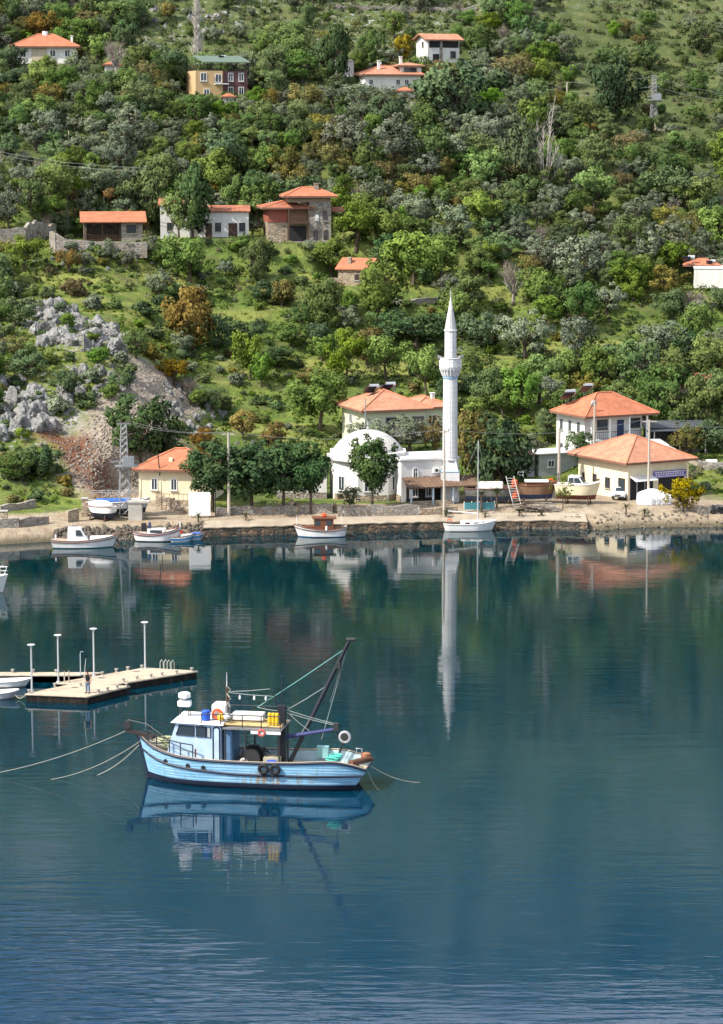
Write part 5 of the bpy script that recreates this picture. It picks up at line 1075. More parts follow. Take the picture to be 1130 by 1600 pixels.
# winch, gear on deck
wi = MB().cyl((-.1, -.6, 1.75), (-.1, .6, 1.75), .5, n=16).build('net_winch', metal_d, FB)
for y in (-.62, .62): MB().cyl((-.1, y-.05, 1.75), (-.1, y+.05, 1.75), .72, n=20).build('winch_flange', metal_d, wi)
MB().torus((-.45, -.95, 1.6), .2, .09, 'Y', 18, 6).build('winch_wheel', mat('wheel_pale', (.5, .48, .44), .7), wi); MB().box(-.9, .7, -.5, .5, 1.1, 1.3).build('winch_bed', metal_d, wi)
b = MB(); rs = random.Random(9)
for k in range(7): x = rs.uniform(-1.2, .9); b.tube([(x, rs.uniform(-.8, .6), 1.3), (x+rs.uniform(-.4, .4), 0, rs.uniform(2.4, 3.0)), (x+rs.uniform(.2, .9), rs.uniform(-.6, .6), rs.uniform(1.4, 2.4))], .045, 5)
b.build('hydraulic_hoses', rubber, wi); MB().box(.9, 2.0, -1.0, .2, 1.15, 1.95).build('fish_crate', mat('crate_tan', (.40, .36, .26), .8, .2, 3), FB); MB().lathe([(.32, 1.15), (.36, 1.4), (.34, 1.85)], 14, 1.55, -1.3).build('blue_tub', blue_p, FB); MB().box(-1.75, -1.2, -1.2, 1.2, 1.2, 3.9).build('engine_casing', mat('casing_blue', (.10, .20, .34), .6, .2, 2), FB)
MB().box(4.1, 4.9, 1.5, 1.9, 1.5, 2.3).build('gear_box', mat('turquoise_box', (.25, .48, .50), .6), FB)
def pile(root, name, x, y, z, r, m, n=9, seed=3, rr=.05):
    b = MB(); rs = random.Random(seed)
    for k in range(n): a = rs.uniform(0, 6.3); b.torus((x+rs.uniform(-.5, .5)*r, y+rs.uniform(-.5, .5)*r, z+k*rr*.8), r*rs.uniform(.5, 1), rr, 'Z', 14, 5)
    return b.build(name, m, root)
pile(FB, 'green_net', 5.9, -1.35, 2.05, .42, mat('net_green', (.10, .52, .42), .9, .3, 5), 10, 4); pile(FB, 'rope_coil', 6.9, .2, 1.3, .45, rope_m, 7, 5); pile(FB, 'foredeck_net', -6.2, -.1, 2.4, .55, mat('net_olive', (.38, .40, .22), .9, .3, 5), 12, 6); pile(FB, 'foredeck_rope', -5.6, .5, 2.2, .45, mat('rope_dark', (.14, .11, .08), .9, .3, 5), 10, 7); pile(FB, 'foredeck_rope', -6.6, -.3, 2.5, .35, rope_m, 8, 8)
MB().cyl((6.9, -.9, 1.8), (7.9, .9, 1.75), .22, n=12).build('stern_roller', mat('roller_rust', (.16, .07, .04), .8, .3, 3), FB); MB().lathe([(.05, 1.6), (.34, 1.75), (.34, 2.1), (.05, 2.2)], 12, 7.6, .9).build('stern_float', mat('float_brown', (.30, .14, .07), .8, .3, 3), FB)
gh = MB().cyl((5.7, 1.2, 1.9), (6.05, 1.2, 3.0), .09, n=6).build('gallows_arm', metal_d, FB); MB().torus((6.1, 1.2, 3.1), .34, .1, 'Y', 20, 7).build('gallows_wheel', mat('wheel_grey', (.4, .4, .42), .5), gh); MB().cyl((6.1, 1.12, 3.1), (6.1, 1.28, 3.1), .26, n=14).build('wheel_hub', metal_d, gh)
b = MB(); b.tube([(6.9, 1.2, 1.9), (6.9, 1.2, 2.35), (7.3, 1.1, 2.35), (7.3, 1.1, 1.8)], .05, 5); b.build('mooring_frame', mat('rail_pale', (.55, .55, .52), .5), FB)
for x in (1.52, 2.25): q = HX.pt((x+7.4)/15.2, 1.6, -1); MB().torus(q+Vector((0, -.16, -.12)), .27, .12, 'Y', 20, 8).build('tyre_fender', rubber, FB)
# bowsprit platform, bow and side rails
bs_ = MB(); bs_.add([(-8.9, -.18, 3.22), (-6.9, -.35, 2.75), (-6.9, .35, 2.75), (-8.9, .18, 3.22), (-8.9, -.18, 3.42), (-6.9, -.35, 2.95), (-6.9, .35, 2.95), (-8.9, .18, 3.42)], [(0, 3, 2, 1), (4, 5, 6, 7), (0, 1, 5, 4), (1, 2, 6, 5), (2, 3, 7, 6), (3, 0, 4, 7)]); so = bs_.build('bowsprit', mat('bowsprit_dark', (.035, .025, .022), .7), FB); MB().cyl((-8.75, -.25, 3.65), (-8.75, .25, 3.65), .28, n=14).build('anchor_roller', metal_d, so)
b = MB(); b.tube([(-8.7, -.2, 4.05), (-7.2, -.6, 3.85), (-6.2, -1.2, 3.4), (-5.6, -1.4, 3.1)], .03, 5); b.tube([(-8.7, .2, 4.05), (-7.2, .6, 3.85), (-5.4, 1.4, 3.2)], .03, 5)
for q in ((-8.6, -.2, 3.3), (-7.2, -.6, 2.9), (-8.6, .2, 3.3), (-7.2, .6, 2.9)): b.cyl(q, (q[0], q[1], q[2]+.85), .03, n=5)
b.build('bow_railing', metal_d, FB); b = MB()
for xs in ((-6.4, -5.7, -4.7, -3.9, -3.05),):
    pr = None
    for x in xs:
        t_ = (x+7.4)/15.2; q = HX.pt(t_, HX.zg(t_), -1); q.y += .1; b.cyl(q, q+Vector((0, 0, .95)), .042, n=5)
        if pr is not None: b.cyl(pr+Vector((0, 0, .95)), q+Vector((0, 0, .95)), .042, n=5); b.cyl(pr+Vector((0, 0, .5)), q+Vector((0, 0, .5)), .022, n=4)
        pr = q
b.build('side_railing', metal_d, FB); MB().cyl((-3.6, -1.75, 2.0), (-3.6, -1.75, 2.55), .06, n=6).build('bollard', mat('bollard_rust', (.35, .13, .07), .8), FB)
def rope(name, pts, label, r=.03):
    P_ = [Vector(p_) for p_ in pts]; o = MB().tube([q-P_[0] for q in P_], r, 5).build(name, rope_m); o.location = P_[0]; return tag(o, label, 'rope', 'mooring ropes')
Mb = Matrix.Translation(bp) @ Matrix.Rotation(R(-10), 4, 'Z')
def cat_rope(a, b, sag, label, r=.02): a, b = Vector(a), Vector(b); rope('mooring_rope', [a.lerp(b, k/12)-Vector((0, 0, sag*4*(k/12)*(1-k/12))) for k in range(13)], label, r)
bowp = Mb @ Vector((-7.8, -.1, 2.6)); spr = Mb @ Vector((-8.7, 0, 3.3))
cat_rope(spr, at_z(-60, 1212, 0)+Vector((0, 0, -.2)), .5, 'upper long mooring rope running left from the trawler bow'); cat_rope(bowp, at_z(74, 1219, -.05), .45, 'pale mooring rope from the trawler stem down to the water'); cat_rope(bowp+Vector((.05, .1, -.1)), at_z(150, 1212, -.05), .3, 'short mooring rope closest to the trawler stem', .025)
cat_rope(Mb @ Vector((8.0, -.2, 1.6)), at_z(668, 1222, -.05), .4, 'mooring rope running right from the trawler stern', .025); cat_rope(Mb @ Vector((7.9, -.6, 1.5)), at_z(594, 1236, -.05), .25, 'thin line hanging from the trawler stern', .02)

# --- small boats
def small_boat(name, p, rz, L, B, hs, hullm, label, boot=None, stripe=None, cabin=None, grp='small boats', stern=.75, cat='boat', lift=0.0, canopy=None, rim=None):
    o = thing(name, p, label, cat, rz, grp); h = simple_hull(L, B, *hs, stern=stern)
    q = h.band(lambda t: .10, lambda t: h.zg(t), 22, 5).build('hull', hullm, o, True); h.band(lambda t: -.45, lambda t: .10, 22, 3, .004).build('boot_topping', boot or pt_navy, o, True)
    h.rail(lambda t: h.zg(t), .05, 22, .01).build('gunwale', rim or varnish, q); h.deck(lambda t: h.zg(t)-.18, .95, 18).build('deck', deck_t, o)
    if stripe: h.rail(lambda t: h.zg(t)*.78, .055, 22, .02).build('stripe', stripe, q)
    return o, h
p = at_z(132, 855, 0); o, h = small_boat('motor_boat', p, R(184), 7.0, 2.3, (1.35, .8, .9), pt_white, 'white motor boat with orange brown stripe moored at the left', mat('boot_teal', (.04, .2, .28)), varnish)
c = MB(); c.add([(-.6, -.8, .6), (1.8, -.8, .6), (1.7, -.75, 2.1), (.3, -.75, 2.1), (-.6, .8, .6), (1.8, .8, .6), (1.7, .75, 2.1), (.3, .75, 2.1)], [(0, 1, 2, 3), (7, 6, 5, 4), (0, 3, 7, 4), (3, 2, 6, 7), (2, 1, 5, 6)]); c = c.build('cabin', pt_white, o)
for sd in (-1, 1): quadpane([(.1, sd*.80, 1.35), (.85, sd*.8, 1.35), (.85, sd*.775, 1.95), (.4, sd*.775, 1.95)], 'window', glass, (0, sd*.03, 0), None, c)
quadpane([(-.2, -.6, 1.3), (-.2, .6, 1.3), (.2, .6, 1.95), (.2, -.6, 1.95)], 'windscreen', glass, (-.04, 0, .03), None, c); MB().box(-2.4, -.6, -.6, .6, .7, 1.15).build('foredeck_hatch', pt_white, o, bevel=.05); MB().box(-.75, -.45, -.75, -.65, .8, 1.15).build('porthole', rubber, o)
MB().tube([(-3.3, 0, 1.3), (-4.2, 0, 1.45)], .05, 5).build('bowsprit', varnish, o); MB().cyl((1.2, 0, 2.1), (1.2, 0, 2.7), .03, n=5).build('aerial', metal_g, o); MB().torus((3.0, .2, 1.1), .25, .07, 'X', 14, 6).build('lifebuoy', pt_white, o)
p = at_z(246, 845, 0); o, h = small_boat('caique_boat', p, R(176), 5.2, 2.0, (1.5, .85, 1.0), pt_white, 'small white caique with dark red band moored near the blue dinghies', None, mat('maroon_band', (.16, .03, .035)), stern=.25)
MB().box(-.9, 1.0, -.6, .6, .7, 1.35).build('cabin', pt_white, o, bevel=.06); 
for sd in (-1, 1): MB().box(-.6, .7, sd*.605-.02, sd*.605+.02, .95, 1.25).build('window', glass, o)
MB().cyl((-2.5, 0, 1.2), (-2.5, 0, 2.1), .06, n=6).build('stem_post', pt_white, o); MB().box(1.2, 1.7, -.2, .2, 1.0, 1.9).build('outboard', rubber, o); MB().box(.7, .9, -.3, .3, 1.35, 2.0).build('seat_back', navy_p, o); MB().cyl((-1.7, 0, 1.3), (-1.7, 0, 2.2), .025, n=5).build('flag_staff', pt_red, o)
for u, v, L, lb in ((284, 845, 2.9, 'blue dinghy moored beside the white caique'), (302, 842, 2.6, 'smaller blue dinghy at the end of the quay wall')):
    p = at_z(u, v, 0); o, h = small_boat('dinghy', p, R(200 if u < 290 else 170), L, 1.3, (.8, .5, .55), pt_blue, lb, pt_white, pt_white, grp='blue dinghies'); MB().box(-.9, .2, -.4, .4, .42, .72).build('cover', pt_white if u < 290 else tarp_b, o, bevel=.08); MB().box(.6, .75, -.5, .5, .38, .45).build('thwart', deck_t, o)
    MB().box(L/2-.15, L/2+.15, -.15, .15, .3, .9).build('outboard', rubber if u < 290 else pt_red, o)
p = at_z(501, 838, 0); o, h = small_boat('wooden_boat', p, R(3), 5.8, 2.2, (1.35, .85, 1.15), pt_white, 'white boat with varnished wooden cabin moored below the mosque', mat('boot_blue', (.05, .16, .34)), varnish, stern=.35)
ca = MB().box(-.7, 1.4, -.75, .75, .7, 2.0).build('cabin', varnish, o); MB().box(-.9, 1.7, -.85, .85, 2.0, 2.12).build('cabin_roof', varnish, o)
for sd in (-1, 1):
    for x in (-.35, .9): MB().box(x-.28, x+.28, sd*.755-.02, sd*.755+.02, 1.3, 1.8).build('window', glass, ca)
MB().box(-2.0, -.71, -.55, .55, .7, 1.15).build('fore_cabin', varnish, o); MB().lathe([(.02, 2.12), (.3, 2.25), (.25, 2.5), (.03, 2.55)], 10, .4, 0).build('orange_buoy', orange_p, o); MB().box(1.45, 2.3, -.7, .7, .7, 1.2).build('engine_box', wood_d, o)
for x in (-2.6, 2.3): MB().cyl((x, 0, 1.0), (x, 0, 2.3), .03, n=5).build('staff', pt_white, o)
MB().lathe([(.02, .7), (.12, .8), (.12, 1.2), (.02, 1.3)], 8, .6, -1.08).build('fender', pt_white, o)
cat_rope(p+Vector((2.8, -.2, .9)), at_z(557, 836, .1), .2, 'rope from the wooden boat to the quay', .02)
# yacht
p = at_z(734, 829, 0); o, h = small_boat('sailing_yacht', p, R(183), 5.9, 2.0, (1.15, .8, .85), pt_white, 'white sailing yacht with bare mast moored at the quay', mat('boot_grey', (.45, .45, .45)), None, stern=.6, cat='yacht', grp='yachts', rim=pt_white)
MB().box(-1.4, 1.0, -.6, .6, .62, 1.12).build('coach_roof', pt_white, o, bevel=.1); 
for sd in (-1, 1):
    for x in (-.7, .3): MB().box(x-.25, x+.25, sd*.602-.02, sd*.602+.02, .8, 1.0).build('window', mat('window_maroon', (.10, .02, .02), .2), o)
mh = (829-688)*proj(p)[2]/FPX; MB().cyl((-.9, 0, .9), (-.9, 0, mh), .07, .05, 8).build('mast', mat('mast_alloy', (.62, .62, .62), .4, .06, 1, metal=.3), o); MB().cyl((-.9, 0, 1.9), (2.4, 0, 2.2), .06, n=6).build('boom', pt_white, o)
for q in ((-2.9, 0, 1.1), (2.8, 0, .9), (-.8, -.95, .85), (-.8, .95, .85)): MB().tube([q, (-.9, 0, mh-.1)], .012, 3).build('stay', metal_g, o)
MB().torus((2.2, -.6, 1.0), .22, .06, 'Y', 12, 5).build('lifebuoy', orange_p, o)
# boats on the left edge and at the pier
p = at_z(-48, 925, 0); o, h = small_boat('white_cruiser', p, R(184), 7.5, 2.6, (1.75, 1.3, 1.2), pt_white, 'bow of a white boat with pulpit rail cut by the left edge', mat('boot_grey', (.45, .45, .45)), None, rim=pt_white); o.rotation_euler[2] = R(176); 
b = MB()
for sd in (-1, 1):
    pts = [Vector((-3.75, 0, 2.5)), Vector((-2.9, sd*.55, 2.45)), Vector((-1.6, sd*1.0, 2.3)), Vector((0.5, sd*1.2, 2.1))]; b.tube(pts, .03, 5); b.tube([q-Vector((0, 0, .4)) for q in pts], .02, 4)
    for q in pts[1:]: b.cyl(q, q-Vector((0, 0, .85)), .025, n=4)
b.cyl((-3.7, 0, 2.5), (-3.4, 0, 1.65), .03, n=4); b.build('pulpit_rail', pt_white, o); MB().tube([(-3.6, 0, 2.4), (0.5, 0, 6.5)], .02, 4).build('forestay', metal_g, o); MB().box(-1.0, 2.5, -.9, .9, 1.2, 2.2).build('cabin', pt_white, o, bevel=.15)
for s_ in (o,): s_.scale = (-1, 1, 1) if False else (1, 1, 1)
for u, v, L, lb in ((8, 1073, 4.2, 'white skiff lying behind the pier at the left edge'), (-4, 1091, 3.4, 'grey skiff roped to the near corner of the pier')):
    p = at_z(u, v, 0); o, h = small_boat('skiff', p, R(180), L, 1.4, (.7, .5, .5), pt_white if v < 1080 else mat('skiff_grey', (.5, .5, .54), .5), lb, mat('boot_grey2', (.2, .2, .2)), None, grp='skiffs at the pier', rim=pt_white); MB().box(-.2, 0, -.6, .6, .3, .38).build('thwart', deck_t, o); MB().box(.9, 1.1, -.55, .55, .3, .38).build('thwart', deck_t, o)
p = at_z(-8, 844, 0); o, h = small_boat('white_dinghy', p, R(180), 2.8, 1.4, (.8, .6, .6), pt_white, 'white dinghy at the beach on the left edge', None, None, rim=pt_white); MB().box(-.5, .8, -.5, .5, .45, .95).build('cover', pt_white, o, bevel=.1)
# boats standing ashore
def cradle(o, L, z, m=None):
    for x in (-L*.25, L*.25):
        for y in (-.7, .7): MB().cyl((x, y*1.25, -z), (x, y*.75, .15), .07, n=6).build('prop', m or wood_d, o)
        MB().box(x-.1, x+.1, -.9, .9, -z, -z+.15).build('cradle_beam', wood_d, o)
def ashore(name, u, v, rz, L, B, hs, hm, label, z=.75, **kw):
    p = at_ground(u, v); o, h = small_boat(name, p+Vector((0, 0, z)), rz, L, B, hs, hm, label, grp='boats laid up ashore', **kw); cradle(o, L, z); return o, h
o, h = ashore('covered_boat', 158, 812, R(-25), 3.6, 1.9, (.9, .8, .8), pt_white, 'small white covered boat propped beside the road', boot=pt_navy)
MB().lathe([(.95, .75), (.85, 1.1), (.5, 1.35), (.05, 1.42)], 14).build('cover', tarp_w, o, True).scale = (1.7, .9, 1)
o, h = ashore('tarp_boat', 186, 805, R(182), 7.0, 2.2, (1.2, .8, .85), mat('boat_grey', (.42, .43, .44), .6, .15), 'long boat under a blue tarpaulin behind the quay pylon', rim=pt_white); MB().box(-1.2, 2.6, -.85, .85, .8, 1.05).build('tarpaulin', tarp_b, o, bevel=.1)
b = MB()
for x in (-2.4, -1.0, .4, 1.8, 3.0):
    for y in (-.85, .85): b.cyl((x, y, .8), (x, y, 1.9), .025, n=4)
for y in (-.85, .85): b.cyl((-2.4, y, 1.9), (3.0, y, 1.9), .025, n=4)
b.build('frame_rail', metal_g, o)
o, h = ashore('wooden_hull', 772, 786, R(176), 6.8, 2.4, (1.3, .95, 1.0), mat('grey_hull', (.17, .16, .155), .7, .25), 'old grey hull laid up in shade right of the minaret', z=.8, boot=navy_p); MB().box(-1.0, 1.8, -.8, .8, .9, 1.6).build('cabin', pt_white, o, bevel=.08); MB().box(-.6, 1.4, -.82, -.78, 1.15, 1.45).build('window', glass, o)
o, h = ashore('red_blue_boat', 836, 786, R(178), 5.0, 2.2, (1.6, 1.1, 1.25), wood_b, 'wooden boat with navy bottom and orange red stern ashore', z=1.0, boot=navy_p); MB().box(2.0, 2.65, -.95, .95, -.4, 1.6).build('stern_panel', orange_p, o, bevel=.15); MB().box(-1.3, 1.0, -.7, .7, 1.1, 1.5).build('cabin', varnish, o); MB().box(-1.5, 1.2, -.85, .85, 1.5, 1.62).build('cabin_roof', pt_white, o); MB().torus((-1.8, -.95, 1.35), .28, .09, 'Y', 14, 6).build('lifebuoy', orange_p, o)
o, h = ashore('cream_cruiser', 903, 787, R(-14), 5.2, 2.3, (1.6, 1.25, 1.2), cream_b, 'cream motor cruiser with white cabin on trestles', z=1.0, boot=antifoul, rim=pt_white)
o.rotation_euler[2] = R(165); c = MB(); c.add([(-1.0, -.85, 1.1), (1.2, -.85, 1.1), (1.0, -.75, 2.2), (-.2, -.75, 2.2), (-1.0, .85, 1.1), (1.2, .85, 1.1), (1.0, .75, 2.2), (-.2, .75, 2.2)], [(0, 1, 2, 3), (7, 6, 5, 4), (0, 3, 7, 4), (3, 2, 6, 7), (2, 1, 5, 6)]); c = c.build('cabin', pt_white, o)
for sd in (-1, 1): quadpane([(-.55, sd*.85, 1.5), (.3, sd*.85, 1.5), (.3, sd*.79, 2.05), (-.2, sd*.79, 2.05)], 'window', glass, (0, sd*.03, 0), None, c); quadpane([(.4, sd*.85, 1.5), (.95, sd*.85, 1.5), (.9, sd*.79, 2.05), (.4, sd*.79, 2.05)], 'window', glass, (0, sd*.03, 0), None, c)
quadpane([(-.75, -.65, 1.5), (-.75, .65, 1.5), (-.35, .6, 2.05), (-.35, -.6, 2.05)], 'windscreen', glass, (-.04, 0, .03), None, c)
o, h = ashore('red_bottom_boat', 956, 772, R(172), 3.6, 1.7, (1.2, .95, 1.0), mat('hull_taupe', (.33, .24, .19), .6), 'small boat with dark red bottom on a trailer beside the white car', z=.85, boot=antifoul); MB().box(-.9, 1.0, -.7, .7, 1.0, 1.15).build('cover', wood_b, o)
for y in (-.8, .8): MB().torus((.3, y, -.5), .26, .1, 'Y', 14, 6).build('trailer_wheel', rubber, o)
# boat under a white tarpaulin
p = at_ground(1022, 787); o = thing('tarpaulined_boat', p, 'boat hidden under a white tarpaulin before the workshop', 'boat', R(4)); b = MB(); n = 10; m_ = 8; vs = []
for i in range(n+1):
    x = -1.9+3.8*i/n; hh = 1.75*(1-.45*abs(i/n-.42)**1.4*2); w_ = 1.05*(1-(abs(i/n-.5)*1.75)**4*.6)
    for j in range(m_+1): a = PI*j/m_; vs.append((x, -math.cos(a)*w_, math.sin(a)**.75*hh+.03*math.sin(i*3+j)))
b.add(vs, [(i*(m_+1)+j, (i+1)*(m_+1)+j, (i+1)*(m_+1)+j+1, i*(m_+1)+j+1) for i in range(n) for j in range(m_)]+[tuple(range(m_, -1, -1)), tuple(range(n*(m_+1), (n+1)*(m_+1)))]); b.build('tarpaulin', tarp_w, o)
MB().box(-1.9, 1.7, -.15, .15, -.2, .12).build('keel_block', wood_d, o); 
for x in (-.5, .1, .7, 1.3): MB().box(x, x+.35, -1.12, -1.06, .1, .75).build('side_flap', mat('flap_grey', (.55, .56, .6), .7), o)
# white car
def car(u, v, rz, label, col):
    p = at_ground(u, v); o = thing('car', p, label, 'car', rz); L, Wd = 3.9, 1.6; m = mat('car_paint_'+label.split()[0], col, .3, .04, 1, spec=.5)
    prof = [(-1.95, .35), (-1.95, .72), (-1.85, .86), (-1.0, .95), (-.55, 1.38), (.85, 1.42), (1.45, .98), (1.9, .92), (1.95, .6), (1.95, .35)]; b = MB(); n = len(prof); vs = []
    for sd in (-1, 1):
        for (x, z) in prof: vs.append((x, sd*Wd/2*(1 if z < 1.0 else .82), z))
    b.add(vs, [tuple(range(n)), tuple(range(2*n-1, n-1, -1))]+[(i, n+i, n+(i+1) % n, (i+1) % n) for i in range(n)]); bo = b.build('body', m, o, bevel=.05)
    quadpane([(-.98, -.62, .99), (-.98, .62, .99), (-.6, .58, 1.33), (-.6, -.58, 1.33)], 'windscreen', glass, (-.03, 0, .02), None, bo); quadpane([(.9, .6, 1.36), (.9, -.6, 1.36), (1.38, -.62, 1.02), (1.38, .62, 1.02)], 'rear_window', glass, (.03, 0, .02), None, bo)
    for sd in (-1, 1):
        quadpane([(-.85, sd*.785, 1.0), (.1, sd*.785, 1.0), (.1, sd*.68, 1.34), (-.5, sd*.68, 1.34)], 'side_window', glass, (0, sd*.03, 0), None, bo); quadpane([(.17, sd*.785, 1.0), (1.25, sd*.785, 1.0), (.8, sd*.68, 1.34), (.17, sd*.68, 1.34)], 'side_window', glass, (0, sd*.03, 0), None, bo)
        MB().box(-1.98, -1.93, sd*.55-.17, sd*.55+.17, .6, .78).build('headlight', mat('lamp_glass', (.6, .6, .6), .15), bo); MB().box(1.93, 1.98, sd*.6-.12, sd*.6+.12, .62, .8).build('tail_light', pt_red, bo)
        for x in (-1.2, 1.2): w_ = MB().cyl((x, sd*.70, .3), (x, sd*.82, .3), .3, n=18).build('wheel', rubber, o); MB().cyl((x, sd*.80, .3), (x, sd*.83, .3), .17, n=14).build('rim', metal_g, w_)
    MB().box(-2.03, -1.94, -.75, .75, .36, .52).build('bumper', metal_d, bo); MB().box(-1.98, -1.94, -.34, .34, .58, .74).build('grille', metal_d, bo); return o
car(973, 779, R(68), 'white old hatchback parked before the cream workshop', (.72, .74, .76))
# yard bits: ladder, timber stack, planters
p = at_ground(806, 789); o = thing('ladder', p, 'pale ladder leaning on the laid up boats', 'ladder', R(10)); 
for x in (-.45, .45): MB().cyl((x, -.8, 0), (x-.5, .9, 3.2), .05, n=6).build('rail', mat('ladder_grey', (.5, .49, .46), .7), o)
for k in range(11): a = (k+.7)/11.6; MB().cyl((-.45-.5*a, -.8+1.7*a, 3.2*a), (.45-.5*a, -.8+1.7*a, 3.2*a), .035, n=5).build('rung', mat('ladder_grey', (.5, .49, .46), .7), o)
p = at_ground(838, 797); o = thing('timber_stack', p, 'untidy stack of grey timber and scrap on the yard', 'timber stack', R(5)); rs = random.Random(4)
for k in range(26):
    a = rs.uniform(-.5, .5); x, y, z = rs.uniform(-1.6, 1.6), rs.uniform(-.9, .9), .06+.045*k*rs.random(); L = rs.uniform(.7, 1.5)
    MB().box(-L, L, -.09, .09, -.05, .05, Matrix.Translation((x, y, z)) @ Matrix.Rotation(a, 4, 'Z') @ Matrix.Rotation(rs.uniform(-.12, .12), 4, 'Y')).build('plank', mat('grey_timber', (.24, .22, .19), .9, .3, 3) if k % 3 else wood_d, o)
p = at_ground(752, 796); o = thing('turquoise_fence', p, 'turquoise panel fence beside the mosque porch', 'fence', R(6))
for k in range(4): MB().box(-1.9+k*.86, -1.08+k*.86, 0, .06, -.3, .8).build('panel', turq, o)
for k in range(5): MB().box(-1.96+k*.86, -1.87+k*.86, .065, .16, -.4, .9).build('post', white_p, o)
for u, v, lb in ((822, 745, 'shabby hut with grey roof behind the laid up boats'),):
    p = at_ground(u, v); o = thing('boat_hut', p, lb, 'hut', R(20)); walls(o, 2.2, 2.2, 2.6, mat('hut_grey', (.3, .3, .33), .8, .2)); shed_roof(o, -1.4, 1.4, -.4, 2.6, 2.6, 2.8, wood_d, .1); window(o, face_m('F', 2.2, 2.2), 0, 1.5, .8, .8); MB().box(-1.2, -.3, -.08, -.003, -.3, 1.0).build('lower_panel', pt_white, o)
p = at_ground(1112, 731); o = thing('cattle_trough', p, 'small white trough on the field wall at the right', 'trough'); MB().box(-.7, .7, -.25, .25, .6, 1.0).build('basin', pt_white, o, bevel=.1); MB().box(-.5, .5, -.2, .2, -.5, .6).build('base', stone_g, o)
p = at_ground(1121, 803); o = thing('motor_scooter', p, 'dark scooter parked at the right end of the road', 'scooter', R(8))
for x in (-.55, .55): MB().torus((x, 0, .27), .2, .07, 'Y', 14, 6).build('wheel', rubber, o)
MB().box(-.45, .5, -.14, .14, .3, .5).build('frame', metal_d, o, bevel=.04); MB().box(.05, .7, -.16, .16, .55, .8).build('seat', rubber, o, bevel=.05); MB().box(-.6, -.42, -.2, .2, .3, .95).build('leg_shield', metal_d, o, bevel=.04); MB().cyl((-.5, -.3, 1.02), (-.5, .3, 1.02), .03, n=5).build('handlebar', metal_d, o)

# ------------------------------------------------------------------ floating pier
ZP = .62; pier_c = mat('pier_concrete', (.46, .385, .285), .9, .14, .8, dirt=(.28, .22, .15), dirt_amt=.55, bump=.01); pier_s = mat('pier_side', (.035, .03, .027), .8, .4, 1.5, dirt=(.18, .15, .11), dirt_amt=.7)
def pontoon(px, label, nm='pier_pontoon', planks=0):
    P_ = [at_z(u, v, ZP) for u, v in px]; c0 = sum(P_, Vector())/len(P_); o = thing(nm, Vector((c0.x, c0.y, 0)), label, 'pier', group='floating pier'); L = [(q.x-c0.x, q.y-c0.y) for q in P_]
    A_, B_, C_, D_ = [Vector((*q, 0)) for q in L]; ns = max(2, round(((B_-A_).length+(C_-D_).length if nm == 'walk' else (D_-A_).length+(C_-B_).length)/2/1.9))
    for k in range(ns):
        f0, f1 = k/ns+(.004 if k else 0), (k+1)/ns-(.004 if k < ns-1 else 0)
        MB().prism([tuple(A_.lerp(D_, f0))[:2], tuple(B_.lerp(C_, f0))[:2], tuple(B_.lerp(C_, f1))[:2], tuple(A_.lerp(D_, f1))[:2]], ZP-.14, ZP+.006*(k % 2)).build('deck_slab', pier_c, o); MB().prism([(x*.985, y*.985) for x, y in L], -.5, ZP-.143).build('float', pier_s, o)
    for i in range(len(L)):
        a, b_ = Vector((*L[i], 0)), Vector((*L[(i+1) % len(L)], 0)); n_ = max(1, round((b_-a).length/2.4))
        for k in range(n_): q0, q1 = a.lerp(b_, k/n_+.006), a.lerp(b_, (k+1)/n_-.006); m_ = MB(); m_.tube([q0+Vector((0, 0, ZP-.07)), q1+Vector((0, 0, ZP-.07))], .075, 6); m_.build('edge_fender', mat('edge_timber', (.42, .36, .28), .85, .25, 2), o)
    return o, c0, L
pa, ca_, La = pontoon([(85, 1067), (172, 1070), (309, 1048), (226, 1043)], 'long far pontoon of the concrete pier with swimming ladders'); pb, cb_, Lb = pontoon([(39, 1084), (137, 1088), (203, 1071.5), (113, 1068.5)], 'near pontoon of the pier where a man stands'); pc, cc_, Lc = pontoon([(-60, 1054.5), (128, 1054.5), (160, 1050.5), (-60, 1050)], 'narrow walkway leading from the pier to the left edge')
def bollard(root, c0, u, v):
    q = at_z(u, v, ZP)-c0; MB().lathe([(.11, ZP), (.09, ZP+.16), (.15, ZP+.2), (.15, ZP+.28), (.03, ZP+.3)], 10, q.x, q.y).build('bollard', mat('bollard_grey', (.36, .33, .29), .8, .2), root)
for u, v in ((160, 1055), (182, 1050), (200, 1047), (222, 1044.5), (193, 1065), (214, 1061.5), (236, 1058), (253, 1055.5), (276, 1052.5), (300, 1048.5)): bollard(pa, ca_, u, v)
for u, v in ((154, 1082.5), (168, 1079), (183, 1075.5), (198, 1072.5), (46, 1083), (126, 1072), (86, 1073)): bollard(pb, cb_, u, v)
for u, v in ((20, 1051), (52, 1051), (88, 1051.5)): bollard(pc, cc_, u, v)
for u, v, lb in ((256, 1044.3, 'left hoop of the pier swimming ladder'), (267, 1045, 'right hoop of the pier swimming ladder')):
    q = at_z(u, v, ZP); o = thing('swim_ladder', q, lb, 'ladder', group='pier ladders'); 
    for dx in (-.16, .16): MB().tube([(dx-.12, -.2, 0), (dx-.12, -.15, .55), (dx, 0, .72), (dx+.1, .25, .5), (dx+.1, .35, -1.2)], .028, 6).build('handrail', mat('stainless', (.7, .68, .62), .3, .05, 1, metal=.5), o)
    for z in (-.2, -.5, -.8): MB().cyl((-.06, .33, z), (.26, .33, z), .025, n=5).build('rung', metal_g, o)
lampm = mat('lamp_post_grey', (.50, .52, .53), .5, .08, 1, metal=.2)
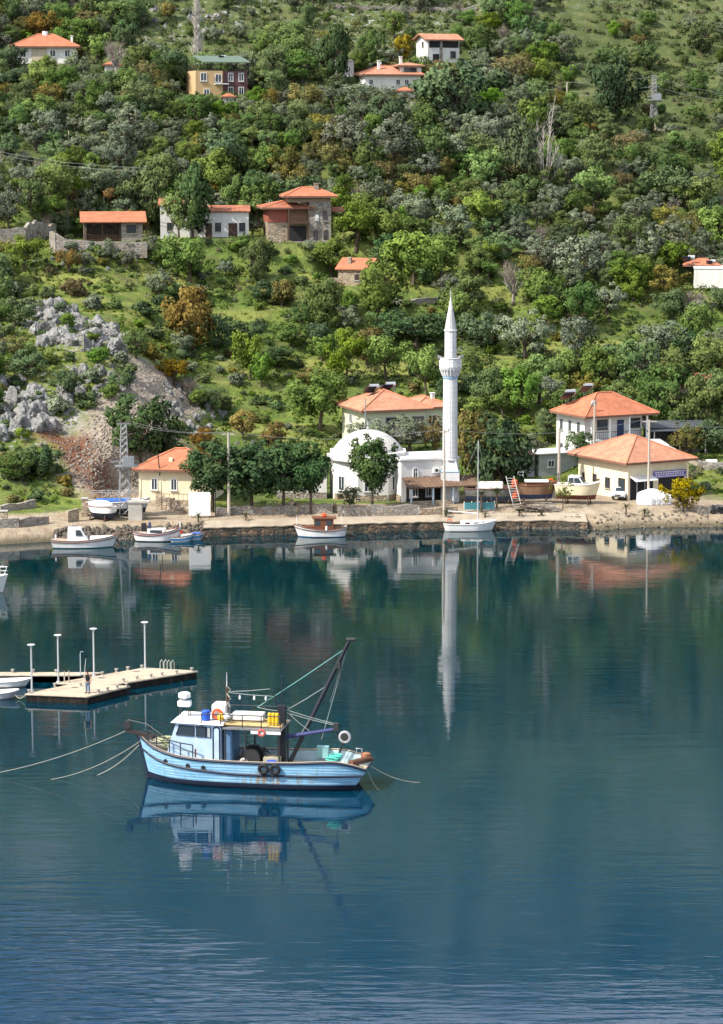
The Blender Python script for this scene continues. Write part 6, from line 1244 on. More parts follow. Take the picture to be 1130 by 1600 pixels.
def pier_lamp(u, v0, v1, label, small=False):
    q = at_z(u, v0, ZP); H = EL(v1, q.y)-ZP; o = thing('pier_lamp', q, label, 'lamp', group='lamps on the pier'); r = .075 if not small else .04
    MB().cyl((0, 0, 0), (0, 0, .08), .17, n=12).build('base_plate', lampm, o); MB().cyl((0, 0, .08), (0, 0, H-.12), r, r*.8, 10).build('post', lampm, o)
    if small: MB().tube([(0, 0, H-.15), (.05, 0, H), (.25, 0, H-.02)], .035, 5).build('head', lampm, o)
    else: MB().lathe([(.06, H-.3), (.11, H-.12), (.10, H-.08)], 14).build('collar', lampm, o); MB().lathe([(.10, H-.06), (.30, H-.035), (.31, H-.01), (.28, H+.01)], 20).build('head', mat('lamp_head_white', (.6, .6, .6), .4), o)
pier_lamp(50, 1081, 1007, 'white headed lamp at the near left corner of the pier'); pier_lamp(91.5, 1066, 992, 'second pier lamp from the left'); pier_lamp(147, 1056, 982, 'third pier lamp, just right of the man'); pier_lamp(227, 1044.5, 972, 'far right lamp on the pier'); pier_lamp(126, 1055, 1018, 'small thin lamp between the second and third pier lamps', True)
cat_rope(at_z(40, 1085, .5), at_z(22, 1083, .45), .35, 'slack white rope between the pier and the grey skiff', .03)
for k, (u, v) in enumerate(((101, 1067), (108, 1066))):
    q = at_z(u, v, ZP); o = thing('mooring_post', q, ('left' if k == 0 else 'right')+' of two thin posts beside the second pier lamp', 'post', group='thin posts on the pier'); MB().cyl((0, 0, -.8), (0, 0, .95), .05, n=7).build('shaft', conc_p, o); MB().cyl((0, 0, .95), (0, 0, 1.0), .08, n=7).build('cap', metal_d, o)

# ------------------------------------------------------------------ the man on the pier
def skin_mesh(name, verts, edges, radii, m, parent, root=0):
    me = bpy.data.meshes.new(name); me.from_pydata(verts, edges, []); o = bpy.data.objects.new(name, me); COL.objects.link(o); o.parent = parent; me.materials.append(m)
    md = o.modifiers.new('skin', 'SKIN'); sv = me.skin_vertices[0].data
    for i, r in enumerate(radii): sv[i].radius = r if isinstance(r, tuple) else (r, r); sv[i].use_root = (i == root)
    sd = o.modifiers.new('sub', 'SUBSURF'); sd.levels = 2; sd.render_levels = 2; return o
q = at_z(137.5, 1083, ZP); man = thing('person', q, 'man in black vest and blue jeans holding a rod on the pier', 'person', R(-25))
skin = mat('skin', (.42, .24, .16), .6, .06); 
V = [(0, 0, .95), (0, .01, 1.12), (0, .02, 1.32), (0, .01, 1.46), (0, -.01, 1.56), (0, -.03, 1.68), (0, -.02, 1.76),        # 0-6 pelvis .. head
     (-.17, .02, 1.42), (-.30, -.03, 1.18), (-.16, -.28, 1.26), (.18, .02, 1.42), (.28, .03, 1.16), (.32, -.12, .93),      # 7-12 arms
     (-.10, 0, .88), (-.12, -.03, .50), (-.12, .02, .09), (-.13, -.13, .03), (.10, 0, .88), (.13, -.06, .50), (.15, -.02, .09), (.17, -.16, .03)]
E_ = [(0, 1), (1, 2), (2, 3), (3, 4), (4, 5), (5, 6), (3, 7), (7, 8), (8, 9), (3, 10), (10, 11), (11, 12), (0, 13), (13, 14), (14, 15), (15, 16), (0, 17), (17, 18), (18, 19), (19, 20)]
RA = [(.15, .11), (.14, .10), (.17, .11), (.10, .08), (.055, .055), (.085, .10), (.075, .085), .062, .046, .034, .062, .046, .034, .085, .058, .042, .035, .085, .058, .042, .035]
body = skin_mesh('body', V, E_, RA, skin, man)
skin_mesh('vest', [(0, 0, .93), (0, .01, 1.12), (0, .02, 1.33), (0, .01, 1.44), (-.13, .02, 1.44), (.13, .02, 1.44)], [(0, 1), (1, 2), (2, 3), (3, 4), (3, 5)], [(.20, .16), (.19, .15), (.22, .16), (.14, .13), .085, .085], mat('black_cloth', (.014, .014, .016), .85, .2), man)
skin_mesh('jeans', [(0, 0, .97), (-.10, 0, .87), (-.12, -.03, .50), (-.12, .02, .08), (.10, 0, .87), (.13, -.06, .50), (.15, -.02, .08)], [(0, 1), (1, 2), (2, 3), (0, 4), (4, 5), (5, 6)], [(.19, .15), .12, .095, .08, .12, .095, .08], mat('denim', (.15, .20, .30), .85, .2, 4), man)
MB().lathe([(.02, 1.86), (.075, 1.835), (.105, 1.77), (.10, 1.70), (.085, 1.68)], 14, 0, -.005).build('hair', mat('dark_hair', (.02, .016, .014), .7), man, True)
fc = MB(); fc.add([(-.015, -.125, 1.69), (.015, -.125, 1.69), (0, -.15, 1.675), (0, -.12, 1.72)], [(0, 1, 2), (0, 2, 3), (1, 3, 2)]); fc.build('nose', skin, man)
for s_ in (-1, 1):
    MB().lathe([(.004, 1.708), (.012, 1.716), (.004, 1.724)], 8, s_*.035, -.115).build('eye', rubber, man); MB().lathe([(.01, 1.66), (.02, 1.69), (.01, 1.72)], 6, s_*.10, -.02).build('ear', skin, man)
    MB().box(s_*.14-.045, s_*.14+.045, -.2, .08, 0, .08).build('shoe', mat('shoe_dark', (.03, .03, .035), .7), man, bevel=.02)
for hx, hy, hz, s_ in ((-.16, -.29, 1.26, 1), (.325, -.14, .91, -1)):
    vs = [(hx, hy, hz), (hx, hy-.05*s_ if s_ > 0 else hy-.03, hz+(.03 if s_ > 0 else -.07))]; ed = [(0, 1)]; rd = [.036, .034]
    for k in range(4):
        i = len(vs); b0 = Vector(vs[1])+Vector(((k-1.5)*.02, 0, 0)); d = Vector((0, -.02, .035)) if s_ > 0 else Vector((0, -.015, -.04))
        vs += [tuple(b0), tuple(b0+d), tuple(b0+d*1.4+Vector((0, .028, .0)))]; ed += [(1, i), (i, i+1), (i+1, i+2)]; rd += [.010, .0095, .008]
    i = len(vs); tb = Vector(vs[0])+Vector((.035*s_, -.01, 0)); vs += [tuple(tb), tuple(tb+Vector((.01*s_, -.03, .02*s_)))]; ed += [(0, i), (i, i+1)]; rd += [.011, .009]
    skin_mesh('hand', vs, ed, rd, skin, man)
Mq = Matrix.Translation(q) @ Matrix.Rotation(R(-25), 4, 'Z'); g0 = Mq @ Vector((-.17, -.32, .95)); g1 = Mq @ Vector((-.02, -.2, 2.75)); o = MB().tube([(0, 0, 0), tuple(g1-g0)], [.035, .022], 6).build('fishing_rod', mat('rod_pale', (.62, .60, .55), .5)); o.location = g0; tag(o, 'pale rod held upright by the man on the pier', 'rod')
# ------------------------------------------------------------------ vegetation
def cards(cent, nrm, size, rs, asp=1.6):
    n = len(cent); nrm = nrm/np.maximum(np.linalg.norm(nrm, axis=1, keepdims=True), 1e-6)
    r = rs.normal(size=(n, 3)); a = np.cross(nrm, r); a /= np.maximum(np.linalg.norm(a, axis=1, keepdims=True), 1e-6)
    b = np.cross(nrm, a); s = size*rs.uniform(0.6, 1.3, (n, 1))
    p0 = cent-a*s*asp*0.5; p2 = cent+a*s*asp*0.5; p1 = cent+b*s*0.5+nrm*s*0.12; p3 = cent-b*s*0.5+nrm*s*0.12
    v = np.stack([p0, p3, p2, p1], 1).reshape(-1, 3); f = np.arange(4*n).reshape(n, 4)
    return v, f
def crown_points(seed, w, h, z0, n_cl, n_leaf, cl_r, flat=0.0, hollow=0.35, jitter=0.7, dome=1.0):
    """clumps of leaves through the volume of a crown w wide and h high whose underside is at z0"""
    rs = np.random.default_rng(seed); C = []; N = []; V = []; G = []
    for k in range(n_cl):
        while True:
            q = rs.uniform(-1, 1, 3)
            if hollow < np.linalg.norm(q) < 1: break
        if flat: q[2] = q[2]*(1-flat)+flat*abs(q[2])*0.4
        if q[2] < 0: q[:2] *= 0.85
        ph = math.atan2(q[1], q[0]); lob = 1+0.26*math.sin(2*ph+seed)+0.20*math.sin(3*ph+seed*2.3)+0.10*math.sin(5*ph+seed)
        c = np.array([q[0]*w/2*lob, q[1]*w/2*lob, z0+h/2+q[2]*h/2*dome*(1+0.12*math.sin(ph*2+seed))])
        r = cl_r*rs.uniform(0.4, 1.35); m = int(n_leaf*(r/cl_r)**2)
        d = rs.normal(size=(m, 3)); d /= np.linalg.norm(d, axis=1, keepdims=True); d[:, 2] *= 0.8
        rad = r*rs.uniform(0.45, 1.05, (m, 1))
        C.append(c+d*rad); out = (c-np.array([0, 0, z0+h*0.35])); out /= np.linalg.norm(out)+1e-6
        N.append(d+out*0.6+rs.normal(size=(m, 3))*jitter); G.append(d*0.75+out*0.75+np.array([0, 0, .25]))
        V.append(np.clip(rs.uniform(0.15, 0.85)+rs.normal(size=m)*0.16, 0, 1))
    return np.concatenate(C), np.concatenate(N), np.concatenate(V), np.concatenate(G), rs
def crown_mesh(name, m, seed, w, h, z0, n_cl, n_leaf, cl_r, leaf, **kw):
    C, N, V, G, rs = crown_points(seed, w, h, z0, n_cl, n_leaf, cl_r, **kw)
    v, f = cards(C, N, leaf, rs); me = np_mesh(name, v, f); fattr(me, 'cv', V); nattr(me, G); me.materials.append(m); return me
def trunk_mesh(m, seed, h, r, w, nb=5, lean=0.12, z_split=0.4):
    rs = random.Random(seed); b = MB()
    lx, ly = rs.uniform(-lean, lean)*h, rs.uniform(-lean, lean)*h
    zs = h*z_split; p1 = (lx*0.5, ly*0.5, zs)
    b.tube([(0, 0, -0.6), (lx*0.15, ly*0.15, zs*0.4), p1], [r*1.35, r, r*0.8], 7)
    for k in range(nb):
        a = 2*PI*k/nb+rs.uniform(-0.4, 0.4); q = rs.uniform(0.18, 0.36)*w; zz = rs.uniform(0.7, 0.92)*h
        e = (p1[0]+math.cos(a)*q, p1[1]+math.sin(a)*q, zz)
        mid = (p1[0]*0.5+e[0]*0.5+rs.uniform(-.2, .2), p1[1]*0.5+e[1]*0.5, zs*0.5+zz*0.5-0.15*h*rs.random())
        b.tube([p1, mid, e], [r*0.6, r*0.4, r*0.12], 5)
        for j in range(2):
            e2 = (mid[0]+rs.uniform(-.25, .25)*w, mid[1]+rs.uniform(-.25, .25)*w, mid[2]+rs.uniform(.1, .3)*h)
            b.tube([mid, e2], [r*0.28, r*0.06], 4)
    me = bpy.data.meshes.new('trunk'); me.from_pydata(b.v, [], b.f); me.materials.append(m); return me
bark = mat('bark', (0.10, 0.075, 0.055), 0.9, 0.3, 3.0, bump=0.03)
bark_grey = mat('bark_grey', (0.30, 0.27, 0.24), 0.9, 0.25, 3.0, bump=0.03)
LEAF = {
 'green':  m_leaf('leaf_fresh_green', (0.0840, 0.1456, 0.0291), (0.2128, 0.3080, 0.0616)),
 'mid':    m_leaf('leaf_mid_green', (0.0750, 0.1313, 0.0400), (0.1688, 0.2438, 0.0725)),
 'dark':   m_leaf('leaf_dark_green', (0.0493, 0.0899, 0.0406), (0.1131, 0.1624, 0.0638), 0.15),
 'olive':  m_leaf('leaf_olive_grey', (0.1092, 0.1403, 0.0862), (0.2357, 0.2702, 0.1725), 0.15),
 'brown':  m_leaf('leaf_brown_green', (0.1104, 0.1104, 0.0331), (0.2484, 0.2116, 0.0644), 0.2),
 'ochre':  m_leaf('leaf_ochre', (0.13, 0.095, 0.02), (0.27, 0.19, 0.04), 0.2, 0.2),
 'gorse':  m_leaf('blossom_yellow', (0.15, 0.125, 0.018), (0.44, 0.33, 0.03), 0.2, 0.08, (0.49, 0.505)),
 'pine':   m_leaf('needle_pine', (0.0288, 0.0660, 0.0216), (0.0744, 0.1260, 0.0384), 0.1, 0.15),
 'twig':   m_leaf('twig_grey_brown', (0.1760, 0.1360, 0.1120), (0.3200, 0.2560, 0.2080), 0.05, 0.25),
 'scrub':  m_leaf('leaf_scrub', (0.0480, 0.0720, 0.0224), (0.1760, 0.1840, 0.0720), 0.15),
}
# prototypes: unit trees 1 m wide are not used; each is built near 6 m and scaled per copy
PROTO = {}
def proto(kind, k, crown, trunk, w, h): PROTO.setdefault(kind, []).append((crown, trunk, w, h))
for k in range(5):
    h = 5.2+0.3*k
    proto('green', k, crown_mesh('crown', LEAF['green'], 100+k, 5.4, h*0.76, h*0.27, 46, 66, 0.85, 0.26), trunk_mesh(bark, 100+k, h*0.85, 0.20, 5.6), 6.2, h)
    proto('mid', k, crown_mesh('crown', LEAF['mid'], 120+k, 5.8, h*0.84, h*0.14, 48, 62, 0.85, 0.26), trunk_mesh(bark, 120+k, h*0.85, 0.20, 5.6), 6.4, h)
    proto('dark', k, crown_mesh('crown', LEAF['dark'], 140+k, 5.6, h*0.92, h*0.06, 52, 62, 0.85, 0.25), trunk_mesh(bark, 140+k, h*0.8, 0.2, 5.0, z_split=0.3), 6.2, h)
    proto('olive', k, crown_mesh('crown', LEAF['olive'], 160+k, 5.6, h*0.76, h*0.20, 58, 56, 0.62, 0.19, jitter=1.0), trunk_mesh(bark, 160+k, h*0.8, 0.24, 5.2, 6, z_split=0.28), 6.2, h)
    proto('brown', k, crown_mesh('crown', LEAF['brown'], 180+k, 5.6, h*0.80, h*0.14, 50, 52, 0.72, 0.21, jitter=1.0), trunk_mesh(bark, 180+k, h*0.8, 0.18, 5.2, 6, z_split=0.3), 6.2, h)
for k in range(3):
    proto('ochre', k, crown_mesh('crown', LEAF['ochre'], 200+k, 5.8, 4.4, 0.7, 56, 58, 0.72, 0.22, jitter=1.0), trunk_mesh(bark, 200+k, 4.6, 0.2, 5.2, 6, z_split=0.25), 6.2, 5.2)
    proto('gorse', k, crown_mesh('crown', LEAF['gorse'], 210+k, 5.6, 4.4, 0.8, 60, 60, 0.6, 0.2, jitter=1.0), trunk_mesh(bark, 210+k, 4.6, 0.14, 5.2, 7, z_split=0.2), 6.0, 5.2)
    proto('pine', k, crown_mesh('crown', LEAF['pine'], 220+k, 5.0, 5.5, 1.9, 78, 84, 0.72, 0.22, flat=0.05, hollow=0.3), trunk_mesh(bark, 220+k, 6.0, 0.15, 2.4, 6, 0.05, 0.5), 5.6, 7.4)
for k in range(6):
    lf = ['mid', 'dark', 'brown', 'olive', 'green', 'dark'][k]
    proto('shrub', k, crown_mesh('crown', LEAF[lf], 300+k, 2.2, 1.6, -0.1, 20, 52, 0.48, 0.2, jitter=0.9), trunk_mesh(bark, 300+k, 1.2, 0.06, 1.8, 5, z_split=0.2), 2.6, 1.9)
def bare_mesh(seed, h, w, m, n1=9, up=0.75):
    rs = random.Random(seed); b = MB()
    def grow(p, d, L, r, lv):
        q = p+d*L; mid = p+d*L*0.5+Vector((rs.uniform(-1, 1), rs.uniform(-1, 1), 0))*L*0.06
        b.tube([p, mid, q], [r, r*0.8, r*0.55], 5 if lv < 2 else 3, cap=False)
        if lv >= 4: return
        for k in range(4 if lv else n1):
            a = rs.uniform(0, 2*PI); sp = rs.uniform(0.25, 0.7)*(1.3-up)*2
            nd = (d+Vector((math.cos(a)*sp, math.sin(a)*sp, rs.uniform(0, .35)))).normalized()
            st = p+d*L*rs.uniform(0.45, 1.0)
            grow(st, nd, L*rs.uniform(0.5, 0.78), r*0.5, lv+1)
    grow(Vector((0, 0, -0.4)), Vector((0, 0, 1)), h*0.36, 0.16, 0)
    me = bpy.data.meshes.new('branches'); me.from_pydata([tuple(p) for p in b.v], [], b.f); me.materials.append(m); return me
twig_m = mat('bare_twig', (0.24, 0.20, 0.17), 0.95, 0.25, 2.0)
dead_m = mat('dead_wood', (0.42, 0.38, 0.33), 0.95, 0.25, 2.0)
for k in range(3):
    tr = trunk_mesh(bark_grey, 240+k, 3.4, 0.16, 4.5, 6, z_split=0.25)
    proto('bare', k, bare_mesh(250+k, 5.4, 5, twig_m), tr, 5.2, 5.4)

TREES = []
WORDS = {'green': ('leafy_tree', 'fresh green leafy tree', 'tree', 'trees on the hillside'), 'mid': ('broadleaf_tree', 'mid green broadleaf tree', 'tree', 'trees on the hillside'),
         'dark': ('evergreen_tree', 'dark evergreen tree', 'tree', 'dark evergreens on the hillside'), 'olive': ('olive_tree', 'silvery grey olive tree', 'tree', 'olive trees on the hillside'),
         'brown': ('budding_tree', 'brownish green budding tree', 'tree', 'budding trees on the hillside'), 'ochre': ('ochre_tree', 'ochre brown bushy tree', 'tree', 'ochre trees'),
         'gorse': ('broom_bush', 'yellow flowering broom bush', 'bush', 'yellow broom bushes'), 'pine': ('pine_tree', 'dark round crowned pine tree', 'tree', 'pines along the quay'),
         'shrub': ('shrub', 'low rounded shrub', 'shrub', 'shrubs on the slopes'), 'bare': ('bare_tree', 'leafless grey brown tree', 'tree', 'bare trees')}
def plant(kind, p, w, h, label=None, group=None):
    lst = PROTO[kind]; crown, trunk, pw, ph = lst[len(TREES) % len(lst)]
    nm, lb, cat, grp = WORDS[kind]
    o = thing(nm, p, label or lb, cat, random.uniform(0, 2*PI), group or grp)
    o.scale = (w/pw, w/pw, h/ph)
    for n_, m_ in (('trunk', trunk), ('crown', crown)):
        c = bpy.data.objects.new(n_ if kind != 'bare' or n_ == 'trunk' else 'branches', m_); COL.objects.link(c); c.parent = o
    u, v, d = proj(p)
    TREES.append([o, kind, u, v-h*FPX/d*0.55, w*FPX/d, bool(label)])
    return o
def plant_px(kind, u, vb, wpx, hpx, label=None, group=None):
    p = at_ground(u, vb); s = proj(p)[2]/FPX
    return plant(kind, p, wpx*s, hpx*s, label, group)

HAND = [
 # kind, u, v of the foot, width, height in photograph pixels
 ('green', 296, 446, 84, 72, 'spreading green tree on the open grass below the white long house'), ('mid', 403, 450, 58, 78, 'upright green tree on the grass below the stone tower house'),
 ('ochre', 302, 556, 104, 108, 'large ochre brown tree right of the grey rock outcrop'),
 ('green', 540, 603, 62, 80, None), ('green', 604, 594, 74, 66, None), ('green', 391, 594, 60, 70, None), ('green', 408, 604, 42, 48, None),
 ('green', 500, 672, 96, 84, 'broad green tree on the slope up left of the mosque dome'), ('green', 726, 492, 58, 64, 'rounded green tree beside the tip of the minaret'), ('mid', 594, 505, 96, 100, 'large green tree in front of the ruined stone cottage'),
 ('mid', 507, 505, 76, 72, None), ('olive', 820, 560, 90, 78, 'wide grey olive on the terrace right of the minaret balcony'), ('olive', 899, 566, 74, 76, None), ('olive', 1028, 582, 112, 84, None),
 ('mid', 846, 486, 74, 68, None), ('mid', 905, 506, 74, 68, None), ('bare', 802, 474, 90, 92, 'pinkish bare tree above the terrace right of the minaret'), ('olive', 908, 446, 96, 80, None),
 ('green', 667, 622, 62, 76, None), ('mid', 742, 608, 68, 70, None), ('mid', 770, 640, 70, 70, None), ('brown', 738, 756, 92, 134, 'brownish green tree directly behind the minaret foot'), ('dark', 782, 778, 112, 128, 'dark leafy tree behind the laid up boats'),
 ('olive', 640, 706, 84, 58, None), ('olive', 592, 706, 60, 52, None), ('brown', 682, 712, 50, 66, None), ('olive', 560, 700, 46, 50, None),
 ('green', 812, 650, 76, 72, None), ('green', 842, 630, 80, 70, None), ('green', 892, 606, 70, 60, None), ('mid', 940, 618, 92, 78, None), ('mid', 990, 616, 90, 84, None), ('mid', 1042, 668, 96, 96, None), ('green', 1092, 690, 90, 92, None), ('mid', 1122, 668, 80, 92, None), ('dark', 1062, 700, 70, 60, None), ('dark', 1105, 708, 70, 54, None), ('olive', 1010, 604, 70, 60, None), ('brown', 1072, 716, 56, 60, None), ('green', 1060, 620, 90, 70, None), ('green', 1110, 600, 80, 70, None), ('olive', 830, 720, 50, 40, None), ('mid', 855, 690, 46, 50, None), ('mid', 905, 728, 44, 56, 'small green tree against the white two storey house'),
 ('pine', 332, 800, 104, 114, 'leftmost of the four pines along the quay, beside the white board'), ('pine', 394, 802, 114, 116, 'second pine from the white board on the quay'), ('pine', 443, 803, 92, 116, 'third pine from the white board on the quay'), ('pine', 486, 802, 80, 114, 'fourth pine from the white board, left of the mosque'),
 ('pine', 582, 795, 76, 118, 'pine standing in front of the white mosque dome'), ('dark', 548, 793, 34, 36, 'small dark tree at the mosque wall left of the pine'), 
 ('dark', 218, 712, 104, 98, 'dense dark evergreen above the left cream house'), ('dark', 262, 716, 64, 60, None), ('gorse', 381, 688, 54, 46, None), ('ochre', 318, 714, 50, 46, None), ('ochre', 272, 602, 54, 42, None), ('ochre', 428, 702, 46, 44, None),
 ('dark', 62, 748, 64, 56, None), ('mid', 32, 752, 60, 46, None), ('brown', 15, 740, 40, 40, None), ('dark', 105, 620, 54, 46, None), ('dark', 45, 590, 60, 44, None), ('mid', 212, 560, 50, 44, None), ('dark', 190, 610, 40, 30, None), ('dark', 25, 510, 60, 50, None), ('brown', 22, 560, 60, 40, None),
 ('mid', 228, 356, 74, 90, 'tall green tree between the stone pavilion and the white long house'), ('dark', 302, 372, 66, 122, 'tall dark tree in front of the white long house'), ('green', 280, 374, 54, 66, 'small green tree before the left end of the white long house'), ('green', 368, 366, 48, 84, 'slim green tree before the right end of the white long house'), ('mid', 404, 340, 56, 60, None), ('olive', 14, 360, 52, 74, None), ('mid', 92, 322, 84, 74, None), ('olive', 134, 348, 44, 58, None), ('mid', 50, 338, 50, 60, None),
 ('green', 556, 388, 80, 70, None), ('green', 606, 392, 76, 60, None), ('green', 646, 446, 92, 76, None), ('green', 688, 442, 82, 70, None), ('mid', 640, 396, 84, 60, None), ('green', 572, 360, 60, 56, None),
 ('dark', 528, 126, 52, 92, 'tall dark tree in front of the small white hut'), ('dark', 714, 196, 128, 104, 'huge dark evergreen below the white gabled house'), ('dark', 812, 292, 66, 100, None), ('dark', 956, 194, 80, 112, None),
 ('mid', 412, 92, 44, 44, None), ('mid', 424, 130, 70, 60, None), ('mid', 586, 108, 44, 60, None), ('gorse', 628, 100, 44, 48, 'yellow flowering bush left of the white gabled house'), ('mid', 616, 60, 40, 44, None), ('mid', 750, 96, 70, 60, None), ('mid', 772, 44, 56, 52, None), ('mid', 806, 46, 44, 44, None), ('olive', 880, 96, 54, 46, None), ('olive', 780, 98, 50, 40, None), ('brown', 800, 136, 80, 54, None), ('mid', 1010, 110, 40, 46, None), ('mid', 1095, 84, 60, 50, None), ('mid', 1090, 150, 44, 40, None),
 ('bare', 182, 118, 74, 82, 'bare brown tree right of the white house on the hilltop'), ('olive', 120, 132, 60, 50, None), ('mid', 98, 156, 70, 54, None), ('dark', 20, 108, 44, 40, None), ('mid', 205, 44, 70, 50, None), ('olive', 60, 42, 60, 50, None), ('dark', 18, 40, 40, 46, None), ('mid', 480, 44, 30, 40, None), ('brown', 478, 176, 70, 50, None), ('olive', 560, 178, 70, 50, None), ('olive', 548, 256, 96, 78, None), ('olive', 612, 266, 100, 84, None), ('dark', 600, 210, 70, 60, None), ('brown', 505, 222, 60, 50, None), ('green', 990, 470, 70, 60, None), ('brown', 1040, 468, 80, 60, None), ('bare', 1075, 500, 90, 70, None), ('mid', 1050, 500, 60, 50, None), ('green', 1088, 540, 60, 60, None),
 ('dark', 650, 540, 112, 52, None), ('dark', 606, 524, 70, 44, None), ('dark', 690, 528, 60, 42, None), ('dark', 748, 546, 70, 60, None), ('mid', 458, 542, 60, 36, None), ('dark', 420, 474, 60, 38, None), ('dark', 374, 532, 62, 34, None), ('dark', 436, 572, 70, 34, None), ('brown', 484, 602, 50, 30, None), ('dark', 560, 644, 40, 30, None), ('olive', 545, 524, 50, 50, None), ('mid', 330, 640, 50, 36, None), ('dark', 285, 470, 60, 30, None), ('olive', 250, 466, 50, 46, None), ('brown', 440, 480, 60, 50, None),
 ('gorse', 1068, 800, 62, 56, 'yellow flowering bush at the water edge before the workshop'),
]
for k, u, v, w, h, lb in HAND: plant_px(k, u, v, w, h, lb)

# filler: the wood on the hillside, thinned where the photograph shows open grass or scrub
OPEN = [((70, 384), (420, 380), (520, 400), (500, 455), (250, 478), (150, 458), (30, 420)), ((560, 470), (700, 476), (700, 500), (560, 500)), ((735, 470), (830, 468), (860, 500), (740, 500)),
        ((340, 478), (470, 476), (470, 512), (350, 516)), ((580, 536), (1010, 528), (1010, 560), (590, 566)), ((920, 505), (1010, 505), (1010, 560), (930, 550)), ((310, 560), (480, 556), (480, 640), (310, 640)), ((500, 590), (690, 580), (690, 612), (520, 620)),
        ((800, 650), (868, 650), (868, 745), (810, 730)), ((1080, 690), (1140, 690), (1140, 800), (1080, 780)), ((380, 640), (470, 660), (520, 700), (400, 700)), ((0, 455), (230, 455), (300, 600), (300, 720), (160, 790), (0, 800)), ((180, 0), (470, 0), (420, 60), (300, 96), (220, 40)),
        ((470, 8), (760, 5), (760, 30), (640, 60), (470, 60)), ((850, 0), (1130, 0), (1130, 250), (1000, 215), (860, 110)), ((290, 0), (330, 0), (330, 92), (290, 92))]
def inpoly(x, y, poly):
    c = False; j = len(poly)-1
    for i in range(len(poly)):
        xi, yi = poly[i]; xj, yj = poly[j]
        if (yi > y) != (yj > y) and x < (xj-xi)*(y-yi)/(yj-yi)+xi: c = not c
        j = i
    return c
def hides(u, v, w, h, yy, margin=2):
    for (u0, v0, u1, v1, yb) in KEEP:
        if yy < yb+1.0 and u+w/2 > u0-margin and u-w/2 < u1+margin and v > v0 and v-h < v1-3: return True
        if yy >= yb+1.0 and u > u0 and u < u1 and yy < yb+9: return True
    return False
rf = random.Random(11); placed = [(t_[2], t_[3], t_[4]) for t_ in TREES]
tries = 0; fill = 0
while tries < 16000 and fill < 680:
    tries += 1
    u = rf.uniform(-25, 1155); vc = rf.uniform(-22, 640)
    if vc > 425 and rf.random() < (0.3 if (u > 770 and vc > 560) else 0.85): continue
    op = any(inpoly(u, vc+dv, q) for q in OPEN for dv in (-22, -10, 0, 12, 26))
    if op and rf.random() < 0.965: continue
    size = rf.uniform(36, 78)*(1.0 if vc > 230 else 0.86)*(0.55 if op else 1)
    hh = size*rf.uniform(0.72, 0.95); vb = vc+hh*0.5
    if min((math.hypot((u-a)/1.0, (vc-b)*1.25)-0.235*(size+c) for a, b, c in placed), default=99) < 0: continue
    p = at_ground(u, vb)
    if p.y-shore(p.x) < 24: continue
    if hides(u, vb, size, hh, p.y): continue
    f = float(fbm(np.array([u/110]), np.array([vc/70]), 5, 3)[0])+rf.uniform(-0.55, 0.55)
    up = vc < 290
    if f < -0.33: kind = 'olive'
    elif f < -0.05: kind = 'mid' if rf.random() < 0.6 else 'dark'
    elif f < 0.34: kind = 'green' if (not up or rf.random() < 0.45) else 'mid'
    elif f < 0.52: kind = 'brown'
    else: kind = 'olive' if rf.random() < 0.5 else 'dark'
    if rf.random() < 0.010: kind = 'ochre'
    if rf.random() < 0.035: kind = 'bare'
    s = proj(p)[2]/FPX; plant(kind, p, size*s, hh*s); fill += 1; placed.append((u, vc, size))
n_s = 0; tries = 0; sh = []
while tries < 6000 and n_s < 190:
    tries += 1; u = rf.uniform(-15, 1145); v = rf.uniform(380, 800)
    spur = u < 300 and v > 455
    if not spur and not any(inpoly(u, v, q) for q in OPEN): continue
    p = at_ground(u, v); d_ = p.y-shore(p.x)
    if d_ < 13 or min(float(seg_dist(p.x, p.y, scree_line)), float(seg_dist(p.x, p.y, red_line))) < 3.4: continue
    if any(math.hypot(p.x-a, p.y-b) < r*1.02 for a, b, r, e in PADS): continue
    if min(float(seg_dist(p.x, p.y, l_)) for l_ in CRAG) < 3.0 and rf.random() < .85: continue
    w = rf.uniform(13, 40)*(1.15 if spur else 0.8); h = w*rf.uniform(.5, .75)
    if hides(u, v, w, h, p.y) or min((math.hypot(u-a, (v-b)*1.4)-.42*(w+c) for a, b, c in sh), default=9) < 0: continue
    s = proj(p)[2]/FPX; plant('shrub', p, w*s, h*s); n_s += 1; sh.append((u, v, w))
print('shrubs', n_s)
print('trees', len(TREES), 'tries', tries)
from collections import Counter
print(Counter(t_[1] for t_ in TREES))
# labels that single trees out by their neighbours in view
LAND = [('the topmost left house', 70, 78), ('the yellow house', 346, 120), ('the white gabled house', 693, 72), ('the long low white house', 612, 122),
        ('the stone tower house', 468, 338), ('the white long house', 320, 342), ('the stone pavilion', 165, 352), ('the ruined cottage', 552, 420), ('the pale edge house', 1100, 430),
        ('the pale green house', 620, 635), ('the white two storey house', 945, 650), ('the left cream house', 255, 745), ('the minaret tip', 705, 465), ('the minaret balcony', 705, 572), ('the limestone crag', 130, 530), ('the upper pylon', 1021, 160), ('the dead pale tree', 850, 240), ('the large ochre tree', 302, 490), ('the hillside palm', 265, 100), ('the mosque dome', 575, 690), ('the gravel slide', 200, 650)]
ORD = ['nearest', 'second nearest', 'third nearest', 'fourth nearest', 'fifth nearest', 'sixth nearest', 'seventh nearest', 'eighth nearest', 'ninth nearest', 'tenth nearest', 'eleventh nearest', 'twelfth nearest']
bucket = {}
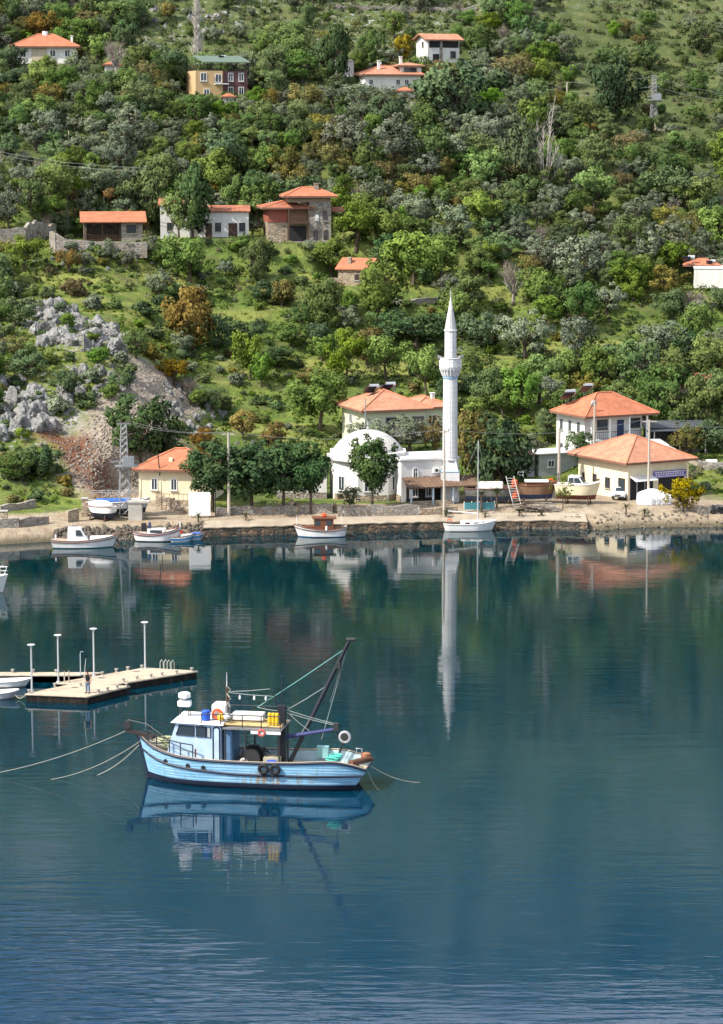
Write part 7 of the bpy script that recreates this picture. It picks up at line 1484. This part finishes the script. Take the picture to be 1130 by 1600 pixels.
for t_ in TREES:
    if t_[5]: continue
    dist = [(math.hypot(t_[2]-a, t_[3]-b), n_, a, b) for n_, a, b in LAND]; d0, n_, a, b = min(dist)
    dx, dy = t_[2]-a, t_[3]-b
    side = ('to the right of' if dx > 0 else 'to the left of') if abs(dx) > abs(dy) else ('uphill from' if dy < 0 else 'downhill from')
    bucket.setdefault((t_[1], n_, side), []).append((d0, t_))
for (kind, n_, side), L in bucket.items():
    L.sort(key=lambda q: q[0]); base = WORDS[kind][1]
    for i, (d0, t_) in enumerate(L):
        if i < len(ORD): t_[0]['label'] = base+(', '+ORD[i] if len(L) > 1 else '')+' '+side+' '+n_
        else: t_[0]['label'] = base+' farther '+side+' '+n_; t_[0]['group'] = base+'s farther '+side+' '+n_

# special trees -------------------------------------------------------------
def special(name, u, v, label, cat='tree'):
    p = at_ground(u, v); return thing(name, p, label, cat), proj(p)[2]/FPX, p
pop_m = mat('poplar_twig', (0.50, 0.46, 0.41), 0.95, 0.2, 2.0)
o, s, p = special('poplar_tree', 309, 98, 'tall bare pale poplar behind the yellow house')
H = 118*s; b = MB(); rs = random.Random(5)
b.tube([(0, 0, -0.5), (0.1, 0, H*0.5), (0, 0, H)], [0.2, 0.14, 0.02], 6); b.build('trunk', pop_m, o)
b = MB()
for k in range(240):
    z = rs.uniform(0.04, 0.93)*H; a = rs.uniform(0, 2*PI); L = rs.uniform(0.10, 0.22)*H*(1-0.55*z/H); q = rs.uniform(0.14, 0.38)
    p1 = Vector((math.cos(a)*L*q, math.sin(a)*L*q, z+L*0.45)); p2 = Vector((math.cos(a)*L*q*1.7, math.sin(a)*L*q*1.7, z+L))
    b.tube([(0, 0, z), p1, p2], [0.06, 0.05, 0.02], 3, False)
    for j in range(5):
        a2 = rs.uniform(0, 2*PI); b.tube([p1, p1+Vector((math.cos(a2)*.25, math.sin(a2)*.25, rs.uniform(.5, 1.2)))], [0.028, 0.012], 3, False)
b.build('branches', pop_m, o)
o, s, p = special('dead_tree', 852, 302, 'dead pale grey tree with upright bare limbs in the wood')
b = MB(); b.tube([(0, 0, -0.5), (0, 0, 2.0)], [0.3, 0.24], 7); b.build('trunk', dead_m, o)
for (du, top) in ((-26, 205), (-14, 190), (-4, 200), (6, 175), (14, 152), (10, 215), (24, 250), (-18, 240), (-8, 225), (18, 230)):
    b = MB(); tip = Vector((du*s, random.uniform(-1, 1), (302-top)*s)); r = random.Random(du)
    mid = tip*0.5+Vector((r.uniform(-.4, .4), 0, 0)); b.tube([(0, 0, 1.0), mid, tip], [0.13, 0.09, 0.03], 5)
    for j in range(20):
        q = mid.lerp(tip, r.random()); b.tube([q, q+Vector((r.uniform(-.8, .8), r.uniform(-.8, .8), r.uniform(.6, 1.8)))], [0.045, 0.015], 3)
    b.build('limb', dead_m, o)
def palm_tree(u, v, hpx, fr_px, label, nfr=34, name='palm_tree', grp=None):
    o, s, p = special(name, u, v, label, 'palm'); H = hpx*s; L = fr_px*s; rs = random.Random(int(u*7+v))
    if grp: o['group'] = grp
    b = MB(); b.tube([(0, 0, -0.4), (0.02*H, 0, H*0.5), (0, 0, H)], [0.07*L+0.05, 0.06*L+0.04, 0.07*L+0.05], 8); b.build('trunk', bark, o)
    m_ = m_leaf('leaf_palm', (0.035, 0.055, 0.018), (0.095, 0.12, 0.045), 0.2, 0.2)
    for k in range(nfr):
        a = 2*PI*k/nfr*2.4+rs.uniform(-.2, .2); el = rs.uniform(-0.5, 1.25); pts = []
        for j in range(6):
            q = j/5; pts.append(Vector((math.cos(a)*L*q*math.cos(el*0.8), math.sin(a)*L*q*math.cos(el*0.8), H+L*(math.sin(el)*q-0.55*q*q))))
        f = MB(); w_ = Vector((-math.sin(a), math.cos(a), 0))
        for j in range(5):
            for sd in (-1, 1):
                for e in range(3):
                    b0 = pts[j].lerp(pts[j+1], e/3); b1 = pts[j].lerp(pts[j+1], e/3+0.22)
                    tip = b0+w_*sd*L*0.26*(1-0.12*j)+Vector((0, 0, -0.10*L))+(pts[j+1]-pts[j])*0.6
                    f.add([b0, b1, tip], [(0, 1, 2)])
        fo = f.build('frond', m_, o); nattr(fo.data, np.tile([math.cos(a)*.4, math.sin(a)*.4, .9], (len(f.f), 1)))
    return o
palm_tree(265, 138, 34, 34, 'big feathery palm on the hill left of the yellow house', 40)
palm_tree(943, 192, 22, 20, 'small palm beside the lamps below the upper pylon', 22)
for u, v, h, f_, lb in ((310, 816, 12, 10, 'knee high palm on the quay edge near the moored blue boats'), (384, 815, 12, 10, 'young palm on the quay below the second pine'), (697, 812, 12, 11, 'young palm on the quay beside the concrete pole'), (758, 812, 10, 8, 'small palm just right of the yacht mast'), (811, 811, 13, 11, 'young palm on the quay below the ladder'), (846, 811, 9, 9, 'low palm on the quay below the stacked timber'), (978, 806, 16, 10, 'wispy young palm on the road edge before the white car'), (752, 800, 30, 18, 'palm beside the turquoise fence'), (776, 794, 26, 18, 'palm in front of the laid up boats'), (1007, 808, 10, 11, 'low palm on the shore below the tarpaulined boat')):
    palm_tree(u, v, h, f_, lb, 14, 'young_palm', 'young palms along the quay')
for u, v0, v1, lb in ((242, 300, 258, 'slim dark cypress above the stone pavilion'), (275, 306, 268, 'thin dark cypress left of the tall dark tree')):
    o, s, p = special('cypress_tree', u, v0, lb); H = (v0-v1)*s
    C, N, V, G, r_ = crown_points(int(u), 1.1, H, 0.2, 40, 40, 0.4); vv, ff = cards(C, N, 0.2, r_); m2 = np_mesh('crown', vv, ff); fattr(m2, 'cv', V); nattr(m2, G); m2.materials.append(LEAF['dark'])
    c = bpy.data.objects.new('crown', m2); COL.objects.link(c); c.parent = o
    MB().cyl((0, 0, -0.4), (0, 0, H*0.8), 0.12, 0.04).build('trunk', bark, o)
o, s, p = special('bare_shrub', 1062, 768, 'tangled bare brown shrub before the workshop sign', 'shrub')
m2 = bare_mesh(77, 5.2, 5, twig_m, 14, 0.35); c = bpy.data.objects.new('branches', m2); COL.objects.link(c); c.parent = o; c.scale = (1.15, 0.8, 0.92)
o, s, p = special('leaning_shrub', 880, 795, 'thin light green bush beside the cream motorboat', 'bush')
m2 = crown_mesh('crown', LEAF['green'], 999, 2.6, 3.2, 0.8, 18, 18, 0.45, 0.16); c = bpy.data.objects.new('crown', m2); COL.objects.link(c); c.parent = o
c = bpy.data.objects.new('trunk', trunk_mesh(bark, 3, 3.2, 0.06, 2.4)); COL.objects.link(c); c.parent = o

# ------------------------------------------------------------------ low scrub and grass: nobody could count it
def scatter(name, n, seed, mtl, label, cat, accept, wr, hr, ncard, leaf):
    rs = np.random.default_rng(seed)
    X = rs.uniform(-85, 85, n); Y = rs.uniform(288, 560, n)
    k = accept(X, Y, rs); X, Y = X[k], Y[k]; Z = height(X, Y); n = len(X)
    Wd = rs.uniform(*wr, n)*(0.7+0.6*rs.random(n)); Hd = Wd*rs.uniform(*hr, n)
    d = rs.normal(size=(n, ncard, 3)); d /= np.linalg.norm(d, axis=2, keepdims=True); d[:, :, 2] = np.abs(d[:, :, 2])
    rad = rs.uniform(0.45, 1.0, (n, ncard, 1))
    C = np.stack([X, Y, Z], 1)[:, None, :]+d*rad*np.stack([Wd/2, Wd/2, Hd], 1)[:, None, :]
    N = d+rs.normal(size=d.shape)*0.6
    v, f = cards(C.reshape(-1, 3), N.reshape(-1, 3), leaf, rs); me = np_mesh(name, v, f)
    base = rs.random(n)[:, None]*0.75+rs.random((n, ncard))*0.25; fattr(me, 'cv', base.ravel()); nattr(me, (d+np.array([0, 0, .5])).reshape(-1, 3)); me.materials.append(mtl)
    o = bpy.data.objects.new(name, me); COL.objects.link(o); tag(o, label, cat, None, 'stuff'); print(name, n, len(f)); return o
def m_plain_leaf(name, stops):
    t = NT(name); c = t.ramp(t.attr('cv'), stops); d = t.n('ShaderNodeBsdfDiffuse'); tr = t.n('ShaderNodeBsdfTranslucent'); mx = t.n('ShaderNodeMixShader'); mx.inputs[0].default_value = 0.25; leaf_normal(t, d)
    t.set(d.inputs[0], c); t.set(tr.inputs[0], c); t.t.links.new(d.outputs[0], mx.inputs[1]); t.t.links.new(tr.outputs[0], mx.inputs[2]); t.t.links.new(mx.outputs[0], t.out.inputs[0]); return t.m
def clear_of(X, Y):
    k = np.ones(len(X), bool)
    for (px, py, pr, pe) in PADS: k &= np.hypot(X-px, Y-py) > pr*0.95
    k &= seg_dist(X, Y, scree_line) > 4.5; k &= seg_dist(X, Y, red_line) > 3.0
    return k
def acc_scrub(X, Y, rs):
    d = Y-shore(X); f = fbm(X/12, Y/12, 61, 3)
    return (d > 18) & clear_of(X, Y) & (rs.random(len(X)) < np.where(d > 130, 0.85+0.4*f, np.where(d > 90, 0.45+0.6*f, 0.08+0.5*f)))
m1 = m_plain_leaf('leaf_maquis', [(0.0, (0.024, 0.045, 0.016)), (0.3, (0.05, 0.085, 0.024)), (0.55, (0.095, 0.12, 0.045)), (0.75, (0.13, 0.14, 0.085)), (1.0, (0.16, 0.135, 0.06))])
scatter('hillside_scrub', 17000, 41, m1, 'low maquis scrub covering the hillside between the trees', 'scrub', acc_scrub, (0.7, 2.2), (0.4, 0.75), 44, 0.23)
def acc_grass(X, Y, rs):
    d = Y-shore(X); return (d > 12) & (d < 150) & clear_of(X, Y) & (fbm(X/6, Y/6, 63, 3) > -0.25)
m2 = m_plain_leaf('grass_blades', [(0.0, (0.045, 0.085, 0.015)), (0.4, (0.085, 0.14, 0.022)), (0.7, (0.14, 0.19, 0.035)), (1.0, (0.22, 0.22, 0.05))])
scatter('meadow_grass', 46000, 43, m2, 'rough spring grass on the terraces', 'grass', acc_grass, (0.5, 1.2), (0.25, 0.45), 9, 0.22)
print('objects', len(bpy.data.objects))
